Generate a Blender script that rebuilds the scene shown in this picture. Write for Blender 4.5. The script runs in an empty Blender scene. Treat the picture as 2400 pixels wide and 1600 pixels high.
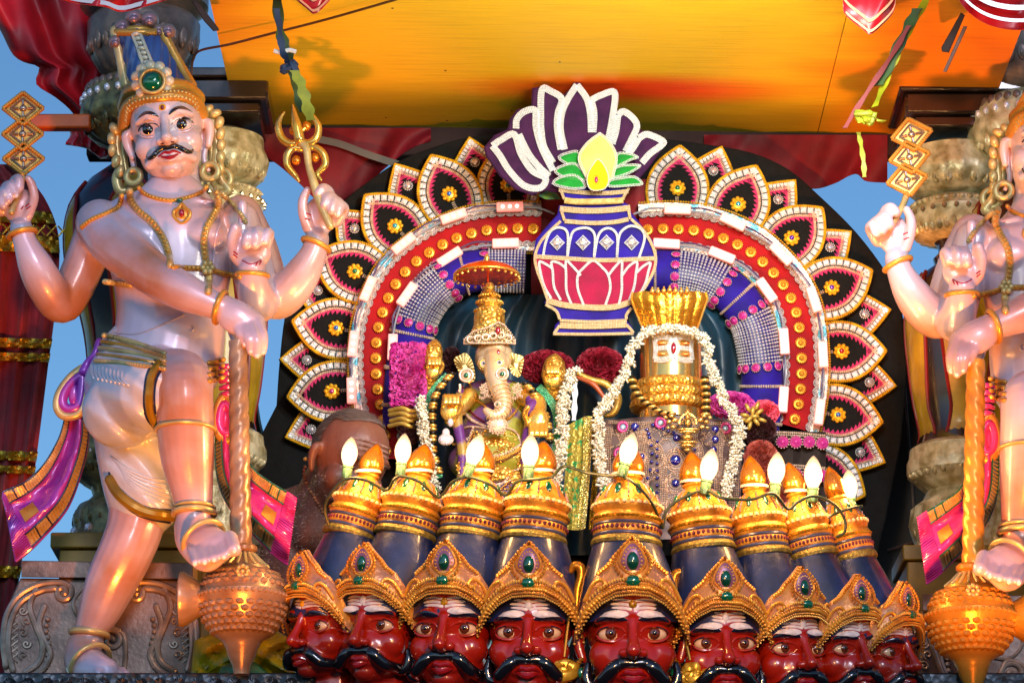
import bpy, bmesh, math, random
import numpy as np
from mathutils import Vector, Matrix, Quaternion
from mathutils.bvhtree import BVHTree
random.seed(7); rng = np.random.default_rng(7)
SC = bpy.context.scene; COL = SC.collection
rad = math.radians
# ---------------------------------------------------------------- camera (long lens, looking up at the float)
PITCH = rad(15); DIST = 9.0
FW = Vector((0, math.cos(PITCH), math.sin(PITCH))); UP = Vector((0, -math.sin(PITCH), math.cos(PITCH)))
CAM = Vector((0, 0, 4.0)) - FW * DIST
cd = bpy.data.cameras.new('camera'); co = bpy.data.objects.new('camera', cd); COL.objects.link(co)
co.location = CAM; co.rotation_euler = (rad(90) + PITCH, 0, 0)
cd.sensor_width = 36; cd.lens = 36 * DIST / 2.4; cd.clip_end = 2000; cd.clip_start = 0.1
SC.camera = co
# ---------------------------------------------------------------- dusk sky, low sun, floodlights of the float
w = bpy.data.worlds.new('World'); SC.world = w; w.use_nodes = True
nt = w.node_tree; bg = nt.nodes['Background']
sky = nt.nodes.new('ShaderNodeTexSky'); sky.sky_type = 'NISHITA'; sky.sun_disc = False
sky.sun_elevation = rad(28); sky.sun_rotation = rad(200); sky.ozone_density = 2.2; sky.air_density = 1.0; sky.dust_density = 0.3
tint = nt.nodes.new('ShaderNodeMix'); tint.data_type = 'RGBA'; tint.blend_type = 'MULTIPLY'; tint.inputs[0].default_value = 1; tint.inputs[7].default_value = (.62, .92, 1.12, 1)
nt.links.new(sky.outputs[0], tint.inputs[6]); nt.links.new(tint.outputs[2], bg.inputs[0]); bg.inputs[1].default_value = 0.11
def light(kind, name, loc, target, power, col, size=0.1, spot=60, blend=.5, sy=None):
    l = bpy.data.lights.new(name, kind); l.energy = power; l.color = col
    if kind == 'AREA':
        l.size = size
        if sy: l.shape = 'RECTANGLE'; l.size_y = sy
    elif kind == 'SUN': l.angle = size
    else: l.shadow_soft_size = size
    if kind == 'SPOT': l.spot_size = rad(spot); l.spot_blend = blend
    o = bpy.data.objects.new(name, l); COL.objects.link(o); o.location = loc
    o.rotation_euler = (Vector(target) - Vector(loc)).to_track_quat('-Z', 'Y').to_euler()
    return o
light('SUN', 'sun', (0, -5, 8), (-0.9, 0, 6.3), 1.0, (0.86, 0.86, 1.0), rad(12))
FLOOD = Vector((0.75, -1.75, 4.62))
light('SPOT', 'canopy_flood', FLOOD, (0.19, 0.2, 3.98), 112, (1.0, 0.97, 0.94), 0.06, 50, .5)
light('SPOT', 'platform_lamp_warm', (-0.50, -1.8, 2.5), (-0.86, -0.3, 4.0), 260, (1.0, 0.27, 0.03), 0.06, 44, .8)
light('SPOT', 'platform_lamp_warm', (0.86, -1.8, 2.5), (1.2, -0.3, 4.0), 400, (1.0, 0.29, 0.04), 0.06, 40, .8)
light('SPOT', 'platform_lamp_warm', (0.3, -2.6, 3.5), (0.15, -0.5, 3.3), 150, (1.0, 0.42, 0.12), 0.04, 40, .8)
light('SPOT', 'canopy_lamp_warm', (0.45, -1.62, 4.30), (0.2, -0.2, 4.66), 135, (1.0, 0.98, 0.74), 0.25, 90, .9)
vs = SC.view_settings; vs.view_transform = 'Standard'; vs.look = 'None'; vs.exposure = 0; vs.gamma = 1
try: SC.cycles.max_bounces = 6; SC.cycles.use_denoising = True
except Exception: pass
# ---------------------------------------------------------------- picture point <-> place
def P(px, py, y=0.0):
    u = (px - 1200) / 1000; v = (800 - py) / 1000
    d = FW * DIST + Vector((1, 0, 0)) * u + UP * v
    return CAM + d * ((y - CAM.y) / d.y)
def PA(px, py, y=0.0): return np.array(P(px, py, y))
def S(px, py, y=0.0): return (P(px, py, y) - CAM).dot(FW) / DIST * 0.001      # metres per picture unit there
def ray(bvh, px, py):
    d = (P(px, py, 0) - CAM).normalized()
    h = bvh.ray_cast(CAM, d)
    return h[0], h[1]
# ---------------------------------------------------------------- materials
MATS = {}
def lin(c):
    if isinstance(c, str):
        c = tuple(int(c[i:i+2], 16) / 255 for i in (0, 2, 4))
        return tuple(x / 12.92 if x <= .04045 else ((x + .055) / 1.055) ** 2.4 for x in c)
    return tuple(c)
def mat(name, c, rough=.5, metal=0., c2=None, nscale=8., bump=0., bscale=60., btype='noise', coat=0., sheen=0., emit=None, es=1., trans=0., spec=None, stretch=None, alpha=1., nlo=.35, nhi=.65, pearl=None):
    if name in MATS: return MATS[name]
    m = bpy.data.materials.new(name); m.use_nodes = True; t = m.node_tree; b = t.nodes['Principled BSDF']
    N = t.nodes.new; L = t.links.new
    c = lin(c)
    b.inputs['Base Color'].default_value = (*c, 1); b.inputs['Roughness'].default_value = rough; b.inputs['Metallic'].default_value = metal
    b.inputs['Coat Weight'].default_value = coat; b.inputs['Coat Roughness'].default_value = .12
    if sheen: b.inputs['Sheen Weight'].default_value = sheen; b.inputs['Sheen Roughness'].default_value = .4
    if spec is not None: b.inputs['Specular IOR Level'].default_value = spec
    if trans: b.inputs['Transmission Weight'].default_value = trans
    if alpha < 1: b.inputs['Alpha'].default_value = alpha
    if emit: b.inputs['Emission Color'].default_value = (*lin(emit), 1); b.inputs['Emission Strength'].default_value = es
    tc = N('ShaderNodeTexCoord'); src = tc.outputs['Object']
    if stretch:
        mp = N('ShaderNodeMapping'); mp.inputs['Scale'].default_value = stretch; L(src, mp.inputs[0]); src = mp.outputs[0]
    if c2 is None and not emit: c2 = tuple(x * .72 for x in c)
    if c2 is not None:
        n = N('ShaderNodeTexNoise'); n.inputs['Scale'].default_value = nscale; n.inputs['Detail'].default_value = 5; L(src, n.inputs['Vector'])
        r = N('ShaderNodeValToRGB'); r.color_ramp.elements[0].position = nlo; r.color_ramp.elements[1].position = nhi
        r.color_ramp.elements[0].color = (*lin(c2), 1); r.color_ramp.elements[1].color = (*c, 1)
        L(n.outputs['Fac'], r.inputs[0]); L(r.outputs[0], b.inputs['Base Color'])
        mr = N('ShaderNodeMapRange'); mr.inputs['To Min'].default_value = max(0.02, rough - .08); mr.inputs['To Max'].default_value = min(1, rough + .1)
        n2 = N('ShaderNodeTexNoise'); n2.inputs['Scale'].default_value = nscale * 2.3; L(src, n2.inputs['Vector'])
        L(n2.outputs['Fac'], mr.inputs[0]); L(mr.outputs[0], b.inputs['Roughness'])
    if bump:
        bp = N('ShaderNodeBump'); bp.inputs['Strength'].default_value = bump; bp.inputs['Distance'].default_value = .004
        if btype == 'noise':
            n = N('ShaderNodeTexNoise'); n.inputs['Scale'].default_value = bscale; n.inputs['Detail'].default_value = 6; o = n.outputs['Fac']
        elif btype == 'voronoi':
            n = N('ShaderNodeTexVoronoi'); n.inputs['Scale'].default_value = bscale; o = n.outputs['Distance']
        else:
            n = N('ShaderNodeTexWave'); n.inputs['Scale'].default_value = bscale; n.inputs['Distortion'].default_value = 2; o = n.outputs['Fac']
        L(src, n.inputs['Vector']); L(o, bp.inputs['Height']); L(bp.outputs[0], b.inputs['Normal'])
    MATS[name] = m; return m
M = dict(
 velvet_black=('050507', .85, 0, None, 30, .3, 300), velvet_purple=('3c1240', .8, 0, '2c0a34', 25, .3, 300),
 velvet_blue=('240c8c', .75, 0, '180664', 20, .3, 300), velvet_pink=('b42862', .7, 0, '941c4c', 30, .3, 200),
 velvet_magenta=('980a3c', .75, 0, '7c0830', 20, .3, 300), velvet_red=('a00a12', .8, 0, '82060e', 14, .3, 300),
 felt_green=('0c8a2a', .75, 0, '076a1e', 40, .4, 120), felt_cream=('e8bd72', .85, 0, 'd8a85c', 20, .3, 200), felt_yellow=('ffc400', .75, 0, 'f0a800', 20, .3, 200),
)
def mk(k): 
    a = M[k]; return mat(k, a[0], a[1], a[2], a[3] and lin(a[3]), a[4], a[5], a[6], sheen=.06, spec=.25)
gold = mat('gold_trim', 'f0c834', .38, .5, lin('d0a020'), 60, .25, 400)
goldleaf = mat('polished_gold', 'f4cc70', .27, .8, lin('e0a840'), 18, .5, 55)
goldemb = mat('embossed_gold', 'f0c868', .3, .75, lin('c88c30'), 30, 1., 120, 'voronoi')
silver = mat('silver_beads', 'f0ecf2', .25, .35, lin('d0c8d0'), 90)
stonew = mat('rhinestone', 'f4f6fa', .12, .35, lin('c8d0d8'), 120, .6, 180, 'voronoi', coat=.6)
champ = mat('champagne_beads', 'e8d4c0', .3, .3, lin('c0a088'), 150)
gemg = mat('green_gem', '056b48', .08, .2, lin('033a2a'), 20, coat=1.); gemr = mat('red_gem', '9c0a2a', .08, .2, coat=1.); gemb = mat('blue_gem', '141482', .08, .3, coat=1.)
gemc = mat('cyan_gem', '1aa0c0', .08, .3, coat=1.); gemv = mat('violet_gem', '5a1ab0', .08, .3, coat=1.); crystal = mat('clear_crystal', 'e8e4ee', .04, .7, lin('8088a0'), 60, .8, 90, 'voronoi', coat=1.)
black = mat('black_paint', '060606', .25, 0, coat=.5); white = mat('white_paint', 'e8e6e4', .4)
# ---------------------------------------------------------------- mesh building
def arr(p): return np.array(p, dtype=float)
class MB:
    def __init__(s): s.v = []; s.f = []; s.m = []; s.n = 0; s.mats = []
    def add(s, v, f, m=None):
        v = np.asarray(v, dtype=float)
        s.v.append(v); k = 0
        if m is not None:
            if m not in s.mats: s.mats.append(m)
            k = s.mats.index(m)
        for q in f: s.f.append([i + s.n for i in q]); s.m.append(k)
        s.n += len(v); return s
    def mesh(s, name, origin=(0, 0, 0), smooth=True, auto=None):
        me = bpy.data.meshes.new(name); V = (np.vstack(s.v) if s.v else np.zeros((0, 3))) - arr(origin)
        me.from_pydata(V.tolist(), [], s.f)
        for m in s.mats: me.materials.append(m)
        if s.mats: me.polygons.foreach_set('material_index', s.m)
        if smooth: me.polygons.foreach_set('use_smooth', [True] * len(s.f))
        me.update(); 
        if smooth and auto: 
            try: me.set_sharp_from_angle(angle=rad(auto))
            except Exception: pass
        return me
W = {}
def wl(o): return W.get(o.name, Vector((0, 0, 0)))
def thing(name, label, cat, loc, group=None, kind=None):
    o = bpy.data.objects.new(name, None); COL.objects.link(o); o.location = loc; W[o.name] = Vector(loc)
    o['label'] = label; o['category'] = cat; o.empty_display_size = .05
    if group: o['group'] = group
    if kind: o['kind'] = kind
    return o
def tag(o, label, cat, group=None, kind=None):
    o['label'] = label; o['category'] = cat
    if group: o['group'] = group
    if kind: o['kind'] = kind
    return o
def link(name, me, parent=None, loc=None, kind=None, label=None, local=None):
    """me holds vertices relative to loc (a world point); local: placement inside the parent instead"""
    o = bpy.data.objects.new(name, me); COL.objects.link(o)
    if parent: o.parent = parent
    if local is not None: o.location = local
    else:
        loc = Vector(loc) if loc is not None else Vector((0, 0, 0)); W[o.name] = loc
        o.location = loc - (wl(parent) if parent else Vector((0, 0, 0)))
    if kind: o['kind'] = kind
    if label: o['label'] = label
    return o
def build(name, mb, m=None, parent=None, kind=None, label=None, smooth=True, auto=40, origin=None):
    if not mb.v: return None
    V = np.vstack(mb.v); c = (V.min(0) + V.max(0)) / 2 if origin is None else arr(origin)
    me = mb.mesh(name, c, smooth, auto)
    if m is not None and not mb.mats: me.materials.append(m)
    return link(name, me, parent, Vector(c), kind, label)
def blocal(name, mb, m=None, parent=None, kind=None, label=None, smooth=True, auto=40):
    """vertices given in the parent's own space"""
    me = mb.mesh(name, (0, 0, 0), smooth, auto)
    if m is not None and not mb.mats: me.materials.append(m)
    return link(name, me, parent, kind=kind, label=label, local=(0, 0, 0))
def copy_tree(o, parent=None):
    c = o.copy(); COL.objects.link(c); c.parent = parent
    for ch in list(o.children): copy_tree(ch, c)
    return c
# unit pieces
def ico(sub):
    bm = bmesh.new(); bmesh.ops.create_icosphere(bm, subdivisions=sub, radius=1)
    v = np.array([x.co[:] for x in bm.verts]); f = [[a.index for a in q.verts] for q in bm.faces]; bm.free(); return v, f
ICO1, ICO2, ICO3 = ico(1), ico(2), ico(3)
OCT = (np.array([[1,0,0],[-1,0,0],[0,1,0],[0,-1,0],[0,0,1],[0,0,-1.]]), [[0,2,4],[2,1,4],[1,3,4],[3,0,4],[2,0,5],[1,2,5],[3,1,5],[0,3,5]])
def ball(mb, c, r, m=None, u=ICO2, rot=None):
    r = arr(r) if np.ndim(r) else arr([r] * 3); v = u[0] * r
    if rot is not None: v = v @ np.array(rot).T
    return mb.add(v + arr(c), u[1], m)
def box(mb, c, h, m=None, rot=None, bev=0.0):
    h = arr(h)
    b = min(bev, h.min() * .9)
    if b <= 0:
        v = np.array([[x, y, z] for x in (-1, 1) for y in (-1, 1) for z in (-1, 1)]) * h
        f = [[0,1,3,2],[4,6,7,5],[0,4,5,1],[2,3,7,6],[0,2,6,4],[1,5,7,3]]
    else:
        v = []; 
        for x in (-1, 1):
            for y in (-1, 1):
                for z in (-1, 1):
                    s = arr([x, y, z])
                    for k in range(3):
                        q = s * (h - b); q[k] = s[k] * h[k]; v.append(q)
        v = np.array(v); bm = bmesh.new()
        for q in v: bm.verts.new(q)
        r = bmesh.ops.convex_hull(bm, input=bm.verts)
        bmesh.ops.dissolve_limit(bm, angle_limit=.02, verts=bm.verts, edges=bm.edges)
        bm.verts.index_update(); v = np.array([q.co[:] for q in bm.verts]); f = [[a.index for a in q.verts] for q in bm.faces]; bm.free()
    if rot is not None: v = v @ np.array(rot).T
    return mb.add(v + arr(c), f, m)
def cr(pts, n=6, closed=False):
    """Catmull-Rom through points of any dimension"""
    p = [arr(q) for q in pts]; out = []; k = len(p)
    rng_ = range(k) if closed else range(k - 1)
    for i in rng_:
        a = p[i - 1] if (closed or i > 0) else 2 * p[0] - p[1]; b = p[i]; c = p[(i + 1) % k]
        d = p[(i + 2) % k] if (closed or i + 2 < k) else 2 * p[-1] - p[-2]
        for j in range(n):
            t = j / n
            out.append(.5 * ((2 * b) + (c - a) * t + (2 * a - 5 * b + 4 * c - d) * t * t + (3 * b - a - 3 * c + d) * t ** 3))
    if not closed: out.append(p[-1])
    return np.array(out)
def tube(mb, pts, r, seg=8, m=None, closed=False, caps=True, ref=None, round_=False, twist=None):
    """swept tube. r: number, list, or list of (r_side, r_ref). ref: vector that keeps the second radius's direction"""
    p = np.array(pts, dtype=float); n = len(p)
    R = np.array([(q, q) if np.ndim(q) == 0 else tuple(q) for q in (r if np.ndim(r) else [r] * n)], dtype=float)
    if len(R) != n:
        t = np.linspace(0, len(R) - 1, n); R = np.stack([np.interp(t, np.arange(len(R)), R[:, k]) for k in (0, 1)], 1)
    T = np.gradient(p, axis=0) if not closed else np.roll(p, -1, 0) - np.roll(p, 1, 0)
    T /= np.linalg.norm(T, axis=1)[:, None] + 1e-12
    if round_ and not closed:
        a0, a1 = R[0].mean(), R[-1].mean(); th = np.array([0.08, .38, .71, .92])
        h0 = [p[0] - T[0] * a0 * math.sqrt(1 - q * q) for q in th]; h1 = [p[-1] + T[-1] * a1 * math.sqrt(1 - q * q) for q in th[::-1]]
        p = np.vstack([h0, p, h1]); R = np.vstack([[R[0] * q for q in th], R, [R[-1] * q for q in th[::-1]]]); T = np.vstack([[T[0]] * 4, T, [T[-1]] * 4]); n = len(p)
    up = arr(ref) if ref is not None else (arr([0, 0, 1]) if abs(T[0][2]) < .9 else arr([0, 1, 0]))
    V = []; ang = np.linspace(0, 2 * math.pi, seg, endpoint=False)
    for i in range(n):
        if ref is None and i: up = B
        A = np.cross(T[i], up); la = np.linalg.norm(A)
        if la < 1e-6: A = np.cross(T[i], arr([1, .3, .2])); la = np.linalg.norm(A)
        A /= la; B = np.cross(A, T[i])
        a = ang + (twist[i] if twist is not None else 0)
        V.append(p[i] + np.outer(np.cos(a) * R[i][0], A) + np.outer(np.sin(a) * R[i][1], B))
    V = np.vstack(V); F = []
    for i in range(n if closed else n - 1):
        i2 = (i + 1) % n
        for j in range(seg):
            j2 = (j + 1) % seg; F.append([i * seg + j, i * seg + j2, i2 * seg + j2, i2 * seg + j])
    if caps and not closed: F.append(list(range(seg))[::-1]); F.append([(n - 1) * seg + j for j in range(seg)])
    return mb.add(V, F, m)
def lathe(mb, prof, c=(0, 0, 0), seg=24, m=None, sq=(1, 1), rot=None, flute=None, arc=None):
    """prof: (radius, height) list; optional flute = (n, depth)"""
    a0, a1 = arc or (0, 2 * math.pi); cl = arc is None
    a = np.linspace(a0, a1, seg, endpoint=not cl); V = []
    for q in prof:
        r, h = q[0], q[1]; k = q[2] if len(q) > 2 else 0
        rr = r * (1 + (k * np.abs(np.cos(a * flute / 2)) if flute else 0))
        V.append(np.stack([rr * np.cos(a) * sq[0], rr * np.sin(a) * sq[1], np.full_like(a, h)], 1))
    V = np.vstack(V); F = []
    for i in range(len(prof) - 1):
        for j in range(seg if cl else seg - 1):
            j2 = (j + 1) % seg; F.append([i * seg + j, i * seg + j2, (i + 1) * seg + j2, (i + 1) * seg + j])
    if cl: F.append(list(range(seg))[::-1]); F.append([(len(prof) - 1) * seg + j for j in range(seg)])
    if rot is not None: V = V @ np.array(rot).T
    return mb.add(V + arr(c), F, m)
def plate(mb, poly, y0, y1, m=None, bev=0.0, fn=None):
    """outline in picture units, facing the viewer at depth y0, back at y1; real thickness"""
    fn = fn or PA
    pl = [tuple(q) for q in poly]; area = sum(pl[i][0] * pl[(i + 1) % len(pl)][1] - pl[(i + 1) % len(pl)][0] * pl[i][1] for i in range(len(pl)))
    if area < 0: pl = pl[::-1]
    n = len(pl); rings = []
    if bev:
        ins = offs(pl, bev, True); d = bev * .001
        rings = [(ins, y0), (pl, y0 + d), (pl, y1)]
    else: rings = [(pl, y0), (pl, y1)]
    V = np.array([fn(q[0], q[1], y) for pp, y in rings for q in pp]); F = []
    for k in range(len(rings) - 1):
        for i in range(n):
            j = (i + 1) % n; F.append([k * n + i, k * n + j, (k + 1) * n + j, (k + 1) * n + i])
    from mathutils.geometry import tessellate_polygon
    pp = rings[0][0]; tri = tessellate_polygon([[Vector((q[0], q[1], 0)) for q in pp]])
    k = len(rings) - 1
    for t in tri:
        a, b, c = t; s = (pp[b][0] - pp[a][0]) * (pp[c][1] - pp[a][1]) - (pp[c][0] - pp[a][0]) * (pp[b][1] - pp[a][1])
        if s > 0: a, c = c, a
        F.append([a, b, c]); F.append([k * n + c, k * n + b, k * n + a])
    return mb.add(V, F, m)
def offs(poly, d, closed=False):
    """shift an outline (picture units). closed: positive = inwards for clockwise-on-screen outlines; open: positive = to the right of travel on screen"""
    p = np.array(poly, dtype=float); n = len(p); out = []
    for i in range(n):
        a = p[i - 1] if (closed or i) else p[i]; c = p[(i + 1) % n] if (closed or i < n - 1) else p[i]
        e1 = p[i] - a; e2 = c - p[i]
        if not np.any(e1): e1 = e2
        if not np.any(e2): e2 = e1
        e1 = e1 / (np.linalg.norm(e1) + 1e-9); e2 = e2 / (np.linalg.norm(e2) + 1e-9)
        n1 = arr([-e1[1], e1[0]]); n2 = arr([-e2[1], e2[0]]); b = n1 + n2; l = np.linalg.norm(b)
        if l < .2: b = n1; l = 1
        b = b / l; k = min(1 / max(.35, b @ n1), 2.2)
        out.append(p[i] + b * d * k)
    return np.array(out)
def arclen(p): 
    d = np.linalg.norm(np.diff(p, axis=0), axis=1); return np.concatenate([[0], np.cumsum(d)])
def along(p, step=None, n=None, a=0., b=1., centre=True):
    """evenly spaced (point, tangent) on a polyline"""
    p = np.array(p, dtype=float); s = arclen(p); L = s[-1]; a *= L; b *= L
    if n is None: n = max(1, int(round((b - a) / step)))
    ts = a + (np.arange(n) + .5) * (b - a) / n if centre else np.linspace(a, b, n)
    q = np.stack([np.interp(ts, s, p[:, k]) for k in range(p.shape[1])], 1)
    e = (b - a) / n * .25
    q1 = np.stack([np.interp(np.clip(ts + e, 0, L), s, p[:, k]) for k in range(p.shape[1])], 1); q0 = np.stack([np.interp(np.clip(ts - e, 0, L), s, p[:, k]) for k in range(p.shape[1])], 1)
    t = q1 - q0; t /= np.linalg.norm(t, axis=1)[:, None] + 1e-12
    return q, t
def beads(mb, path, y, r, step, m=None, u=OCT, fl=.8):
    """little beads along a picture-unit polyline lying at depth y"""
    for q in along(path, step)[0]:
        s = S(q[0], q[1], y); ball(mb, PA(q[0], q[1], y), (r * s, r * s * fl, r * s), m, u)
def strip(mb, a, b, y0, y1, m=None, fn=None):
    """flat band between two matching picture-unit polylines with thickness"""
    fn = fn or PA; n = len(a)
    V = [fn(*a[i], y0) for i in range(n)] + [fn(*b[i], y0) for i in range(n)] + [fn(*a[i], y1) for i in range(n)] + [fn(*b[i], y1) for i in range(n)]
    F = []
    for i in range(n - 1):
        F += [[i, i + 1, n + i + 1, n + i], [2*n + i, 3*n + i, 3*n + i + 1, 2*n + i + 1], [i, 2*n + i, 2*n + i + 1, i + 1], [n + i, n + i + 1, 3*n + i + 1, 3*n + i]]
    F += [[0, n, 3*n, 2*n], [n-1, 3*n-1, 4*n-1, 2*n-1]]
    return mb.add(V, F, m)
def remesh(mb, voxel, smooth=6, disp=None, fac=.5):
    """union of overlapping closed pieces -> one continuous skin"""
    me = mb.mesh('tmp'); o = bpy.data.objects.new('tmp', me); COL.objects.link(o)
    r = o.modifiers.new('r', 'REMESH'); r.mode = 'VOXEL'; r.voxel_size = voxel
    if smooth: s = o.modifiers.new('s', 'SMOOTH'); s.iterations = smooth; s.factor = fac
    dg = bpy.context.evaluated_depsgraph_get(); dg.update()
    e = o.evaluated_get(dg); m2 = bpy.data.meshes.new_from_object(e)
    bpy.data.objects.remove(o); bpy.data.meshes.remove(me)
    n = len(m2.vertices); V = np.empty(n * 3); m2.vertices.foreach_get('co', V); V = V.reshape(-1, 3)
    F = [list(q.vertices) for q in m2.polygons]; bpy.data.meshes.remove(m2)
    if disp is not None: V = disp(V)
    return V, F
def bvh_of(V, F): return BVHTree.FromPolygons([tuple(q) for q in V], F)
def from_vf(V, F, m=None): return MB().add(V, F, m)
def grid(mb, fn, nu, nv, m=None, thick=None, closed_u=False):
    """surface fn(u,v)->xyz; with thick (vector or number) it becomes a shell"""
    V = np.array([fn(i / (nu - 1), j / (nv - 1)) for i in range(nu) for j in range(nv)]); F = []
    for i in range(nu - 1):
        for j in range(nv - 1): F.append([i * nv + j, (i + 1) * nv + j, (i + 1) * nv + j + 1, i * nv + j + 1])
    if thick is not None:
        k = len(V); V = np.vstack([V, V + arr(thick)]); F += [[q + k for q in reversed(f)] for f in F]
        rim = [i * nv for i in range(nu)] + [(nu-1) * nv + j for j in range(1, nv)] + [i * nv + nv - 1 for i in range(nu - 2, -1, -1)] + [j for j in range(nv - 2, 0, -1)]
        for a, b in zip(rim, rim[1:] + rim[:1]): F.append([a, a + k, b + k, b])
    return mb.add(V, F, m)
# ================================================================ ground and platform
def zat(py, y, px=1200): return P(px, py, y).z
brown = mat('brown_lacquer', '33241f', .22, .15, lin('1d1411'), 9, .12, 30, coat=.6)
bronze = mat('carved_bronze_paint', '8c7468', .38, .3, lin('5c4a42'), 12, .3, 90)
olivegold = mat('carved_olive_gold', '9c8e58', .36, .35, lin('4a4028'), 30, .6, 70)
vivid_red = mat('vivid_red_cloth', 'd81420', .5, 0, lin('900814'), 7, .35, 14)
satin_red = mat('red_satin', '6c0818', .65, 0, lin('4a0410'), 9, .3, 16, spec=.25)
satin_bright = mat('bright_red_satin', 'c80f1e', .28, 0, lin('960a16'), 9, .3, 20, sheen=.3)
dkred = mat('dark_red_velvet', '8a0a1c', .75, 0, lin('5c0612'), 10, .3, 120, sheen=.2)
brocade = mat('gold_brocade', 'cfae3a', .3, .8, lin('8a6a1c'), 45, .9, 110)
teal = mat('teal_satin', '083850', .5, 0, lin('04202f'), 7, .5, 14, sheen=.2, stretch=(3, 3, .6))
def ground():
    mb = MB(); box(mb, (0, 300, -.05), (600, 600, .05)); o = build('ground', mb, mat('asphalt', (.05, .05, .05), .9, c2=(.035, .035, .037), nscale=3), kind='structure')
ground()
zf = zat(1584, -.46)
t = thing('festival_float', 'decorated festival float platform with an embossed metal front ledge', 'float', (0, -.1, 0))
mb = MB(); box(mb, (0, .3, zf - .35), (2.0, .75, .349 ), bev=.01); build('platform', mb, brown, t)
led = mat('embossed_tin', '39424a', .35, .6, lin('20262c'), 18, .9, 60, 'voronoi')
mb = MB(); box(mb, (-.45, -.465, zf - .045), (1.6, .015, .05), bev=.004); build('ledge', mb, led, t)
mb = MB()
for k in range(17):
    for j in range(7):
        a = rad(-75 + j * 25); c = P(22 + k * 44, 1602, -.483)
        tube(mb, [c, c + Vector((math.sin(a) * .014, 0, math.cos(a) * .014))], [.0012, .003], 5)
build('embossed_fan', mb, led, t, kind='stuff')
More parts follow.
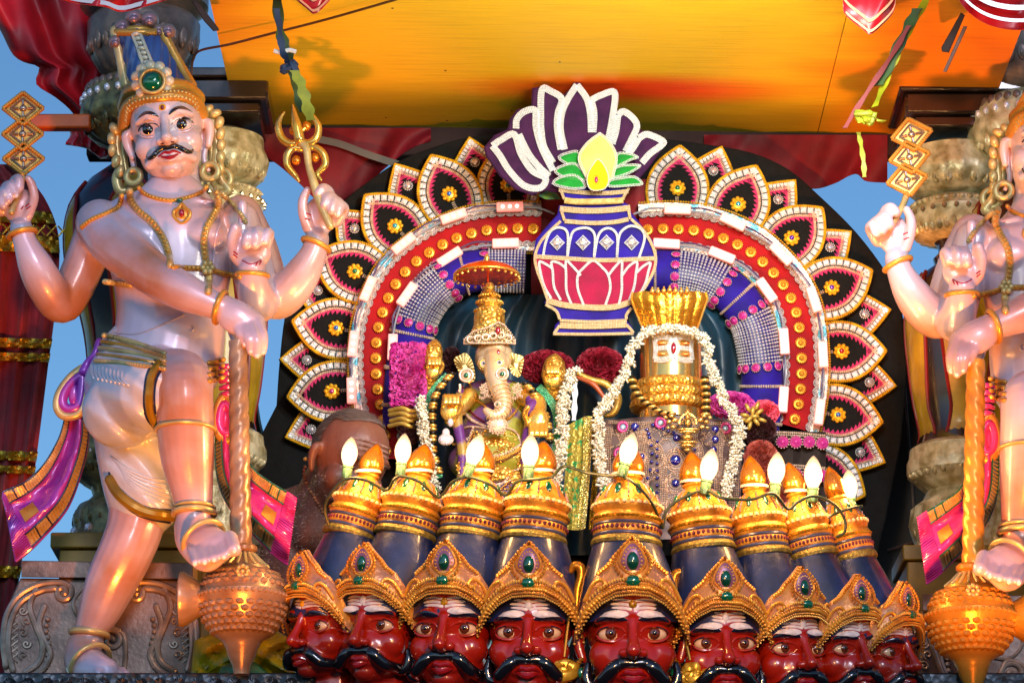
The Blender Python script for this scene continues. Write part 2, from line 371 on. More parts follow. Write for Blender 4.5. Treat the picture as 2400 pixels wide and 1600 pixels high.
# ================================================================ ceiling of the canopy
def ceiling():
    m = bpy.data.materials.new('painted_plywood'); m.use_nodes = True; T = m.node_tree; N = T.nodes.new; L = T.links.new; b = T.nodes['Principled BSDF']
    tc = N('ShaderNodeTexCoord'); mp = N('ShaderNodeMapping'); mp.inputs['Scale'].default_value = (1.2, 40, 40); L(tc.outputs['Object'], mp.inputs[0])
    n = N('ShaderNodeTexNoise'); n.inputs['Scale'].default_value = 5; n.inputs['Detail'].default_value = 8; L(mp.outputs[0], n.inputs['Vector'])
    mp2 = N('ShaderNodeMapping'); mp2.inputs['Scale'].default_value = (.9, 3.2, 1); mp2.inputs['Location'].default_value = (.37, .05, 0); L(tc.outputs['Object'], mp2.inputs[0])
    n2 = N('ShaderNodeTexNoise'); n2.inputs['Scale'].default_value = 1.4; n2.inputs['Detail'].default_value = 2; L(mp2.outputs[0], n2.inputs['Vector'])
    sx = N('ShaderNodeSeparateXYZ'); L(tc.outputs['Object'], sx.inputs[0])
    # yellow board, coloured light painted in: dim olive back, orange left, vermilion patch
    def mr(sock, a, b_):
        q = N('ShaderNodeMapRange'); q.interpolation_type = 'SMOOTHSTEP'; q.inputs[1].default_value = a; q.inputs[2].default_value = b_; L(sock, q.inputs[0]); return q.outputs[0]
    def mix(f, a, c):
        q = N('ShaderNodeMix'); q.data_type = 'RGBA'; L(f, q.inputs[0])
        if isinstance(a, tuple): q.inputs[6].default_value = (*a, 1)
        else: L(a, q.inputs[6])
        q.inputs[7].default_value = (*c, 1); return q.outputs[2]
    def mul(a, c):
        q = N('ShaderNodeMath'); q.operation = 'MULTIPLY'; L(a, q.inputs[0]); L(c, q.inputs[1]); return q.outputs[0]
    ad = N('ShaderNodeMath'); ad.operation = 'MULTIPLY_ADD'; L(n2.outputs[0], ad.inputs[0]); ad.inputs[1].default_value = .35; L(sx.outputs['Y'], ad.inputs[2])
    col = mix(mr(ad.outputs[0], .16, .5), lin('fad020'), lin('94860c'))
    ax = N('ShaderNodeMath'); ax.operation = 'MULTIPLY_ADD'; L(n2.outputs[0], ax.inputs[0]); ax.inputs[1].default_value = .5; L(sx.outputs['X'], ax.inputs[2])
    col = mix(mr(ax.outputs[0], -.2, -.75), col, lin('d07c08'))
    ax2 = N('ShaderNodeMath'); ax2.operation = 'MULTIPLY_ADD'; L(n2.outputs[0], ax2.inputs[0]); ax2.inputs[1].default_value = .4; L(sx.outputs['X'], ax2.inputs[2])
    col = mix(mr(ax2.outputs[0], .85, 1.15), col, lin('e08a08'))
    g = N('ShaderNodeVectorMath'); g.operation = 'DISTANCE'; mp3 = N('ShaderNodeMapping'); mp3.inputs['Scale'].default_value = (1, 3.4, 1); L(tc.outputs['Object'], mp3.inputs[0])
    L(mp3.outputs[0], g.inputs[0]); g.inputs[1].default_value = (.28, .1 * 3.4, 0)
    col = mix(mr(g.outputs['Value'], .52, .1), col, lin('ff5008'))  # red LED reflection on the board, put into its colour
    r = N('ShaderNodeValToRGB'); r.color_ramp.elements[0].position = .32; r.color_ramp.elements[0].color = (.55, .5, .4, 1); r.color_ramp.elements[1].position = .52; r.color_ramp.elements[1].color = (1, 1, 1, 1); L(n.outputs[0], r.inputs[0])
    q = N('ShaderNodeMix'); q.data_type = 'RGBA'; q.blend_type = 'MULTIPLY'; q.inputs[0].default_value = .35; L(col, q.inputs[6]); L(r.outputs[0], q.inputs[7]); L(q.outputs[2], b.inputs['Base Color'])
    b.inputs['Roughness'].default_value = .55; b.inputs['Specular IOR Level'].default_value = .35
    bp = N('ShaderNodeBump'); bp.inputs['Strength'].default_value = .3; bp.inputs['Distance'].default_value = .003; L(n.outputs[0], bp.inputs['Height']); L(bp.outputs[0], b.inputs['Normal'])
    zc = zat(301, .42)
    t = thing('float_canopy', 'yellow painted plywood canopy ceiling over the shrine', 'canopy', (0, 0, zc))
    mb = MB(); a = P(556, 292, .42); c = P(2300, 332, .42)
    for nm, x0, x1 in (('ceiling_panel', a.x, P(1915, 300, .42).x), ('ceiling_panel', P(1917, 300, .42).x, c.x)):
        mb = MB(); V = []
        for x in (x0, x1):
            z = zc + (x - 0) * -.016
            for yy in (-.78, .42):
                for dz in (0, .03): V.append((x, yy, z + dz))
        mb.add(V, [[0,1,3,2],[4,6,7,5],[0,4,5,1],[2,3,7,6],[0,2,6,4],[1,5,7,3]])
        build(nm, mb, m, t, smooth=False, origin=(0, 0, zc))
    mb = MB(); box(mb, (0.12, .45, zc - .02), (1.18, .03, .05), bev=.003); build('rear_beam', mb, mat('dark_maroon_cloth', '24080c', .85), t)
    nl = MB()
    for px, py in ((920, 24), (1044, 168), (1312, 144), (1048, 285), (1100, 295), (1200, 260), (905, 280)):
        u = P(px, py, 0); d = (u - CAM).normalized(); k = (zc - CAM.z) / d.z; q = CAM + d * k
        ball(nl, (q.x, q.y, q.z - .016 * q.x), (.0035, .0035, .001), None, ICO1)
    build('nail_head', nl, brown, t, kind='stuff')
    return zc
ZC = ceiling()
# ================================================================ cloth helpers
def drape_grid(mb, left, right, y, amp=.02, waves=5, nu=60, nv=40, m=None, phase=0., thick=.004, lean=0.):
    L_ = cr(left, 8); R_ = cr(right, 8); sL, sR = arclen(L_), arclen(R_)
    def fn(u, v):
        a = np.array([np.interp(v * sL[-1], sL, L_[:, k]) for k in (0, 1)]); b = np.array([np.interp(v * sR[-1], sR, R_[:, k]) for k in (0, 1)])
        q = a * (1 - u) + b * u; yy = y + amp * (math.sin(u * waves * 6.283 + phase + 1.3 * math.sin(v * 3 + phase)) + .4 * math.sin(u * waves * 13 + v * 5 + phase)) + lean * v
        return PA(q[0], q[1], yy)
    return grid(mb, fn, nu, nv, m, thick=(0, thick, 0))
# red columns of cloth, far left, with brocade bands
t = thing('banded_drape', 'dark red cloth drape with gold brocade bands at the far left edge', 'drape', P(30, 1590, .12))
edge = [(28, 385), (60, 410), (108, 470), (138, 560), (132, 700), (112, 860), (88, 1050), (62, 1240), (36, 1420), (22, 1600)]
ledg = [(-150, q[1]) for q in edge]
mb = MB(); drape_grid(mb, ledg, edge, .12, .012, 5, 50, 60); build('cloth', mb, dkred, t)
E = cr(edge, 10)
def ex(py): return float(np.interp(py, E[:, 1], E[:, 0]))
for a, b in ((488, 522), (546, 590), (786, 814), (820, 846), (1050, 1078), (1084, 1108), (1318, 1352)):
    mb = MB(); drape_grid(mb, [(-150, a + 2), (-150, b - 6)], [(ex(a) + 1, a + 8), (ex(b) + 1, b + 2)], .1035, .012, 5, 40, 5, thick=.003); build('brocade_band', mb, brocade, t)
mb = MB()
for k in range(7):
    for s in (1, -1):
        x0 = -20 + k * 26; q = [(x0, 524 + k), (x0 + 22, 548 + k)] if s > 0 else [(x0 + 22, 524 + k), (x0, 548 + k)]
        tube(mb, [PA(*q[0], .094), PA(*q[1], .094)], .0022, 5)
build('lattice_cord', mb, brocade, t)
# hanging red cloth at the upper left
t = thing('hanging_cloth', 'torn red cloth hanging in the upper left corner against the sky', 'cloth', P(120, 40, .3))
mb = MB(); drape_grid(mb, [(-60, -40), (0, 70), (28, 125), (55, 145), (92, 158), (84, 196), (130, 228), (168, 262), (205, 320), (232, 372)], [(330, -40), (330, 60), (330, 120), (330, 170), (330, 230), (330, 280), (330, 330), (330, 345), (330, 360), (300, 372)], .34, .03, 2.6, 70, 40, phase=2)
build('cloth', mb, vivid_red, t)
mb = MB(); drape_grid(mb, [(150, 285), (165, 315), (152, 338), (180, 330)], [(262, 280), (262, 330), (262, 360), (238, 372)], .26, .012, 3, 20, 14, phase=1); build('torn_flap', mb, satin_bright, t)
# satin valances of the canopy front
t = thing('satin_valance', 'red satin valance with silver bands above the left guardian crown', 'valance', P(260, 0, -.7))
mb = MB(); drape_grid(mb, [(90, -60), (112, -28), (140, 2)], [(440, -60), (420, -30), (380, 4)], -.7, .01, 6, 50, 10); 
V = [(110, -10), (180, 8), (245, 16), (283, 28), (330, 18), (410, -6)]
def swag(mb, low, top, y, m=None, amp=.012, wv=6, nv=10, thick=.003, ph=0):
    lo = cr(low, 10); s = arclen(lo)
    def fn(u, v):
        q = np.array([np.interp(u * s[-1], s, lo[:, k]) for k in (0, 1)]); tq = arr([q[0], np.interp(q[0], [p[0] for p in top], [p[1] for p in top])])
        p = tq * (1 - v) + q * v; return PA(p[0], p[1], y + amp * 1.6 * math.sin(u * wv * 3.4 + v * 3 + ph + math.sin(u * 7)) * (.3 + .7 * v) + amp * .1 * math.sin(u * wv * 11 + v * 5))
    return grid(mb, fn, 70, nv, m, thick=(0, thick, 0))
mb = MB(); swag(mb, V, [(90, -60), (440, -60)], -.7); build('cloth', mb, satin_bright, t)
mb = MB(); lo = cr(V, 8); strip(mb, lo + [0, -14], lo + [0, -4], -.716, -.713); build('silver_band', mb, mat('silver_ribbon', 'b8b4b4', .3, .5), t)
t = thing('satin_valance', 'bright red satin valance with silver bands in the upper right corner', 'valance', P(2330, 0, -.7))
V = [(2236, -20), (2262, 20), (2300, 50), (2345, 66), (2400, 70), (2480, 60)]
mb = MB(); swag(mb, V, [(2200, -60), (2500, -60)], -.7, wv=3); build('cloth', mb, satin_bright, t)
lo = cr(V, 8)
for d0, d1 in ((-58, -46), (-26, -18)):
    mb = MB(); strip(mb, lo + [0, d0], lo + [0, d1], -.716, -.713); build('silver_band', mb, MATS['silver_ribbon'], t)
for (cx, by, hw, lab) in ((735, 32, 58, 'small red satin pendant flap at the top left of the yellow ceiling'), (2038, 80, 62, 'larger red satin pendant flap at the top right of the yellow ceiling')):
    t = thing('satin_pendant', lab, 'pennant', P(cx, by, -.72), 'red pendants along the canopy edge')
    V = [(cx - hw, by - 90), (cx - hw + 4, by - 48), (cx - 14, by - 10), (cx + 2, by), (cx + 26, by - 18), (cx + hw - 6, by - 52), (cx + hw, by - 90)]
    mb = MB(); swag(mb, V, [(cx - hw - 4, by - 130), (cx + hw + 4, by - 130)], -.72, wv=2); build('cloth', mb, satin_bright, t)
    lo = cr(V, 6); mb = MB(); strip(mb, lo + [0, -10], lo + [0, -4], -.736, -.733); strip(mb, lo + [0, -36], lo + [0, -28], -.736, -.733); build('trim', mb, mat('orange_silver_trim', 'c87850', .35, .5), t)
# dark red swags behind
t = thing('rear_swag', 'dark red satin swag behind the raised trident', 'valance', P(720, 330, .4))
mb = MB(); swag(mb, [(520, 372), (556, 392), (585, 358), (640, 378), (700, 428), (760, 482), (815, 470), (905, 392), (960, 350), (1010, 330)], [(500, 300), (1020, 300)], .40, wv=5, nv=16, ph=1); build('cloth', mb, satin_red, t)
mb = MB(); q = cr([(748, 318), (800, 330), (870, 356), (960, 384), (1020, 392)], 8); strip(mb, q, q + [-4, 16], .372, .376); build('grey_band', mb, mat('grey_ribbon', '54504f', .6), t)
t = thing('rear_swag', 'dark red satin swag below the right end of the yellow ceiling', 'valance', P(1900, 340, .4))
mb = MB(); swag(mb, [(1650, 350), (1740, 400), (1820, 430), (1905, 442), (1955, 430), (1990, 412), (2010, 408), (2030, 424), (2080, 428)], [(1640, 316), (2100, 316)], .40, wv=5, nv=16, ph=2); build('cloth', mb, satin_red, t)
# orange pole at the upper left
t = thing('orange_pole', 'orange wooden bar in front of the sky at the upper left', 'pole', P(120, 288, .05))
mb = MB(); box(mb, P(130, 288, .05), (.085, .018, .0175), bev=.004); build('bar', mb, mat('orange_paint', 'c85a12', .5, 0, lin('9a3c0c'), 12), t)
# ================================================================ wire and ribbons
def wire(name, lab, cat, pts, r, m, y=None):
    mb = MB(); q = cr([PA(*p) for p in pts], 8); tube(mb, q, r, 6); o = build(name, mb, m); tag(o, lab, cat); return o
wire('ceiling_wire', 'brown wire curving from behind the guardian crown across the yellow ceiling', 'wire', [(447, 200, -.2), (449, 160, -.2), (455, 132, -.22), (475, 117, -.25), (540, 104, -.3), (640, 78, -.36), (750, 50, -.42), (850, 22, -.5), (960, -10, -.56)], .0032, mat('brown_wire', '4a2a18', .5))
def ribbon(t, name, pts, w, m, y, tw=0.8):
    q = cr([PA(p[0], p[1], y) for p in pts], 8); mb = MB(); n = len(q)
    V = []
    for i, p in enumerate(q):
        a = tw * math.sin(i / n * 5); d = arr([math.cos(a), math.sin(a), 0]) * w * (1 - .25 * math.sin(i * .9))
        V += [p - d, p + d, p - d + arr([0, .003, 0]), p + d + arr([0, .003, 0])]
    F = []
    for i in range(n - 1):
        k = i * 4; F += [[k, k + 1, k + 5, k + 4], [k + 2, k + 6, k + 7, k + 3], [k, k + 4, k + 6, k + 2], [k + 1, k + 3, k + 7, k + 5]]
    mb.add(V, F); return build(name, mb, m, t)
rb_b = mat('blue_ribbon', '1c3458', .6, c2=lin('12233c'), nscale=20); rb_g = mat('green_ribbon', '2c4c20', .6, c2=lin('1c3414'), nscale=20); rb_y = mat('yellow_green_ribbon', '98a010', .55, c2=lin('6c7408'), nscale=20); rb_r = mat('red_ribbon', '701010', .6)
t = thing('knotted_ribbon', 'blue and green ribbon knotted in front of the ceiling above the trident', 'ribbon', P(690, 130, -.61))
ribbon(t, 'strip', [(648, -20), (655, 60), (668, 110), (684, 150)], .013, rb_g, -.61); ribbon(t, 'strip', [(648, 20), (656, 70), (662, 118), (675, 145)], .008, rb_b, -.69)
ribbon(t, 'tail', [(690, 165), (706, 200), (718, 240), (728, 282)], .012, rb_y, -.69, .3); ribbon(t, 'tail', [(682, 170), (694, 215), (706, 262)], .008, rb_g, -.61)
mb = MB(); random.seed(3)
for k in range(7): 
    q = [P(678 + random.uniform(-18, 20), 140 + random.uniform(0, 30), -.66 + random.uniform(-.01, .01)) for _ in range(4)]; tube(mb, cr(q, 5), .006, 6, closed=False)
build('knot', mb, rb_b, t); mb = MB(); tube(mb, cr([P(642, 120, -.68), P(660, 124, -.68), P(676, 118, -.68), P(694, 122, -.68)], 5), .005, 6); build('tie', mb, white, t)
t = thing('knotted_ribbon', 'yellow, green and red ribbon knotted at the right side of the ceiling', 'ribbon', P(2040, 270, -.61))
ribbon(t, 'strip', [(2180, -20), (2150, 40), (2110, 110), (2080, 180), (2050, 250)], .009, rb_y, -.61); ribbon(t, 'strip', [(2150, 20), (2125, 70), (2090, 140), (2060, 200)], .012, rb_g, -.62, .4); ribbon(t, 'strip', [(2130, 60), (2090, 130), (2030, 220), (1980, 300)], .006, rb_r, -.64, .2)
ribbon(t, 'tail', [(2012, 310), (2018, 340), (2024, 380), (2026, 415)], .005, rb_y, -.61, .3); ribbon(t, 'tail', [(2040, 272), (2060, 280), (2072, 285)], .009, rb_y, -.69)
mb = MB()
for k in range(7):
    q = [P(2035 + random.uniform(-30, 22), 275 + random.uniform(-14, 20), -.66 + random.uniform(-.01, .01)) for _ in range(4)]; tube(mb, cr(q, 5), .0055, 6)
build('knot', mb, rb_y, t)
# ================================================================ carved columns
def lz(mb, cx, y, prof, seg=32, m=None, flute=None, top=None):
    s = S(cx, (prof[0][1] + prof[-1][1]) / 2, y); x = P(cx, 800, y).x
    lathe(mb, [(q[0] * s, zat(q[1], y, cx), q[2] if len(q) > 2 else 0) for q in prof][::-1], (x, y, 0), seg, m, flute=flute)
def ring_beads(mb, cx, y, py, r, n, br, m=None, u=ICO1, sq=1., arc=True):
    s = S(cx, py, y); x = P(cx, 800, y).x; z = zat(py, y, cx)
    for k in range(n):
        a = 2 * math.pi * k / n
        if arc and math.sin(a) > .3: continue
        ball(mb, (x + math.cos(a) * r * s, y + math.sin(a) * r * s, z), (br * s, br * s, br * s * sq), m, u)
def lobes(t, cx, y, py, r, n, w_, h_, m, name='carved_petal', d=.010):
    s = S(cx, py, y); x = P(cx, 800, y).x; z = zat(py, y, cx); mb = MB()
    for k in range(n):
        a = math.pi * (1.02 + .96 * (k + .5) / n); R = np.array(Matrix.Rotation(a + math.pi / 2, 3, 'Z'))
        ball(mb, (x + math.cos(a) * r * s, y + math.sin(a) * r * s, z), (w_ * s, d, h_ * s), None, ICO2, R)
        ball(mb, (x + math.cos(a) * (r * s + d * .8), y + math.sin(a) * (r * s + d * .8), z - h_ * s * .35), (w_ * s * .35, d * .5, h_ * s * .35), None, ICO1, R)
    return build(name, mb, m, t, kind='stuff')
panel_y = mat('yellow_panel_paint', 'b89a12', .4, 0, lin('8c6c08'), 12, coat=.3); darkblue = mat('dark_blue_lacquer', '1a1c30', .3, 0, lin('100c14'), 6, coat=.4)
def column(label, cx, y, dy=0, sc=1., top=True, mt=olivegold, r0=1.):
    t = thing('carved_column', label, 'column', P(cx, 1290 + dy, y), 'carved columns behind the guardians')
    Q = lambda pr: [(q[0] * sc, q[1] * 1. + dy) + tuple(q[2:]) for q in pr]
    mb = MB(); lz(mb, cx, y, Q([(150, -60), (150, 20), (120, 45), (132, 60), (128, 80, .03), (126, 100, .05), (112, 140, .08), (92, 172, .08), (70, 186)]), 64, flute=14); build('capital', mb, bronze, t)
    mb = MB(); lz(mb, cx, y, Q([(60, 180), (96, 192), (128, 214), (138, 232), (138, 252), (142, 262), (140, 280, .06), (128, 305, .1), (100, 330, .1), (62, 350)]), 64, flute=16); build('lotus_ring', mb, mt, t)
    mb = MB(); ring_beads(mb, cx, y, 243 + dy, 139 * sc, 30, 8, sq=1.3); build('ring_bead', mb, silver, t, kind='stuff')
    lobes(t, cx, y, 300 + dy, 126 * sc, 15, 12, 26, mt); lobes(t, cx, y, 220 + dy, 126 * sc, 17, 11, 15, bronze); lobes(t, cx, y, 110 + dy, 122 * sc, 13, 13, 30, bronze); lobes(t, cx, y, 1106 + dy, 132 * sc, 17, 11, 18, mt); lobes(t, cx, y, 1222 + dy, 126 * sc, 13, 14, 26, mt)
    mb = MB(); lz(mb, cx, y, Q([(60, 345), (58, 375), (74, 395), (120, 430), (158, 480), (172, 540), (166, 620), (140, 700), (118, 780), (108, 860), (110, 960), (124, 1010)]), 40); build('shaft', mb, darkblue, t)
    mb = MB(); f = [(0, 470), (58, 520), (66, 620), (44, 760), (40, 900), (60, 1000), (0, 1000)]
    s = S(cx, 700, y)
    prof = Q([(60, 345), (58, 375), (74, 395), (120, 430), (158, 480), (172, 540), (166, 620), (140, 700), (118, 780), (108, 860), (110, 960), (124, 1010)])
    pr = cr([(p[0], p[1]) for p in prof], 4)
    xx = P(cx, 800, y).x
    for a0, side in ((-math.pi / 2, 0), (-math.pi / 2 - 1.25, 1), (-math.pi / 2 + 1.25, 2)):
        def fn(u, v):
            py = 440 + dy + v * 560; r = np.interp(py, pr[:, 1], pr[:, 0]) * 1.012 * s
            hw = np.interp(v, [0, .12, .35, .6, .85, 1], [.04, .3, .36, .34, .4, .46]); a = a0 + (u - .5) * 2 * hw
            return (xx + r * math.cos(a), y + r * math.sin(a), zat(py, y, cx))
        g = MB(); grid(g, fn, 12, 24); build('painted_panel', g, panel_y, t)
        g = MB()
        for u in (0, 1): tube(g, [fn(u, v / 24) for v in range(25)], .0045, 6)
        build('panel_border', g, mat('crimson_line', '7c1414', .4), t)
    g = MB(); fx, fy = xx, y
    for (dx, py, r) in ((-22, 800, 16), (22, 800, 16), (0, 826, 13), (0, 850, 8), (0, 790, 9), (0, 960, 7), (0, 980, 8), (0, 1000, 7)):
        rr = np.interp(py, pr[:, 1], pr[:, 0]) * s; c = (xx + dx * s, y - math.sqrt(max(rr ** 2 - (dx * s) ** 2, 0)) - .003, zat(py + dy, y, cx)); ball(g, c, (r * s, .008, r * s * (1.3 if py == 826 else .9)), None, ICO2)
    build('relief_flower', g, mt, t)
    mb = MB(); lz(mb, cx, y, Q([(122, 1008), (140, 1020), (142, 1045), (150, 1052), (150, 1075, .03), (140, 1100, .05), (118, 1130, .05), (96, 1146), (90, 1165), (104, 1180), (124, 1190), (132, 1215, .05), (128, 1250, .06), (140, 1268), (146, 1285)]), 64, flute=18); build('carved_base', mb, mt, t)
    mb = MB(); ring_beads(mb, cx, y, 1082 + dy, 146 * sc, 26, 7); ring_beads(mb, cx, y, 1258 + dy, 138 * sc, 14, 12); build('base_bead', mb, silver, t, kind='stuff')
    b = P(cx, 1300 + dy, y); mb = MB(); box(mb, b + Vector((0, 0, 0)), (.18 * sc, .17, .018), bev=.003); box(mb, b - Vector((0, 0, .16)), (.16 * sc, .155, .141), bev=.003); build('plinth', mb, mat('ochre_paint', '8c7420', .45, 0, lin('5a4812'), 9), t)
    return t
column('front carved column behind the left guardian with dark blue shaft', 318, .12, 0)
def abacus(t, pts, y): pass
def rear_column(label, cx, y, dy, sc):
    olivegold = mat('pale_carved_gold', 'dcd4b0', .32, .25, lin('94885c'), 34, .6, 70)
    t = thing('carved_column', label, 'column', P(cx, 1290 + dy, y), 'carved columns behind the guardians')
    Q = lambda pr: [(q[0] * sc, q[1] + dy) + tuple(q[2:]) for q in pr]
    a = P(cx, 232 + dy, y); k = .001 * sc
    mb = MB(); box(mb, a + Vector((0, 0, -.012)), (165 * k, .15, .012), bev=.004); box(mb, a + Vector((0, 0, -.052)), (150 * k, .14, .026), bev=.006); box(mb, a + Vector((0, 0, -.092)), (128 * k, .12, .013), bev=.004); build('abacus', mb, brown, t)
    mb = MB(); lz(mb, cx, y, Q([(70, 340), (112, 356), (114, 380), (118, 392, .02), (122, 410, .05), (112, 440, .08), (92, 458, .06), (70, 466)]), 64, flute=16); build('capital', mb, olivegold, t)
    mb = MB()
    for j in range(14):
        an = math.pi * (1 + (j + .5) / 14); 
        for sg in (-1, 1):
            q = []
            for i in range(12):
                ph = i / 11 * 4.6; rr = 13 * (1 - i / 13); 
                aa = an + sg * (.045 + .09 * math.cos(ph) * (1 - i / 13) * .9); q.append((P(cx, 800, y).x + math.cos(aa) * 119 * k, y + math.sin(aa) * 119 * k, zat(392 + dy + math.sin(ph) * rr, y, cx)))
            tube(mb, q, .0022, 5)
    build('scroll_relief', mb, silver if False else mat('pale_bronze', 'a89a7c', .28, .7), t, kind='stuff')
    mb = MB(); lz(mb, cx, y, Q([(66, 462), (92, 474), (108, 482), (110, 494), (116, 500), (116, 516), (112, 522), (106, 540, .06), (92, 556, .06), (60, 566)]), 64, flute=20); build('lotus_ring', mb, olivegold, t)
    mb = MB(); ring_beads(mb, cx, y, 508 + dy, 117 * sc, 26, 7, sq=1.1); build('ring_bead', mb, MATS['pale_bronze'], t, kind='stuff')
    lobes(t, cx, y, 540 + dy, 102 * sc, 17, 9, 18, olivegold); lobes(t, cx, y, 486 + dy, 104 * sc, 17, 9, 8, olivegold); lobes(t, cx, y, 430 + dy, 108 * sc, 11, 13, 24, olivegold); lobes(t, cx, y, 1110 + dy, 124 * sc, 17, 9, 16, olivegold); lobes(t, cx, y, 1235 + dy, 118 * sc, 11, 14, 34, olivegold)
    prof = Q([(62, 560), (48, 572), (46, 590), (60, 604), (56, 618), (86, 640), (118, 690), (128, 760), (122, 850), (112, 940), (100, 1010), (110, 1045)])
    mb = MB(); lz(mb, cx, y, prof, 40); build('shaft', mb, brown, t)
    pr = cr([(p[0], p[1]) for p in prof], 4); s = S(cx, 800 + dy, y); xx = P(cx, 800, y).x
    for a0 in (-math.pi / 2, -math.pi / 2 - 1.3, -math.pi / 2 + 1.3):
        def fn(u, v):
            py = 640 + dy + v * 390; r = np.interp(py, pr[:, 1], pr[:, 0]) * 1.012 * s
            hw = np.interp(v, [0, .12, .35, .6, .85, 1], [.1, .42, .5, .44, .36, .5]); a = a0 + (u - .5) * 2 * hw
            return (xx + r * math.cos(a), y + r * math.sin(a), zat(py, y, cx))
        g = MB(); grid(g, fn, 12, 24); build('painted_panel', g, panel_y, t)
        g = MB()
        for u in (0, 1): tube(g, [fn(u, v / 24) for v in range(25)], .0045, 6)
        build('panel_border', g, MATS['crimson_line'], t)
    g = MB()
    for (dx, py, r) in ((-25, 806, 15), (25, 806, 15), (0, 806, 9), (0, 828, 13), (0, 850, 8), (0, 985, 7), (0, 1002, 8), (0, 1018, 7)):
        rr = np.interp(py, pr[:, 1], pr[:, 0]) * s; ball(g, (xx + dx * s, y - math.sqrt(max(rr ** 2 - (dx * s) ** 2, 0)) - .003, zat(py + dy, y, cx)), (r * s, .008, r * s * (1.3 if py == 828 else .9)), None, ICO2)
    build('relief_flower', g, olivegold, t)
    mb = MB(); lz(mb, cx, y, Q([(108, 1040), (128, 1052), (130, 1070), (134, 1085, .02), (132, 1110, .04), (110, 1135), (92, 1150), (96, 1170, .06), (120, 1190, .08), (126, 1230, .08), (116, 1270, .06), (130, 1290), (138, 1310)]), 64, flute=20); build('carved_base', mb, olivegold, t)
    b = P(cx, 1318 + dy, y); mb = MB(); box(mb, b, (.15, .14, .018), bev=.003); box(mb, b - Vector((0, 0, .16)), (.14, .13, .141), bev=.003); build('plinth', mb, MATS['ochre_paint'], t)
rear_column('rear carved column mostly hidden behind the left guardian body', 505, .22, -28, .92)
rear_column('carved column with a yellow panel at the right beside the black backdrop', 2252, .20, 4, 1.0)
t = column('front carved column behind the right guardian at the right edge', 2432, .12, 42, mt=MATS['pale_carved_gold'])
# tilted lacquer boards under the ceiling near both capitals
for lab, pts in (('dark lacquered board under the ceiling at the upper left', [(448, 2), (462, 2), (512, 66), (514, 72), (500, 74), (478, 50)]), ('dark lacquered board under the ceiling at the upper right', [(2252, 30), (2262, 36), (2224, 124), (2208, 122), (2206, 112)]), ('pale edged lacquered board just right of the dark board at the upper right', [(2258, 62), (2268, 62), (2218, 170), (2210, 168)])):
    mb = MB(); plate(mb, pts, -.62, -.50, bev=2); o = build('lacquer_board', mb, mat('dark_board', '2a1c1a', .7) if 'pale' not in lab else mat('pale_edge_board', '6c564e', .6), smooth=False); tag(o, lab, 'board')
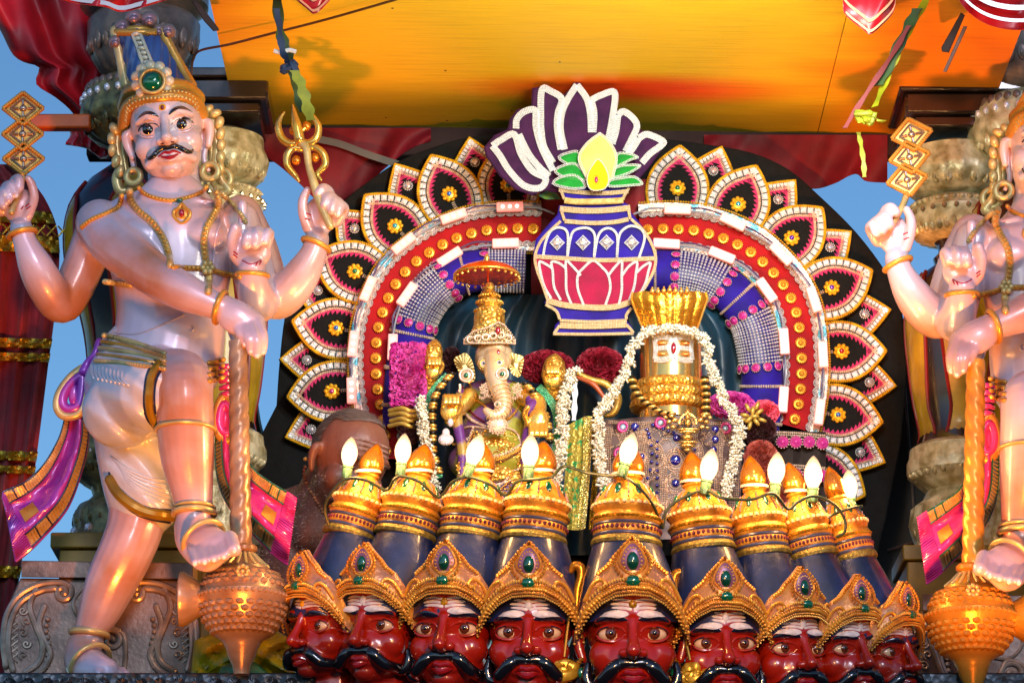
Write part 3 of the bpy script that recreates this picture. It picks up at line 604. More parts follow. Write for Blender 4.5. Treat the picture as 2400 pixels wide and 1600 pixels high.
# ================================================================ scroll pedestals
def pedestal(dx, dy, label):
    y = -.2; t = thing('scroll_pedestal', label, 'pedestal', P(240 + dx, 1585 + dy, y), 'scrolled pedestals')
    q = lambda pts: [(a + dx, b + dy) for a, b in pts]
    mb = MB(); plate(mb, q([(50, 1313), (452, 1318), (452, 1357), (50, 1352)]), y - .02, y + .2, bev=2); build('top_slab', mb, bronze, t, smooth=False)
    body = [(48, 1354), (440, 1358), (446, 1420), (440, 1480), (446, 1560), (440, 1582), (10, 1582), (4, 1500), (14, 1430)]
    mb = MB(); plate(mb, q(body), y, y + .2, bev=3); build('body', mb, bronze, t, smooth=False)
    def relief(nm, pts, r, closed=False, rr=None):
        mb = MB(); c = cr(pts, 8, closed); tube(mb, [PA(a + dx, b + dy, y - .004) for a, b in c], rr or r * .001, 8, closed=closed, round_=not closed); return mb
    def spiral(cx, cy, r0, turns, a0, sg): return [(cx + math.cos(a0 + sg * k / 14 * turns * 6.28) * r0 * (1 - k / 16), cy + math.sin(a0 + sg * k / 14 * turns * 6.28) * r0 * (1 - k / 16)) for k in range(15)]
    for k, (mir) in enumerate((0, 1)):
        mx = (lambda p: [(470 - a if mir else a, b) for a, b in p])
        mb = MB()
        paths = [[(14, 1560), (8, 1500), (16, 1440), (44, 1396), (90, 1370), (140, 1364), (165, 1376)] + spiral(148, 1388, 22, 1.4, -1.0, 1)[2:],
                 [(104, 1420), (92, 1460), (104, 1500), (118, 1530), (106, 1562), (84, 1580)],
                 [(84, 1380), (70, 1420), (82, 1460), (100, 1510), (92, 1550), (60, 1574)], [(30, 1570), (20, 1520), (24, 1460), (50, 1410), (96, 1384), (130, 1378)]]
        for p in paths: tube(mb, [PA(a + dx, b + dy, y - .003) for a, b in cr(mx(p), 6)], .0072, 8, round_=True)
        for i in range(9): 
            c = mx([(112 - 4 * math.sin(i), 1450 + i * 14)])[0]; ball(mb, PA(c[0] + dx, c[1] + dy, y - .004), .007, None, ICO1)
        build('scroll', mb, mat('rubbed_bronze', 'b8a494', .3, .45, lin('7c6a5c'), 20), t)
        mb = MB()
        for i in range(7):
            for sg in (1, -1):
                a = (16 + (0 if sg > 0 else 26), 1440 + i * 15); b = (16 + (26 if sg > 0 else 0), 1462 + i * 15); pp = mx([a, b]); tube(mb, [PA(u + dx, v + dy, y - .002) for u, v in pp], .0018, 5)
        for i in range(5): 
            pp = mx(spiral(54 + (i % 2) * 8, 1430 + i * 26, 11, 1.2, i * 2., 1)); tube(mb, [PA(u + dx, v + dy, y - .003) for u, v in pp], .0028, 6)
        build('lattice_relief', mb, MATS['rubbed_bronze'], t, kind='stuff')
    mb = MB(); tube(mb, [PA(a + dx, b + dy, y - .004) for a, b in cr(spiral(262, 1500, 30, 1.5, 2.6, 1) , 4)], .006, 8, round_=True); tube(mb, [PA(a + dx, b + dy, y - .004) for a, b in cr([(232, 1505), (250, 1470), (290, 1490), (292, 1560), (280, 1580)], 6)], .006, 8, round_=True)
    tube(mb, [PA(a + dx, b + dy, y - .003) for a, b in cr([(200, 1370), (172, 1410), (190, 1450), (250, 1465), (285, 1430), (270, 1385)], 6)], .004, 8, round_=True)
    build('scroll', mb, MATS['rubbed_bronze'], t)
pedestal(0, 0, 'carved bronze pedestal with scrolls behind the left guardian standing foot')
pedestal(2112, 78, 'carved bronze pedestal with scrolls at the lower right edge')
# dark side panel of the float behind the right guardian
t = thing('side_panel', 'dark brown painted panel behind the right column and guardian', 'panel', P(2250, 1600, .6))
mb = MB(); plate(mb, [(2020, 790), (2130, 740), (2600, 740), (2600, 1700), (2020, 1700)], .6, .64); build('board', mb, mat('dark_brown_board', '2e2623', .5, 0, lin('1c1614'), 5), t, smooth=False)
mb = MB()
for a, b, c, d in ((2080, 1290, 2170, 1260), (2060, 1400, 2150, 1380), (2120, 900, 2150, 1300), (2150, 950, 2185, 1250)): tube(mb, [PA(a, b, .59), PA(c, d, .59)], .004, 5)
build('batten', mb, bronze, t)
# cloths at the lower left
t = thing('yellow_cloth', 'crumpled yellow satin cloth around the foot of the left mace', 'cloth', P(600, 1588, -.3))
ysat = mat('yellow_satin', 'b8a408', .35, 0, lin('847408'), 12, .6, 30)
def lump(name, m, t, pts, y, amp, seed):
    mb = MB(); rg = random.Random(seed)
    c = np.mean(pts, axis=0)
    def fn(u, v):
        q = along(pts + [pts[0]], n=1, a=min(u, .9999), b=min(u, .9999) + .0001)[0][0]; k = math.sin(v * math.pi / 2)
        p = c + (q - c) * k; return PA(p[0], p[1], y - .07 * math.cos(v * math.pi / 2) - amp * math.sin(p[0] * .09 + seed + 2 * math.sin(p[1] * .05)) * math.cos(p[1] * .07))
    grid(mb, fn, 60, 16); return build(name, mb, m, t)
lump('cloth', ysat, t, [(445, 1600), (455, 1500), (500, 1480), (580, 1490), (640, 1472), (690, 1500), (722, 1600)], -.28, .018, 1)
t = thing('green_cloth', 'teal green satin cloth below the left mace foot', 'cloth', P(590, 1588, -.38)); lump('cloth', mat('green_satin', '0c7c5c', .35, 0, lin('085840'), 12, .5, 30), t, [(500, 1600), (520, 1560), (560, 1545), (600, 1550), (655, 1600)], -.36, .01, 4)
t = thing('dark_cloth', 'dark teal cloth beside the left mace in front of the sky', 'cloth', P(620, 1100, .36)); 
mb = MB(); drape_grid(mb, [(578, 860), (582, 960), (580, 1060), (576, 1300)], [(596, 860), (612, 990), (640, 1080), (690, 1300)], .36, .012, 2, 24, 30); build('cloth', mb, mat('dark_teal_cloth', '0c3a34', .7, 0, lin('2a1620'), 5), t)
# ================================================================ black backdrop and shrine arch
YB = .30
pts = [tuple(q) for q in cr([(2110, 1040), (2124, 900), (2121, 800), (2110, 710), (2078, 640), (2007, 545), (1918, 457), (1846, 396), (1757, 357), (1650, 338), (1557, 326), (1385, 312), (1230, 314), (1100, 322), (1003, 350), (932, 380), (860, 428), (800, 478), (740, 550), (695, 640), (668, 740), (655, 850), (648, 950)], 4)]
pts += [(612, 1020), (590, 1090), (575, 1300), (640, 1600), (2010, 1600), (2030, 1400), (2075, 1220)]
t = thing('black_backdrop', 'large round black velvet board behind the jewelled arch', 'backdrop', P(1385, 1600, YB))
mb = MB(); plate(mb, pts[::-1], YB, YB + .04, bev=3); build('board', mb, mk('velvet_black'), t, smooth=False)
# arch centre line
half = [(905, 1075), (903, 1010), (891, 945), (882, 890), (881, 821), (886, 775), (893, 746), (905, 712), (921, 678), (941, 648), (968, 620), (999, 598), (1032, 577), (1065, 561), (1101, 549), (1139, 541), (1174, 538), (1213, 537), (1268, 538)]
halfR = [(1500, 541), (1529, 539), (1562, 537), (1598, 539), (1634, 542), (1667, 551), (1701, 562), (1734, 577), (1766, 596), (1793, 620), (1818, 646), (1839, 673), (1857, 706), (1868, 741), (1874, 776), (1877, 812), (1879, 850), (1878, 886), (1875, 923), (1869, 960), (1858, 1000)]
AL = cr(half, 5); AR = cr(halfR, 5)       # left: bottom -> top, right: top -> bottom ; both run clockwise on screen
def smooth2(p, k=6):
    p = p.copy()
    for _ in range(k): p[1:-1] = (p[:-2] + 2 * p[1:-1] + p[2:]) / 4
    return p
AL, AR = smooth2(AL), smooth2(AR)
def out(p, d): return offs(p, -d)       # outwards
arch = thing('shrine_arch', 'red velvet arch with round gold medallions and scalloped lace around the shrine', 'arch', P(1385, 1100, .24))
lace = mat('silver_lace', 'c8b8b0', .4, .3, lin('8c7c84'), 90, .8, 160)
paisley = mat('beaded_paisley_trim', 'd8b8a8', .3, .35, lin('4a98b0'), 34, .8, 130, nlo=.4, nhi=.52)
def ang(t): return math.atan2(-t[1], t[0])
med = None; scal = None
def rotm(t):      # local x along t (picture direction), z outwards
    c, s = t[0], -t[1]; return np.array([[c, 0, -s], [0, 1, 0], [s, 0, c]])
def place(me, name, q, tg, y, parent, s=None, kind=None, label=None):
    o = link(name, me, parent, P(q[0], q[1], y)); o.rotation_euler = (0, -math.atan2(-tg[1], tg[0]), 0)
    k = (s or 1) * S(q[0], q[1], y) * 1000; o.scale = (k, k, k)
    if kind: o['kind'] = kind
    if label: o['label'] = label
    return o
# shared pieces (millimetre = picture unit)
def m_medallion():
    mb = MB(); R = np.array(Matrix.Rotation(rad(90), 3, 'X'))
    lathe(mb, [(.0115, 0), (.0125, .002), (.0105, .004), (.008, .003), (.006, .005), (.003, .008), (.0001, .009)], (0, 0, 0), 16, rot=R)
    for k in range(16): a = k * math.pi / 8; ball(mb, (math.cos(a) * .0118, -.004, math.sin(a) * .0118), .0022, None, ICO1)
    me = mb.mesh('medallion'); me.materials.append(mat('medallion_gold', 'f4b040', .3, .6, lin('d88820'), 90)); return me
MED = m_medallion()
def m_scallop():
    mb = MB()
    pl = [(math.cos(a) * .0115, math.sin(a) * .0125) for a in np.linspace(0, math.pi, 12)]
    n = len(pl); V = [(x, -.002, -z) for x, z in pl] + [(x, .002, -z) for x, z in pl] + [(0, -.004, -.003)]
    F = [[i, i + 1, 2 * n] for i in range(n - 1)] + [[i, n + i, n + i + 1, i + 1] for i in range(n - 1)] + [[n - 1, 0, 2 * n]]
    mb.add(V, F); 
    for k in range(5): a = math.pi * (k + .5) / 5; tube(mb, [(math.cos(a) * .002, -.004, -math.sin(a) * .002 - .002), (math.cos(a) * .010, -.0025, -math.sin(a) * .011)], .0009, 4)
    tube(mb, [(x, -.0025, -z) for x, z in pl], .0015, 5)
    me = mb.mesh('scallop'); me.materials.append(lace); return me
SCAL = m_scallop()
for p in (AL, AR):
    mb = MB(); strip(mb, out(p, 34), out(p, -34), .235, .27); build('velvet_band', mb, mk('velvet_red'), arch, smooth=False)
    mb = MB(); strip(mb, out(p, 62), out(p, 40), .232, .268); build('paisley_trim', mb, paisley, arch, smooth=False)
    mb = MB(); strip(mb, out(p, -40), out(p, -52), .232, .268); build('paisley_trim', mb, paisley, arch, smooth=False)
    mb = MB(); 
    for d, r in ((66, 3.2), (-56, 3.0), (-50, 2.)): beads(mb, out(p, d), .229, r, r * 1.9, fl=1)
    build('gold_cord', mb, gold, arch, kind='stuff')
    for q, tg in zip(*along(p, 36)): place(MED, 'medallion', q, tg, .234, arch)
    for q, tg in zip(*along(out(p, 42), 21)): place(SCAL, 'scallop', q, tg, .231, arch)
    for q, tg in zip(*along(out(p, -40), 21)): place(SCAL, 'scallop', q, -tg, .231, arch)
# ---- lit LED strings
ledm = mat('led_module_plastic', 'c8a8a4', .4, emit='ff8070', es=.75); ledd = mat('led_lens', 'ffffff', .2, emit='ffd8c8', es=2.2)
def m_led():
    mb = MB(); box(mb, (0, 0, 0), (.032, .0055, .0115), bev=.002)
    me = mb.mesh('led_module', smooth=False); me.materials.append(ledm)
    l = MB()
    for k in range(3): ball(l, ((k - 1) * .017, -.0055, 0), (.0055, .003, .0055), None, ICO1)
    m2 = l.mesh('lens'); m2.materials.append(ledd); return me, m2
LEDM, LEDL = m_led()
def led_string(label, mods, y, ext=[]):
    t = thing('light_string', label, 'string lights', P(mods[0][0], mods[0][1], y), 'white light strings along the arch')
    for (x, yy, a) in mods:
        tg = (math.cos(rad(a)), math.sin(rad(a)))
        o = place(LEDM, 'lit_module', (x, yy), tg, y, t, .98); l = link('lens', LEDL, o, local=(0, 0, 0))
    for (a, b) in zip(mods, mods[1:]):
        for d in (-4, 3):
            da, db = rad(a[2]), rad(b[2]); p0 = arr([a[0] + math.cos(da) * 30, a[1] + math.sin(da) * 30 + d]); p3 = arr([b[0] - math.cos(db) * 30, b[1] - math.sin(db) * 30 + d])
            md = (p0 + p3) / 2 + arr([d * .8, d * .5]) + (arr([math.cos(da) - math.cos(db), math.sin(da) - math.sin(db)])) * 8
            mb = MB(); tube(mb, cr([PA(*p0, y + .003), PA(*md, y - .004), PA(*p3, y + .003)], 8), .0024, 6); build('wire', mb, mat('violet_grey_wire', '4c3c64', .35) if d < 0 else mat('pale_wire', '8c90a0', .3), t)
    for a, b in ext:
        mb = MB(); tube(mb, cr([PA(*q, y + .002) for q in (a, ((a[0] + b[0]) / 2, (a[1] + b[1]) / 2 - 6), b)], 6), .0026, 6); build('wire', mb, MATS['pale_wire'], t)
ROL = [(824, 915, -92), (828, 806, -84), (863, 677, -68), (946, 571, -40), (1063, 507, -20), (1195, 485, -2)]
led_string('outer lit white module string on the left half of the arch', ROL, .205, [((1225, 485), (1300, 502))])
led_string('inner lit white module string on the left half of the arch', [(920, 813, -88), (954, 690, -56), (1054, 602, -34), (1185, 570, -2)], .205)
led_string('outer lit white module string on the right half of the arch', [(1588, 491, 2), (1718, 520, 27), (1831, 595, 47), (1908, 702, 74), (1929, 831, 88), (1921, 965, 98)], .205, [((1485, 502), (1560, 488))])
led_string('inner lit white module string on the right half of the arch', [(1562, 571, 4), (1692, 598, 23), (1797, 680, 56), (1838, 800, 87), (1836, 936, 95)], .205)
# ---- inner padded ring: blue velvet, silver studs, pink scallops
tubeT = thing('padded_ring', 'padded blue velvet ring with silver studded bands inside the red arch', 'arch', P(1385, 1000, .22))
def sec(p, a, b):
    s = arclen(p); pa = [np.argmin(np.linalg.norm(p - arr(q), axis=1)) for q in (a, b)]; return p[pa[0]:pa[1] + 1]
TL = smooth2(cr([(945, 1000), (950, 900), (962, 800), (978, 740), (1010, 688), (1052, 652), (1100, 636), (1160, 632), (1232, 634)], 12), 10)
TR = smooth2(cr([(1490, 634), (1540, 634), (1600, 636), (1660, 652), (1716, 688), (1757, 740), (1776, 800), (1786, 870), (1786, 940), (1776, 1010)], 12), 10)
HW = 50
def rsurf(p, y, mb=None, hw=HW, d=.042, k=12, grow=0.):
    def fn(u, v):
        i = u * (len(p) - 1); q = np.array([np.interp(i, np.arange(len(p)), p[:, c]) for c in (0, 1)])
        j = min(int(i), len(p) - 2); tg = p[j + 1] - p[j]; tg = tg / np.linalg.norm(tg); nrm = arr([tg[1], -tg[0]])
        a = v * math.pi; q = q + nrm * math.cos(a) * (hw + grow * 1000); return PA(q[0], q[1], y - (d + grow) * math.sin(a))
    return fn
PAL = mat('plum_scallop', 'c8308c', .35, .1, lin('8c1c5c'), 60, .4, 100)
def m_psc():
    mb = MB(); R = np.array(Matrix.Rotation(rad(90), 3, 'X')); lathe(mb, [(.0105, 0), (.0105, .003), (.0085, .004), (.004, .004), (.003, .006), (.0001, .0062)], (0, 0, 0), 14, PAL, rot=R)
    for k in range(14): a = k * math.pi / 7; ball(mb, (math.cos(a) * .0108, -.003, math.sin(a) * .0108), .0016, champ, OCT)
    return mb.mesh('sequin_disc')
PSC = m_psc()
def padded(p, bounds):
    cuts = [np.argmin(np.linalg.norm(p - arr(q), axis=1)) for q, _ in bounds] + [len(p) - 1]
    for k, (q, kind) in enumerate(bounds):
        i0, i1 = cuts[k], cuts[k + 1]; sp = p[i0:i1 + 1]
        if len(sp) < 3: continue
        mb = MB(); fn = rsurf(sp, .235); grid(mb, fn, 3 * len(sp), 14)
        if kind == 'v':
            build('velvet_section', mb, mk('velvet_blue'), tubeT)
            j = len(sp) // 2; s2 = sp[max(0, j - 1):j + 2]; mb = MB(); f2 = rsurf(s2, .235, grow=.0025)
            for u in (.35, .5, .65):
                for q2 in [f2(u, v) for v in np.linspace(0, 1, 30)]: ball(mb, q2, .0026, None, OCT)
            build('rhinestone_strip', mb, champ, tubeT, kind='stuff')
        else:
            build('mesh_section', mb, mat('navy_mesh', '1e1668', .5, 0, lin('100c48'), 60), tubeT)
            L_ = arclen(sp)[-1]; nu = max(2, int(L_ / 7.2)); mb = MB(); f2 = rsurf(sp, .235, grow=.0015)
            for a in range(nu):
                for b in range(20):
                    ball(mb, f2((a + .5) / nu, (b + .5) / 20), (.0033, .0033, .0033), None, OCT)
            build('silver_stud', mb, silver, tubeT, kind='stuff')
            for e, sg in ((0, -1), (-1, 1)):
                jj = max(0, i0 - 2) if e == 0 else min(len(p) - 2, i1 + 1)
                if (e == 0 and i0 < 3) or (e == -1 and i1 > len(p) - 4): continue
                f3 = rsurf(p[jj:jj + 2], .235, grow=.002); tg = (p[jj + 1] - p[jj]); tg /= np.linalg.norm(tg)
                for b in range(6):
                    v = (b + .5) / 6; o = link('sequin_disc', PSC, tubeT, Vector(f3(.5, v))); o.rotation_euler = (0, 0, 0)
                    nrm = arr([tg[1], -tg[0]]); an = (v - .5) * math.pi; ax = Vector((tg[0], 0, -tg[1]))
                    o.rotation_mode = 'QUATERNION'; o.rotation_quaternion = Quaternion(ax, an * .9)
padded(TL, [((945, 1000), 'v'), ((950, 905), 'v'), ((958, 826), 'v'), ((972, 752), 's'), ((1040, 660), 'v'), ((1146, 632), 's')])
padded(TR, [((1490, 634), 'v'), ((1592, 636), 's'), ((1690, 670), 'v'), ((1757, 742), 's'), ((1782, 850), 'v'), ((1788, 960), 'v')])
# ---- jewelled petals
pk = mk('velvet_pink'); bk = mk('velvet_black')
FN = lambda x, z, y: arr([x * .001, y, -z * .001])
def petal_outline(big):
    if big: L_ = [(-58, 78), (-66, 55), (-74, 28), (-76, 0), (-70, -32), (-52, -64), (-26, -90), (0, -110)]
    else: L_ = [(-62, 40), (-58, 18), (-52, -6), (-34, -30), (-16, -50), (0, -66)]
    l = cr(L_, 4); r = l[::-1][1:] * [-1, 1]; return np.vstack([l, r])
def stone_mesh(w, h):
    mb = MB(); V = []
    for z, k in ((0, 1), (-.003, 1), (-.0055, .55)):
        V += [(-w * k, z, -h * k), (w * k, z, -h * k), (w * k, z, h * k), (-w * k, z, h * k)]
    F = [[0,1,5,4],[1,2,6,5],[2,3,7,6],[3,0,4,7],[4,5,9,8],[5,6,10,9],[6,7,11,10],[7,4,8,11],[8,9,10,11]]
    mb.add(V, F); me = mb.mesh('rhinestone', smooth=False); me.materials.append(stonew); return me
ST_B, ST_S = stone_mesh(.0066, .0072), stone_mesh(.0036, .0050)
def lbeads(path, r, step, y, m):
    mb = MB()
    for q in along(path, step)[0]: ball(mb, (q[0] * .001, y, -q[1] * .001), r * .001, m, OCT)
    return mb
def petal_proto(big, gem):
    o = petal_outline(big); n = len(o); ins = lambda d: offs(o, d)
    D = dict(g=3, s=14, b0=25, b1=29, p=32, z=41) if big else dict(g=3, s=12, b0=19, b1=22, p=24, z=34)
    root = bpy.data.objects.new('jewelled_petal', None); COL.objects.link(root); root.empty_display_size = .03
    mb = MB(); plate(mb, [tuple(q) for q in o], .0, .012, fn=FN); blocal('backing', mb, bk, root, smooth=False)
    mb = MB(); mb2 = lbeads(ins(D['g']), 3.4, 5.2, -.003, None); mb3 = lbeads(ins(D['g'] + 3.5), 2.4, 4.8, -.003, None)
    for q in (mb2, mb3): mb.add(np.vstack(q.v), q.f)
    blocal('gold_bead_edge', mb, gold, root, kind='stuff')
    mb = MB(); strip(mb, ins(D['s'] - (8 if big else 6)), ins(D['s'] + (8 if big else 6)), -.001, .001, fn=FN); blocal('stone_backing', mb, mat('black_mesh_ribbon', '1c1c22', .5), root, smooth=False)
    c = ins(D['s']); st = ST_B if big else ST_S
    for q, tg in zip(*along(c, 16.2 if big else 9.0)):
        s = link('rhinestone', st, root, local=(q[0] * .001, -.001, -q[1] * .001)); s.rotation_euler = (0, -math.atan2(-tg[1], tg[0]), 0)
    mb = MB()
    for k, d in enumerate(np.linspace(D['b0'], D['b1'], 3 if big else 2)):
        q = lbeads(ins(d), 2.2, 4.4, -.002, None); mb.add(np.vstack(q.v), q.f)
    blocal('champagne_beads', mb, champ, root, kind='stuff')
    # zigzag edged pink felt
    a = ins(D['p'] - 3); L_ = arclen(ins(D['z'] - 4))[-1]; k = int(L_ / (11 if big else 10)); inn = ins(D['z']); inn2 = ins(D['z'] - 9)
    s = arclen(inn); A, B = [], []
    N = k * 2 + 1
    for i in range(N):
        tt = i / (N - 1); f = lambda p: np.array([np.interp(tt * arclen(p)[-1], arclen(p), p[:, c]) for c in (0, 1)])
        A.append(f(a)); B.append(f(inn) if i % 2 else f(inn2))
    mb = MB(); strip(mb, np.array(A), np.array(B), -.0022, .001, fn=FN); blocal('zigzag_felt', mb, pk, root, smooth=False)
    R = np.array(Matrix.Rotation(rad(90), 3, 'X'))
    if big:
        mb = MB(); lathe(mb, [(.010, 0), (.012, .004), (.008, .006), (.0001, .006)], (0, 0, 0), 16, rot=R)
        for j in range(9):
            a = j * 2 * math.pi / 9; ball(mb, (math.cos(a) * .0145, -.004, math.sin(a) * .0145), (.0052, .0045, .0052), None, ICO2); ball(mb, (math.cos(a) * .0145, -.0085, math.sin(a) * .0145), .0018, None, ICO1)
        f = blocal('flower', mb, mat('flower_gold', 'ffd038', .3, .5, lin('c88a18'), 160), root)
        mb = MB(); ball(mb, (0, -.0075, 0), (.0062, .004, .0062), None, ICO2); blocal('gem', mb, gem, f)
        mb = MB()
        for r_ in range(9):
            for c_ in (-1, 0, 1): ball(mb, (c_ * .0028, -.001, -.022 - r_ * .0045), .0019, None, OCT)
        blocal('stem', mb, champ, root)
    else:
        mb = MB(); ball(mb, (0, -.002, 0), (.0105, .006, .0105), None, ICO2)
        g = blocal('crystal', mb, crystal, root)
        mb = MB()
        for j in range(14): a = j * math.pi / 7; ball(mb, (math.cos(a) * .0105, -.002, math.sin(a) * .0105), .0019, None, OCT)
        blocal('crystal_rim', mb, white, g)
    return root
gems = dict(green=gemg, blue=mat('light_blue_gem', '2868c0', .08, .3, coat=1.), cyan=gemc, violet=gemv, red=gemr, pink=mat('magenta_gem', 'b0186c', .08, .2, coat=1.))
BIG = [(1588, 442, 4, 'green'), (1730, 480, 25, 'cyan'), (1855, 559, 45, 'violet'), (1949, 675, 66, 'violet'), (1972, 824, 89, 'red'), (1964, 973, 99, 'blue'), (1932, 1114, 117, 'red'),
       (1191, 435, -3, 'green'), (1053, 456, -24, 'blue'), (926, 531, -43, 'cyan'), (832, 637, -64, 'green'), (788, 770, -80, 'blue'), (778, 918, -97, 'pink')]
SM = [(1672, 401, 19), (1824, 468, 41), (1946, 580, 52), (2026, 736, 80), (2038, 896, 98), (2016, 1060, 113), (1113, 381, -12), (956, 436, -30), (831, 536, -44), (745, 681, -66), (719, 844, -88), (729, 1006, -108)]
protoB = {}; protoS = None
def where(px, py):
    side = 'left' if px < 1385 else 'right'; return side, ('top' if py < 470 else 'upper' if py < 620 else 'middle' if py < 860 else 'lower')
ORD = ['first', 'second', 'third', 'fourth', 'fifth', 'sixth', 'seventh']
cnt = {'left': 0, 'right': 0}
for (px, py, a, g) in BIG:
    first = g not in protoB
    if first: protoB[g] = petal_proto(True, gems[g]); o = protoB[g]
    else: o = copy_tree(protoB[g])
    side, _ = where(px, py); cnt[side] += 1
    k = S(px, py, .262) * 1000; yv = .262 + (cnt[side] % 2) * .006; o.location = P(px, py, yv); o.rotation_euler = (0, rad(a), 0); o.scale = (k, k, k); W[o.name] = Vector(o.location)
    tag(o, f'large jewelled petal with {g} stone flower, {ORD[cnt[side]-1]} from the top {side}', 'ornament', 'large jewelled petals around the arch')
cnt = {'left': 0, 'right': 0}
for (px, py, a) in SM:
    if protoS is None: protoS = petal_proto(False, None); o = protoS
    else: o = copy_tree(protoS)
    side, _ = where(px, py); cnt[side] += 1
    k = S(px, py, .282) * 1000; o.location = P(px, py, .283); o.rotation_euler = (0, rad(a), 0); o.scale = (k, k, k); o.name = 'small_jewelled_petal'
    tag(o, f'small jewelled petal with a clear crystal, {ORD[cnt[side]-1]} from the top {side}', 'ornament', 'small jewelled petals around the arch')
# ---- lotus board
lot = thing('lotus_ornament', 'purple velvet lotus flower outlined in white beads above the pot', 'ornament', P(1340, 460, .1))
L0 = lambda zx, zy: (1100 + zx / 2.2407, 150 + zy / 2.24)
outl = [(395, 118), (330, 128), (325, 225), (250, 240), (212, 290), (200, 345), (130, 375), (75, 440), (90, 490), (160, 590), (240, 660), (330, 690), (400, 665), (560, 700), (700, 680), (860, 640), (930, 560), (1020, 440), (1020, 405), (940, 355), (900, 350), (890, 310), (840, 255), (775, 240), (775, 140), (690, 145), (625, 180), (565, 92), (500, 160), (470, 160)]
mb = MB(); plate(mb, [L0(*q) for q in outl], .056, .085, bev=4); build('board', mb, mk('velvet_purple'), lot, smooth=False)
beadw = mat('white_beads', 'f0f0f2', .3, .1, lin('c4ccd4'), 200)
lotus_paths = [
 [(120, 430), (165, 400), (235, 370), (270, 470), (330, 560), (400, 600), (372, 650), (290, 640), (210, 560), (160, 480), (120, 430)],
 [(245, 340), (250, 290), (290, 250), (345, 245), (350, 330), (380, 440), (440, 560)],
 [(260, 370), (310, 470), (365, 540), (420, 590)],
 [(375, 330), (380, 140), (430, 145), (485, 185), (465, 260), (462, 340), (480, 450)],
 [(375, 330), (390, 430), (440, 520)],
 [(565, 110), (520, 180), (488, 250), (478, 340), (500, 450)], [(565, 110), (615, 180), (635, 260), (640, 360)],
 [(640, 190), (690, 165), (762, 150), (755, 260), (735, 370), (725, 400)], [(640, 190), (655, 260), (650, 360)],
 [(780, 270), (810, 250), (860, 285), (880, 330), (850, 400), (820, 460)], [(780, 270), (770, 350), (750, 420)],
 [(890, 390), (935, 370), (1015, 405), (1005, 430), (950, 470), (905, 520)], [(890, 390), (860, 440), (830, 480)],
]
mb = MB(); mbs = MB()
for lp in lotus_paths:
    c = cr([L0(*q) for q in lp], 6)
    strip(mbs, offs(c, -7.5), offs(c, 7.5), .053, .057)
    for d in (-6.4, -3.2, 0, 3.2, 6.4): beads(mb, offs(c, d), .0515, 2.0, 4.1)
build('bead_backing', mbs, mat('white_tape', 'a8a8ae', .6), lot); build('bead_outline', mb, beadw, lot, kind='stuff')
# ---- kalasha pot
pot = thing('pot_ornament', 'blue and magenta velvet pot board outlined in rhinestones above the deities', 'ornament', P(1393, 780, .0))
Z = L0
PY = .032
pot_out = [(465, 655), (500, 700), (505, 735), (470, 745), (462, 790), (400, 860), (350, 920), (335, 1000), (345, 1080), (380, 1150), (405, 1230), (390, 1255), (440, 1280), (480, 1340), (450, 1370), (440, 1420), (865, 1420), (855, 1380), (825, 1345), (850, 1290), (855, 1240), (880, 1190), (945, 1150), (975, 1080), (985, 1000), (965, 930), (900, 840), (850, 780), (840, 740), (808, 725), (812, 695), (845, 655), (700, 640), (560, 640)]
mb = MB(); plate(mb, [Z(*q) for q in pot_out], PY, PY + .022, bev=4); build('board', mb, mk('velvet_blue'), pot, smooth=False)
mag = [(352, 1020), (980, 1020), (960, 1110), (915, 1190), (860, 1250), (640, 1275), (410, 1240), (370, 1140)]
mb = MB(); plate(mb, [Z(*q) for q in mag], PY - .003, PY + .001); build('magenta_panel', mb, mk('velvet_magenta'), pot, smooth=False)
chains = [ # (path, rows, material)
 ([(470, 660), (600, 675), (720, 678), (835, 668)], 3), ([(475, 650), (495, 700), (500, 712)], 2), ([(838, 650), (810, 700), (808, 715)], 2),
 ([(475, 760), (600, 770), (720, 768), (845, 755)], 4), ([(500, 825), (640, 835), (760, 830), (835, 815)], 3), ([(480, 760), (500, 822)], 2), ([(835, 757), (845, 815)], 2),
 ([(480, 825), (420, 880), (370, 940), (345, 1010), (355, 1080), (385, 1160), (412, 1240)], 2), ([(850, 815), (910, 870), (955, 940), (978, 1010), (970, 1080), (930, 1160), (870, 1250)], 2),
 ([(345, 1010), (500, 1020), (700, 1030), (978, 1020)], 3), ([(405, 1240), (500, 1265), (640, 1278), (760, 1275), (850, 1248)], 4),
 ([(400, 1262), (455, 1295), (475, 1340)], 2), ([(852, 1280), (825, 1315), (825, 1340)], 2), ([(475, 1345), (640, 1352), (826, 1345)], 2), ([(475, 1372), (640, 1376), (826, 1368)], 4), ([(475, 1372), (455, 1400), (445, 1415)], 2), ([(826, 1368), (850, 1395), (862, 1412)], 2), ([(440, 1416), (640, 1418), (862, 1414)], 2)]
arches_ = [([(388, 1005), (400, 940), (425, 880), (465, 858), (505, 870), (518, 910), (515, 1010)], 2), ([(515, 1010), (530, 920), (550, 875), (600, 860), (640, 870), (660, 910), (655, 1015)], 2), ([(655, 1015), (672, 920), (690, 880), (725, 862), (760, 875), (778, 915), (775, 1015)], 2), ([(775, 1015), (785, 910), (810, 868), (855, 850), (905, 870), (920, 920), (890, 1020)], 2)]
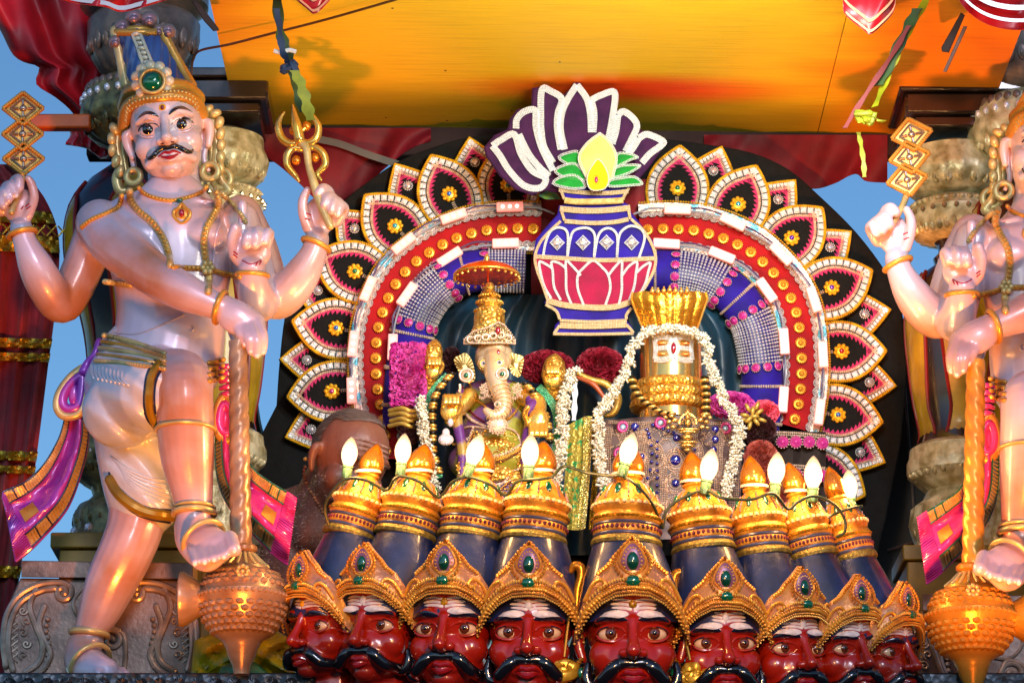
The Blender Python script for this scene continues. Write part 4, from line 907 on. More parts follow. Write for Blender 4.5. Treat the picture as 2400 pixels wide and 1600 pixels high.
lot2 = [[(600, 1265), (570, 1180), (570, 1110), (600, 1070), (650, 1032), (700, 1070), (730, 1110), (740, 1180), (715, 1265)], [(535, 1258), (510, 1190), (508, 1110), (508, 1035), (545, 1065), (585, 1110)], [(480, 1240), (445, 1170), (438, 1090), (432, 1040), (470, 1045), (505, 1070)], [(430, 1230), (395, 1170), (375, 1100), (368, 1040), (400, 1050), (432, 1070)],
        [(785, 1265), (800, 1190), (800, 1110), (800, 1035), (765, 1065), (730, 1110)], [(840, 1240), (865, 1170), (875, 1100), (880, 1040), (840, 1060), (802, 1110)], [(890, 1220), (925, 1150), (940, 1090), (950, 1045), (915, 1060), (878, 1095)]]
mb = MB(); tp = MB()
for lp, k in chains: 
    c = cr([Z(*q) for q in lp], 5); strip(tp, offs(c, -k * 1.7), offs(c, k * 1.7), PY - .0045, PY + .001)
    for d in (np.arange(k) - (k - 1) / 2) * 3.5: beads(mb, offs(c, d), PY - .006, 1.8, 3.7)
build('rhinestone_chain', mb, champ, pot, kind='stuff'); build('chain_backing', tp, mat('gold_tape', 'a08850', .5, .5), pot)
mb = MB(); tp = MB()
for lp, k in arches_ + [(q, 2) for q in lot2]:
    c = cr([Z(*q) for q in lp], 5); strip(tp, offs(c, -k * 1.5), offs(c, k * 1.5), PY - .0045, PY + .001)
    for d in (np.arange(k) - (k - 1) / 2) * 3.0: beads(mb, offs(c, d), PY - .006, 1.7, 3.5)
build('rhinestone_outline', mb, beadw, pot, kind='stuff'); build('outline_backing', tp, MATS['white_tape'], pot)
def m_diamond():
    mb = MB(); V = []
    for z, k in ((0, 1), (-.004, .95), (-.008, .5)): V += [(-.0155 * k, z, 0), (0, z, .0165 * k), (.0155 * k, z, 0), (0, z, -.0165 * k)]
    F = [[0,1,5,4],[1,2,6,5],[2,3,7,6],[3,0,4,7],[4,5,9,8],[5,6,10,9],[6,7,11,10],[7,4,8,11],[8,9,10,11]]
    me = mb.add(V, [f[::-1] for f in F]).mesh('crystal', smooth=False); me.materials.append(crystal); return me
DIA = m_diamond()
for q in ((461, 940), (597, 940), (720, 938), (852, 940)):
    o = place(DIA, 'crystal', Z(*q), (1, 0), PY - .003, pot); r = MB()
    for a, b in (((-16, 0), (0, -17)), ((0, -17), (16, 0)), ((16, 0), (0, 17)), ((0, 17), (-16, 0))):
        for s in np.linspace(0, 1, 7)[:-1]: ball(r, ((a[0] + (b[0] - a[0]) * s) * .001, -.003, -(a[1] + (b[1] - a[1]) * s) * .001), .0021, None, OCT)
    blocal('crystal_rim', r, beadw, o)
mb = MB(); tube(mb, cr([PA(*Z(*q), PY - .012) for q in ((500, 715), (560, 722), (650, 722), (740, 720), (808, 715))], 5), [(.0075, .005)] * 5, 8, ref=(0, 1, 0)); build('jute_tie', mb, mat('jute', 'd0b070', .8, 0, lin('a88848'), 90, .8, 200), pot)
# leaves, flame
gl = mk('felt_green')
leaves = [[(570, 465), (520, 470), (475, 490), (505, 515), (540, 530), (575, 520)], [(560, 530), (500, 535), (455, 560), (490, 585), (560, 600), (610, 600)], [(560, 590), (490, 595), (445, 625), (510, 645), (560, 650), (605, 640)],
          [(775, 470), (840, 468), (890, 490), (850, 505), (800, 530), (770, 540)], [(745, 560), (800, 530), (900, 530), (860, 565), (800, 590), (735, 600)], [(735, 610), (800, 595), (870, 590), (912, 630), (850, 640), (735, 645)]]
for k, lp in enumerate(leaves):
    c = cr([Z(*q) for q in lp], 4, True); y0 = PY - .010 - .003 * (k % 3)
    mb = MB(); plate(mb, c, y0, y0 + .008); lf = build('leaf', mb, gl, pot, smooth=False)
    mb = MB(); cc = np.vstack([c, c[:1]])
    for d in (0, 3.4): beads(mb, offs(cc, d) if True else cc, y0 - .002, 1.8, 3.7)
    build('leaf_beads', mb, beadw, lf, kind='stuff')
fl = cr([Z(*q) for q in [(685, 368), (740, 410), (775, 480), (765, 560), (740, 610), (640, 620), (595, 560), (572, 490), (610, 420)]], 4, True)
fl[0] = Z(685, 360)
mb = MB(); plate(mb, fl, PY - .024, PY - .010); f = build('coconut', mb, mk('felt_cream'), pot, smooth=False); mb = MB(); beads(mb, np.vstack([fl, fl[:1]]), PY - .026, 2., 4); beads(mb, offs(np.vstack([fl, fl[:1]]), 4), PY - .026, 1.8, 4); build('bead_edge', mb, beadw, f, kind='stuff')
fm = cr([Z(*q) for q in [(678, 500), (715, 545), (732, 600), (720, 645), (690, 662), (640, 660), (618, 620), (625, 570), (648, 530)]], 4, True)
mb = MB(); plate(mb, fm, PY - .034, PY - .024); f = build('flame', mb, mk('felt_yellow'), pot, smooth=False); mb = MB(); beads(mb, np.vstack([fm, fm[:1]]), PY - .036, 2., 4); build('bead_edge', mb, beadw, f, kind='stuff')
mb = MB(); c = P(*Z(667, 607), PY - .036); ball(mb, c, (.0045, .003, .008), None, ICO2); g = build('gem', mb, gems['pink'], f)
mb = MB()
for k in range(12): a = k * math.pi / 6; ball(mb, (c[0] + math.cos(a) * .0075, c[1], c[2] + math.sin(a) * .011), .0018, None, OCT)
build('gem_rim', mb, gold, g)
# small coloured cloth scrap between lotus and pot
mb = MB(); plate(mb, [Z(*q) for q in ((425, 655), (470, 690), (480, 712), (400, 710), (360, 690))], .12, .125); o = build('cloth_scrap', mb, mat('lime_scrap', '8cc83c', .5, 0, lin('1880b0'), 40), smooth=False); tag(o, 'small lime and blue cloth scrap peeking out left of the pot neck', 'cloth')
# dark red cloth seen in the gap of the arch, teal satin inside
t = thing('gap_cloth', 'dark red velvet cloth behind the pot in the gap of the arch', 'cloth', P(1380, 560, .27))
mb = MB(); drape_grid(mb, [(1255, 420), (1250, 500), (1245, 600), (1245, 760)], [(1520, 420), (1520, 500), (1520, 600), (1520, 760)], .272, .006, 3, 40, 20); build('cloth', mb, dkred, t)
t = thing('satin_curtain', 'dark teal satin curtain hanging behind the two deities inside the arch', 'curtain', P(1380, 1100, .27))
mb = MB(); drape_grid(mb, [(1080, 690), (1010, 760), (985, 850), (980, 1000), (980, 1300)], [(1640, 690), (1715, 760), (1742, 850), (1748, 1000), (1748, 1300)], .255, .014, 7, 120, 40); build('cloth', mb, teal, t)
t = thing('lower_panel', 'dark brown cloth skirt with pink sequin discs below the right end of the arch', 'cloth', P(1880, 1250, .22))
mb = MB(); drape_grid(mb, [(1815, 1008), (1812, 1100), (1812, 1300)], [(1935, 1012), (1936, 1100), (1936, 1300)], .215, .006, 2, 20, 20); build('cloth', mb, mat('dark_brown_cloth', '241510', .8), t)
for py in (1036, 1112):
    for k in range(4): 
        o = link('sequin_disc', PSC, t, P(1834 + k * 31, py + (k == 3) * 3, .203)); o.scale = (1.45, 1.3, 1.45)
    mb = MB(); beads(mb, cr([(1815, py - 24), (1870, py - 22), (1935, py - 16)], 5), .205, 3, 5); beads(mb, cr([(1815, py - 18), (1870, py - 16), (1935, py - 10)], 5), .205, 3, 5); build('bead_band', mb, champ, t, kind='stuff')
# ================================================================ painted plaster heads (local millimetres, x right, y away, z up, between the eyes)
mm = .001
def el(mb, c, r, rot=None): ball(mb, arr(c) * mm, arr(r) * mm, None, ICO3, rot)
def tl(mb, pts, r, seg=12, n=5): 
    p = cr([arr(q) * mm for q in pts], n); rr = np.interp(np.linspace(0, len(r) - 1, len(p)), np.arange(len(r)), r) * mm; tube(mb, p, list(rr), seg, round_=True)
def face_vf(fierce=False, neck=170):
    mb = MB()
    el(mb, (0, 8, 28), (82, 96, 92)); el(mb, (0, -14, -44), (70, 74, 64)); el(mb, (0, -28, -66), (58, 60, 48)); el(mb, (0, -64, -95), (25, 22, 19))
    for s in (-1, 1):
        el(mb, (s * 42, -40, -34), (34, 32, 34)); tl(mb, [(s * 12, -82, 24), (s * 36, -80, 30), (s * 62, -62, 22)], [7, 9, 6])
        el(mb, (s * 16, -97, -37), (11, 12, 9)); tl(mb, [(s * 84, 4, 22), (s * 93, 6, 14), (s * 93, 6, -10), (s * 86, 2, -36)], [8, 12, 10, 8])
        tl(mb, [(s * 30, -74, -66), (s * 50, -62, -78)], [14, 10])
    tl(mb, [(0, -84, 22), (0, -92, 4), (0, -104, -18), (0, -114, -34)], [10, 9, 10.5, 13]); el(mb, (0, -100, -42), (10, 14, 8))
    el(mb, (0, -78, -70), (34, 16, 20))
    if fierce: el(mb, (0, -72, -98), (30, 20, 18))
    for s in (-1, 1): pass
    tl(mb, [(-24, -84, -73), (-12, -94, -68), (0, -96, -70), (12, -94, -68), (24, -84, -73)], [3, 5, 5.5, 5, 3]); tl(mb, [(-20, -85, -77), (0, -95, -81), (20, -85, -77)], [3, 7, 3])
    tl(mb, [(0, 14, -60), (0, 20, -110), (0, 22, -neck)], [58, 56, 64])
    def disp(V):
        for s in (-1, 1):
            d = ((V[:, 0] - s * .038) / .021) ** 2 + ((V[:, 2] - .001) / .015) ** 2
            V[:, 1] += .006 * np.exp(-d) * (V[:, 1] < -.03)
        return V
    return remesh(mb, .0028, 7, disp)
FV, FF = face_vf(); FB = bvh_of(FV, FF)
def hit(x, z, off=0., bv=None):
    h = (bv or FB).ray_cast(Vector((x * mm, -1, z * mm)), Vector((0, 1, 0)))[0]
    return arr([x * mm, (h.y if h else -.02) - off * mm, z * mm])
def patch(poly, off=1.2, n=10, bv=None, th=1.6):
    """closed outline laid on the face as a thin shell"""
    c = cr(poly, 4, True); m = c.mean(0); N = len(c); V = []; F = []; k = 5
    for j in range(k):
        for q in c: p = m + (q - m) * (j + 1) / k; V.append(hit(p[0], p[1], off, bv))
    V.append(hit(m[0], m[1], off, bv)); ctr = len(V) - 1
    for j in range(k - 1):
        for i in range(N): i2 = (i + 1) % N; F.append([j * N + i, j * N + i2, (j + 1) * N + i2, (j + 1) * N + i])
    for i in range(N): F.append([ctr, (i + 1) % N, i])
    n0 = len(V); V += [hit((m + (q - m) * 1.04)[0], (m + (q - m) * 1.04)[1], -th, bv) for q in c]
    for i in range(N): i2 = (i + 1) % N; F.append([(k - 1) * N + i, (k - 1) * N + i2, n0 + i2, n0 + i])
    return MB().add(np.array(V), F)
def stroke(pts, r, off=1., seg=8, bv=None, n=6, flat=None):
    c = cr(pts, n); p = [hit(q[0], q[1], off, bv) for q in c]; rr = np.interp(np.linspace(0, len(r) - 1, len(c)), np.arange(len(r)), r) * mm
    mb = MB(); tube(mb, p, [(a, a * (flat or 1)) for a in rr], seg, round_=True, ref=(0, 1, 0)); return mb
skin_red = mat('red_enamel_skin', '9c1a04', .26, 0, lin('701408'), 5, .25, 30, coat=.5)
skin_lilac = mat('pearl_lilac_skin', 'cab8c8', .32, .18, lin('ac7450'), 3.2, .1, 26, coat=.35, nlo=.36, nhi=.56)
hairblack = mat('black_enamel', '08080a', .14, 0, lin('10101a'), 20, .3, 60, coat=.8)
eyewhite = mat('eye_ivory', 'dcb890', .12, 0, coat=1.); eyewhite2 = mat('eye_white', 'd8ccd4', .15, 0, coat=1.)
iris_br = mat('brown_iris', '5a2408', .1, 0, coat=1.); iris_dk = mat('dark_iris', '120a08', .08, 0, coat=1.); pupil = mat('pupil', '040302', .05, 0, coat=1.)
tpaint = mat('ash_white_paint', 'e4ded8', .4, 0, lin('b8b0b4'), 50); bluebrow = mat('midnight_brow', '12142c', .2, 0, coat=.6)
crowngold = mat('crown_gold_paint', 'e4a83c', .3, .4, lin('b06c24'), 22, .5, 120); crownlil = mat('mauve_gold_paint', '9a7488', .28, .5, lin('7a5c50'), 30, .3, 90)
crownblue = mat('cobalt_enamel', '0e265e', .4, .05, lin('071434'), 14, .6, 30, coat=.6); cordol = mat('olive_cord', 'a09040', .35, .5, lin('6c5c28'), 60, .6, 160)
def eyes(head, wm, im, look=(0, 0), lidm=None, lk=1., rx=21, rz=13, liner=bluebrow, ir=10.5):
    for s in (-1, 1):
        cx = s * 38; p = hit(cx, 0); c = p + arr([0, .0065, 0]); c[2] = 0
        mb = MB(); ball(mb, c, (rx * mm, .0155, rz * mm), None, ICO3); e = blocal('eye', mb, wm, head)
        def sy(x, z): return c[1] - .0155 * math.sqrt(max(0, 1 - ((x * mm - c[0]) / (rx * mm)) ** 2 - (z * mm / (rz * mm)) ** 2))
        ix, iz = cx + look[0], 1 + look[1]
        mb = MB(); ball(mb, (ix * mm, sy(ix, iz) + .0015, iz * mm), (ir * mm, .0042, ir * mm), None, ICO2); blocal('iris', mb, im, head)
        mb = MB(); ball(mb, (ix * mm, sy(ix, iz) - .0004, iz * mm), (ir * .48 * mm, .003, ir * .48 * mm), None, ICO2); blocal('pupil', mb, pupil, head)
        for nm, sg, r_, m_ in (('upper_lid', 1, [2, 3.6, 4, 3.6, 2], lidm), ('lower_lid', -1, [1.6, 2.6, 3, 2.6, 1.6], lidm), ('eyeliner', 1, [1.2, 1.7, 1.9, 1.7, 1.2], liner)):
            q = []
            for t_ in np.linspace(-1, 1, 13):
                x = cx + t_ * (rx + 2.5); z = sg * (rz + (0 if nm != 'eyeliner' else -1.0)) * math.sqrt(max(0, 1 - t_ * t_ * .97)) ; 
                yy = c[1] - .0150 * math.sqrt(max(0.02, 1 - ((x * mm - c[0]) / ((rx + 5) * mm)) ** 2)) * (.72 if nm != 'eyeliner' else .86); q.append((x * mm, min(yy, hit(x, z)[1] + .001), z * mm))
            mb = MB(); tube(mb, q, list(np.interp(np.linspace(0, 4, 13), range(5), r_) * mm * (lk if nm != 'eyeliner' else 1 / lk ** .5)), 8, round_=True); blocal(nm, mb, m_, head)
def curved(x, z, R=.108, y0=.012, lean=.0): return arr([x * mm, y0 - math.sqrt(max(R * R - (x * mm) ** 2, 0)) + lean * z * mm, z * mm])
# shared ornaments of the red heads -----------------------------------------------------------
def red_head(parent, loc, yaw, roll, k, label=None, first=None, smear=(), bindi=0):
    if first is not None:
        o = copy_tree(first, parent)
    else:
        me = from_vf(FV, FF).mesh('head'); me.materials.append(skin_red); o = bpy.data.objects.new('head', me); COL.objects.link(o); o.parent = parent
        lips = mat('lip_red', '8a0c10', .15, 0, coat=.8)
        eyes(o, eyewhite, iris_br, (0, 0), skin_red, 1., 22, 13.5)
        for s in (-1, 1):
            q = [(s * 10, 22), (s * 26, 31), (s * 48, 32), (s * 72, 20), (s * 50, 22), (s * 26, 20)]
            blocal('eyebrow', patch(q, 2.2), bluebrow, o)
            mb = stroke([(s * 1, -55), (s * 18, -54), (s * 34, -62), (s * 50, -78), (s * 64, -87), (s * 76, -82), (s * 80, -66), (s * 77, -48)], [9, 12, 12.5, 12.5, 12, 11, 10, 6], 4, 12); blocal('moustache', mb, hairblack, o)
        mb = stroke([(-22, -75), (-10, -71), (0, -73), (10, -71), (22, -75)], [2, 4.5, 5, 4.5, 2], 0); q = stroke([(-20, -79), (0, -85), (20, -79)], [2, 6.5, 2], 0); mb.add(np.vstack(q.v), q.f); blocal('lips', mb, lips, o)
        for j, z in enumerate((58, 51, 44)):
            for s in (-1, 1): blocal('forehead_stripe', stroke([(s * 3, z - 3), (s * 20, z), (s * 40, z - 1), (s * 58 - s * j * 2, z - 9)], [2.6, 2.9, 2.6, 1.2], .3, 6, flat=.35), tpaint, o)
        # tiara
        mb = MB()
        def tz(x): x = abs(x); return np.interp(x, [0, 14, 34, 44, 62, 78, 92, 102], [172, 156, 136, 122, 108, 82, 42, 4]), np.interp(x, [0, 30, 55, 75, 92, 102], [66, 64, 52, 34, 8, -14])
        def fn(u, v):
            x = (u - .5) * 204; a, b = tz(x); z = b + (a - b) * v; return curved(x, z, .108, .006, .16 * (v))+ arr([0, -.004 * math.sin(v * math.pi), 0])
        grid(mb, fn, 41, 12, thick=(0, .008, 0)); ti = blocal('tiara', mb, mat('amber_mauve_paint', 'cc9038', .3, .35, lin('9c7468'), 16, .5, 90), o)
        mb = MB()
        for x in np.linspace(-98, 98, 46):
            a, b = tz(x)
            for z, r_ in ((b + 3, 2.6), (b + 11, 4.0), (b + 18, 2.4)): ball(mb, curved(x, z, .112, .004), (r_ * mm, .003, r_ * mm), None, ICO1)
        for x in np.linspace(-60, 60, 28):
            a, b = tz(x); ball(mb, curved(x, a - 3, .112, .006, .15), (.0042, .004, .0042), None, ICO1)
        for s in (-1, 1):
            for t_ in np.linspace(0, 1, 14): x = s * (38 * math.sin(t_ * math.pi) ** .8 * (1 - .35 * t_)); z = 84 + 82 * t_; ball(mb, curved(x, z, .114, .004, .1 * t_), (.0036, .0036, .0042), None, ICO1)
        blocal('bead_border', mb, crowngold, o, kind='stuff')
        mb = MB(); 
        for s in (-1, 1):
            tube(mb, cr([curved(s * x, z, .113, .004, .05) for x, z in ((92, 20), (78, 46), (56, 66), (34, 78), (14, 80))], 5), .0032, 7, round_=True)
            tube(mb, cr([curved(s * x, z, .113, .004, .05) for x, z in ((84, 58), (70, 84), (56, 92), (48, 84), (54, 76), (60, 80))], 5), .0034, 7, round_=True)
        tube(mb, cr([curved(x, z, .113, .003, .1) for x, z in ((0, 158), (18, 138), (22, 118), (0, 100), (-22, 118), (-18, 138))], 5, True), .003, 7, closed=True)
        blocal('raised_scroll', mb, crowngold, o)
        mb = MB(); ball(mb, curved(0, 126, .112, .003, .12), (.022, .006, .034), None, ICO2); blocal('mauve_panel', mb, mat('mauve_enamel', '84587c', .3, .2, lin('6c4460'), 30), o)
        mb = MB()
        for t_ in np.linspace(0, 6.2832, 22)[:-1]: ball(mb, curved(16 * math.cos(t_), 124 + 24 * math.sin(t_), .117, .002, .12), (.0022, .0025, .0022), None, ICO1)
        for x in np.linspace(-94, 94, 40):
            a, b = tz(x); ball(mb, curved(x, b + 26, .113, .004), (.0026, .003, .0036), None, ICO1)
        for x in np.linspace(-101, 101, 52):
            a, b = tz(x); ball(mb, curved(x, b - 2, .110, .004), (.0026, .003, .0026), None, ICO1)
        blocal('gold_seed_beads', mb, mat('bright_bead_gold', 'f4cc60', .22, .35, lin('e0a840'), 40), o, kind='stuff')
        mb = MB(); ball(mb, curved(0, 124, .114, .002, .12), (.0115, .007, .018), None, ICO2); blocal('teardrop_gem', mb, gemg, o)
        mb = MB(); ball(mb, curved(0, 88, .116, .002, .08), (.0145, .007, .0105), None, ICO2); blocal('oval_gem', mb, gemg, o)
    nm = {'white': [(s * 12, 34) for s in ()]}
    for i, s in enumerate(smear):
        q = [(s * 8, 30), (s * 12, 37), (s * 30, 40), (s * 54, 36), (s * 58, 30), (s * 40, 27), (s * 24, 25)]
        blocal('ash_smear', patch(q, 3.6), tpaint, o)
    mb = MB(); ball(mb, hit(0, 50, 1), (.0075, .0035, .0075 if bindi != 1 else .010), None, ICO2); blocal('forehead_mark', mb, (mat('yellow_dot', 'e0a810', .3), tpaint, mat('bronze_dot', '8a4008', .3))[bindi], o)
    o.location = loc - wl(parent); o.rotation_euler = (rad(3), rad(roll), rad(yaw)); k *= 1.22; o.scale = (k, k, k)
    if label: o['label'] = label
    return o
rv = thing('ten_headed_statue', 'row of nine visible red moustached heads with tall bulb topped crowns', 'statue', P(1470, 1700, -.4))
HEADS = [ # px, py (eyes), yaw, roll, scale, y, smear, dot
 (772, 1466, -44, 4, .86, -.47, (-1,), 0), (893, 1466, -26, 4, .93, -.50, (-1, 1), 1), (1063, 1476, -12, 2, 1.0, -.53, (1,), 0), (1245, 1485, -4, 1, 1.02, -.57, (-1, 1), 1),
 (1480, 1489, 0, 0, 1.09, -.62, (-1, 1), 2), (1686, 1510, 6, -1, .97, -.57, (-1, 1), 1), (1838, 1520, 25, -3, .92, -.53, (-1, 1), 1), (1972, 1520, 28, -4, .84, -.50, (-1,), 1), (2062, 1526, 44, -5, .80, -.47, (), 1)]
CROWNS = [ # rim px,py ; top px,py ; width scale
 (818, 1262, 862, 1118, .76), (948, 1262, 980, 1118, .86), (1099, 1266, 1122, 1118, .88), (1249, 1274, 1266, 1118, .92), (1468, 1284, 1472, 1124, .96), (1650, 1296, 1630, 1142, .88), (1788, 1308, 1768, 1152, .78), (1906, 1312, 1868, 1164, .72), (2004, 1318, 1964, 1172, .64)]
order = ['outermost left', 'second from the left', 'third from the left', 'fourth from the left', 'middle', 'fourth from the right', 'third from the right', 'second from the right', 'outermost right']
first = None; firstC = None
def crown_proto(parent):
    c = bpy.data.objects.new('crown', MB().mesh('crown')); 
    mb = MB(); lathe(mb, [(.080, 0), (.086, .004), (.088, .010), (.084, .016), (.080, .018)], seg=60, flute=30); b = mb.mesh('crown'); 
    prof = [(.078, .012), (.080, .024), (.083, .028), (.083, .040), (.079, .044), (.080, .050), (.085, .054), (.086, .064), (.082, .070), (.078, .074), (.082, .080), (.085, .086), (.085, .096), (.080, .100), (.077, .104), (.070, .118), (.057, .134), (.042, .146), (.033, .150), (.031, .154), (.036, .158), (.034, .163)]
    mb = MB(); lathe(mb, prof, seg=48); me = mb.mesh('crown', auto=60); me.materials.append(crowngold); o = bpy.data.objects.new('crown', me); COL.objects.link(o); o.parent = parent
    m1 = MB(); lathe(m1, [(.079, -.002), (.087, .002), (.0885, .009), (.084, .017), (.078, .018)], seg=72, flute=36); blocal('rim_cord', m1, cordol, o)
    m1 = MB(); lathe(m1, [(.0805, .019), (.0825, .022), (.0825, .025), (.080, .028)], seg=48); lathe(m1, [(.080, .043), (.083, .046), (.081, .050)], seg=48); blocal('blue_stripe', m1, mat('slate_blue_paint', '4c5474', .3, .3), o)
    m1 = MB()
    for k in range(40): a = k * math.pi / 20; ball(m1, (math.cos(a) * .0825, math.sin(a) * .0825, .036), (.0055, .0055, .0058), None, ICO1)
    blocal('maroon_bead_row', m1, mat('mauve_maroon_paint', '8c4048', .25, .4, lin('683040'), 40), o, kind='stuff')
    m1 = MB()
    for k in range(30): a = k * math.pi / 15; ball(m1, (math.cos(a) * .0835, math.sin(a) * .0835, .091), (.0078, .0078, .0062), None, ICO1)
    blocal('pearl_row', m1, mat('pearl_gold_paint', 'e8dcb0', .25, .1, lin('d0bc80'), 40), o, kind='stuff')
    m1 = MB(); lathe(m1, [(.083, .055, 0), (.086, .058, .03), (.087, .062, .03), (.083, .066, 0)], seg=96, flute=48); blocal('fluted_band', m1, mat('bright_crown_gold', 'e0a82c', .2, .8, lin('b07818'), 30), o)
    for k in range(8):
        a = k * math.pi / 4 + .39; m1 = MB(); d = arr([math.cos(a), math.sin(a), 0]); R = np.array(Matrix.Rotation(a + math.pi / 2, 3, 'Z'))
        v = ICO2[0] * arr([.009, .0045, .0165]); R2 = np.array(Matrix.Rotation(rad(-28), 3, 'X')); v = v @ R2.T @ R.T; m1.add(v + d * .0655 + arr([0, 0, .124]), ICO2[1]); blocal('dome_gem', m1, gemg, o)
    m1 = MB()
    for k in range(8):
        a = k * math.pi / 4; tube(m1, cr([(math.cos(a) * r_, math.sin(a) * r_, z) for r_, z in ((.078, .104), (.071, .118), (.058, .134), (.043, .146))], 4), .0022, 6)
        for i in range(6): t_ = i / 5; r_ = .079 - .036 * t_ ** 1.4; ball(m1, (math.cos(a) * (r_ + .001), math.sin(a) * (r_ + .001), .105 + .041 * t_), .0022, None, ICO1)
    blocal('dome_rib', m1, crownlil, o)
    m1 = MB(); lathe(m1, [(.030, .160), (.036, .168), (.040, .179), (.040, .190), (.035, .203), (.026, .218), (.013, .232), (.003, .240)], seg=28); blocal('finial', m1, mat('finial_gold', 'e09428', .16, .75, lin('b86a14'), 12, coat=.6), o)
    return o
for i, ((px, py, yaw, roll, k, y, sm, bd), (rx, ry, tx, ty, cw)) in enumerate(zip(HEADS, CROWNS)):
    py += 8
    s = S(px, py, y) * 1000; loc = P(px, py, y)
    if first is None: first = red_head(rv, loc, yaw, roll, k * s, None, None, (), 0); base = copy_tree(first); h = first
    h = red_head(rv, loc, yaw, roll, k * s, f'red face with curled black moustache, {order[i]}', base, sm, bd) if i else first
    if i == 0: h['label'] = 'red face turned far left, outermost left'
    yc = y + .02; r0, r1 = P(rx, ry, yc), P(tx, ty, yc); s2 = S(rx, ry, yc) * 1000
    if firstC is None: firstC = crown_proto(rv); cbase = copy_tree(firstC); c = firstC
    else: c = copy_tree(cbase, rv)
    ax = (r1 - r0); hgt = ax.length; c.location = r0 - wl(rv); c.rotation_euler = (0, math.atan2(ax.x, ax.z), 0); kz = hgt / .155; c.scale = (cw * s2, cw * s2, kz)
    W[f'crownmat{i}'] = r0; 
    mb = MB(); kk = k * 1.22 * s
    base_c = loc + Vector((0, .008 * kk, .02 * kk)); R0 = .098 * kk
    # blue cap between head and crown
    V = []; F = []; seg = 40; rings = 12
    for a in range(rings):
        t_ = a / (rings - 1); cc = base_c.lerp(r0 + ax.normalized() * .008, t_); rr = R0 * (1 - t_) + .082 * cw * s2 * t_ + .006 * math.sin(t_ * math.pi)
        for j in range(seg): an = j * 2 * math.pi / seg; V.append((cc.x + math.cos(an) * rr, cc.y + math.sin(an) * rr, cc.z))
    for a in range(rings - 1):
        for j in range(seg): F.append([a * seg + j, a * seg + (j + 1) % seg, (a + 1) * seg + (j + 1) % seg, (a + 1) * seg + j])
    mb.add(V, F); build('blue_cap', mb, crownblue, rv)
    mb = MB(); tube(mb, [loc + Vector((0, .04, -.10)) * kk, loc + Vector((0, .06, -.22)) * kk, P(px * .7 + 1470 * .3, 1720, y + .08)], [.062 * kk, .07 * kk, .12], 20, round_=True); build('neck', mb, skin_red, rv)
for o in (base, cbase):
    for ch in list(o.children): bpy.data.objects.remove(ch)
    bpy.data.objects.remove(o)
mb = MB(); el(mb, (0, 0, 0), (10, 10, 10)); mb = MB(); c = P(1470, 1800, -.38)
ball(mb, c, (.50, .16, .16), None, ICO3); build('shoulders', mb, skin_red, rv)
# gold side posts, chains and tied gold cloth by the middle head
gp = mat('gold_post_paint', 'd89420', .25, .7, lin('a8641c'), 20, .3, 60)
for s, pts, st in ((-1, [(1338, 1338), (1346, 1326), (1360, 1330), (1362, 1350), (1354, 1380), (1352, 1410), (1350, 1432)], [(1338, 1420), (1330, 1470), (1322, 1538)]), (1, [(1608, 1356), (1600, 1342), (1584, 1346), (1580, 1366), (1588, 1392), (1590, 1420), (1592, 1450)], [(1598, 1450), (1606, 1496), (1617, 1546)])):
    mb = MB(); tube(mb, cr([PA(*q, -.60) for q in pts], 5), [.006, .010, .011, .010, .009, .008, .007], 10, round_=True); build('side_post', mb, gp, rv)
    mb = MB(); tube(mb, [PA(*q, -.64) for q in st], .0035, 7); o = build('gold_rod', mb, mat('brass_rod', 'b08a3c', .3, .8)); tag(o, f'thin brass rod hanging {"left" if s < 0 else "right"} of the middle red head', 'rod')
    mb = MB(); bx = 1362 if s < 0 else 1580
    for k in range(14): ball(mb, P(bx + s * 10 * math.sin(k * .5), 1545 + k * 6, -.63), (.007, .007, .006), None, ICO1)
    e = build('ear_drop', mb, gp, rv); mb = MB(); ball(mb, P(bx, 1575, -.645), (.008, .005, .012), None, ICO2); build('ear_gem', mb, gemg, e)
    t = thing('gold_cloth_rosette', f'crumpled gold cloth rosette {"left" if s < 0 else "right"} of the middle red face', 'rosette', P(1330 if s < 0 else 1622, 1590, -.62)); random.seed(5 + s)
    cx, cy = (1318, 1568) if s < 0 else (1625, 1574)
    for k in range(9):
        a = k * .9; r_ = 10 + 3 * k; mb = MB(); q = [P(cx + math.cos(a + j * .5) * r_ * (1 + .1 * random.random()), cy + math.sin(a + j * .5) * r_ * .55, -.63 - random.random() * .02) for j in range(5)]
        tube(mb, cr(q, 5), [(.005, .009), (.008, .012), (.009, .012), (.008, .012), (.004, .008)], 8, round_=True); build('fold', mb, mat('gold_satin', 'c8a02c', .3, .45, lin('94701c'), 30, .5, 60), t)
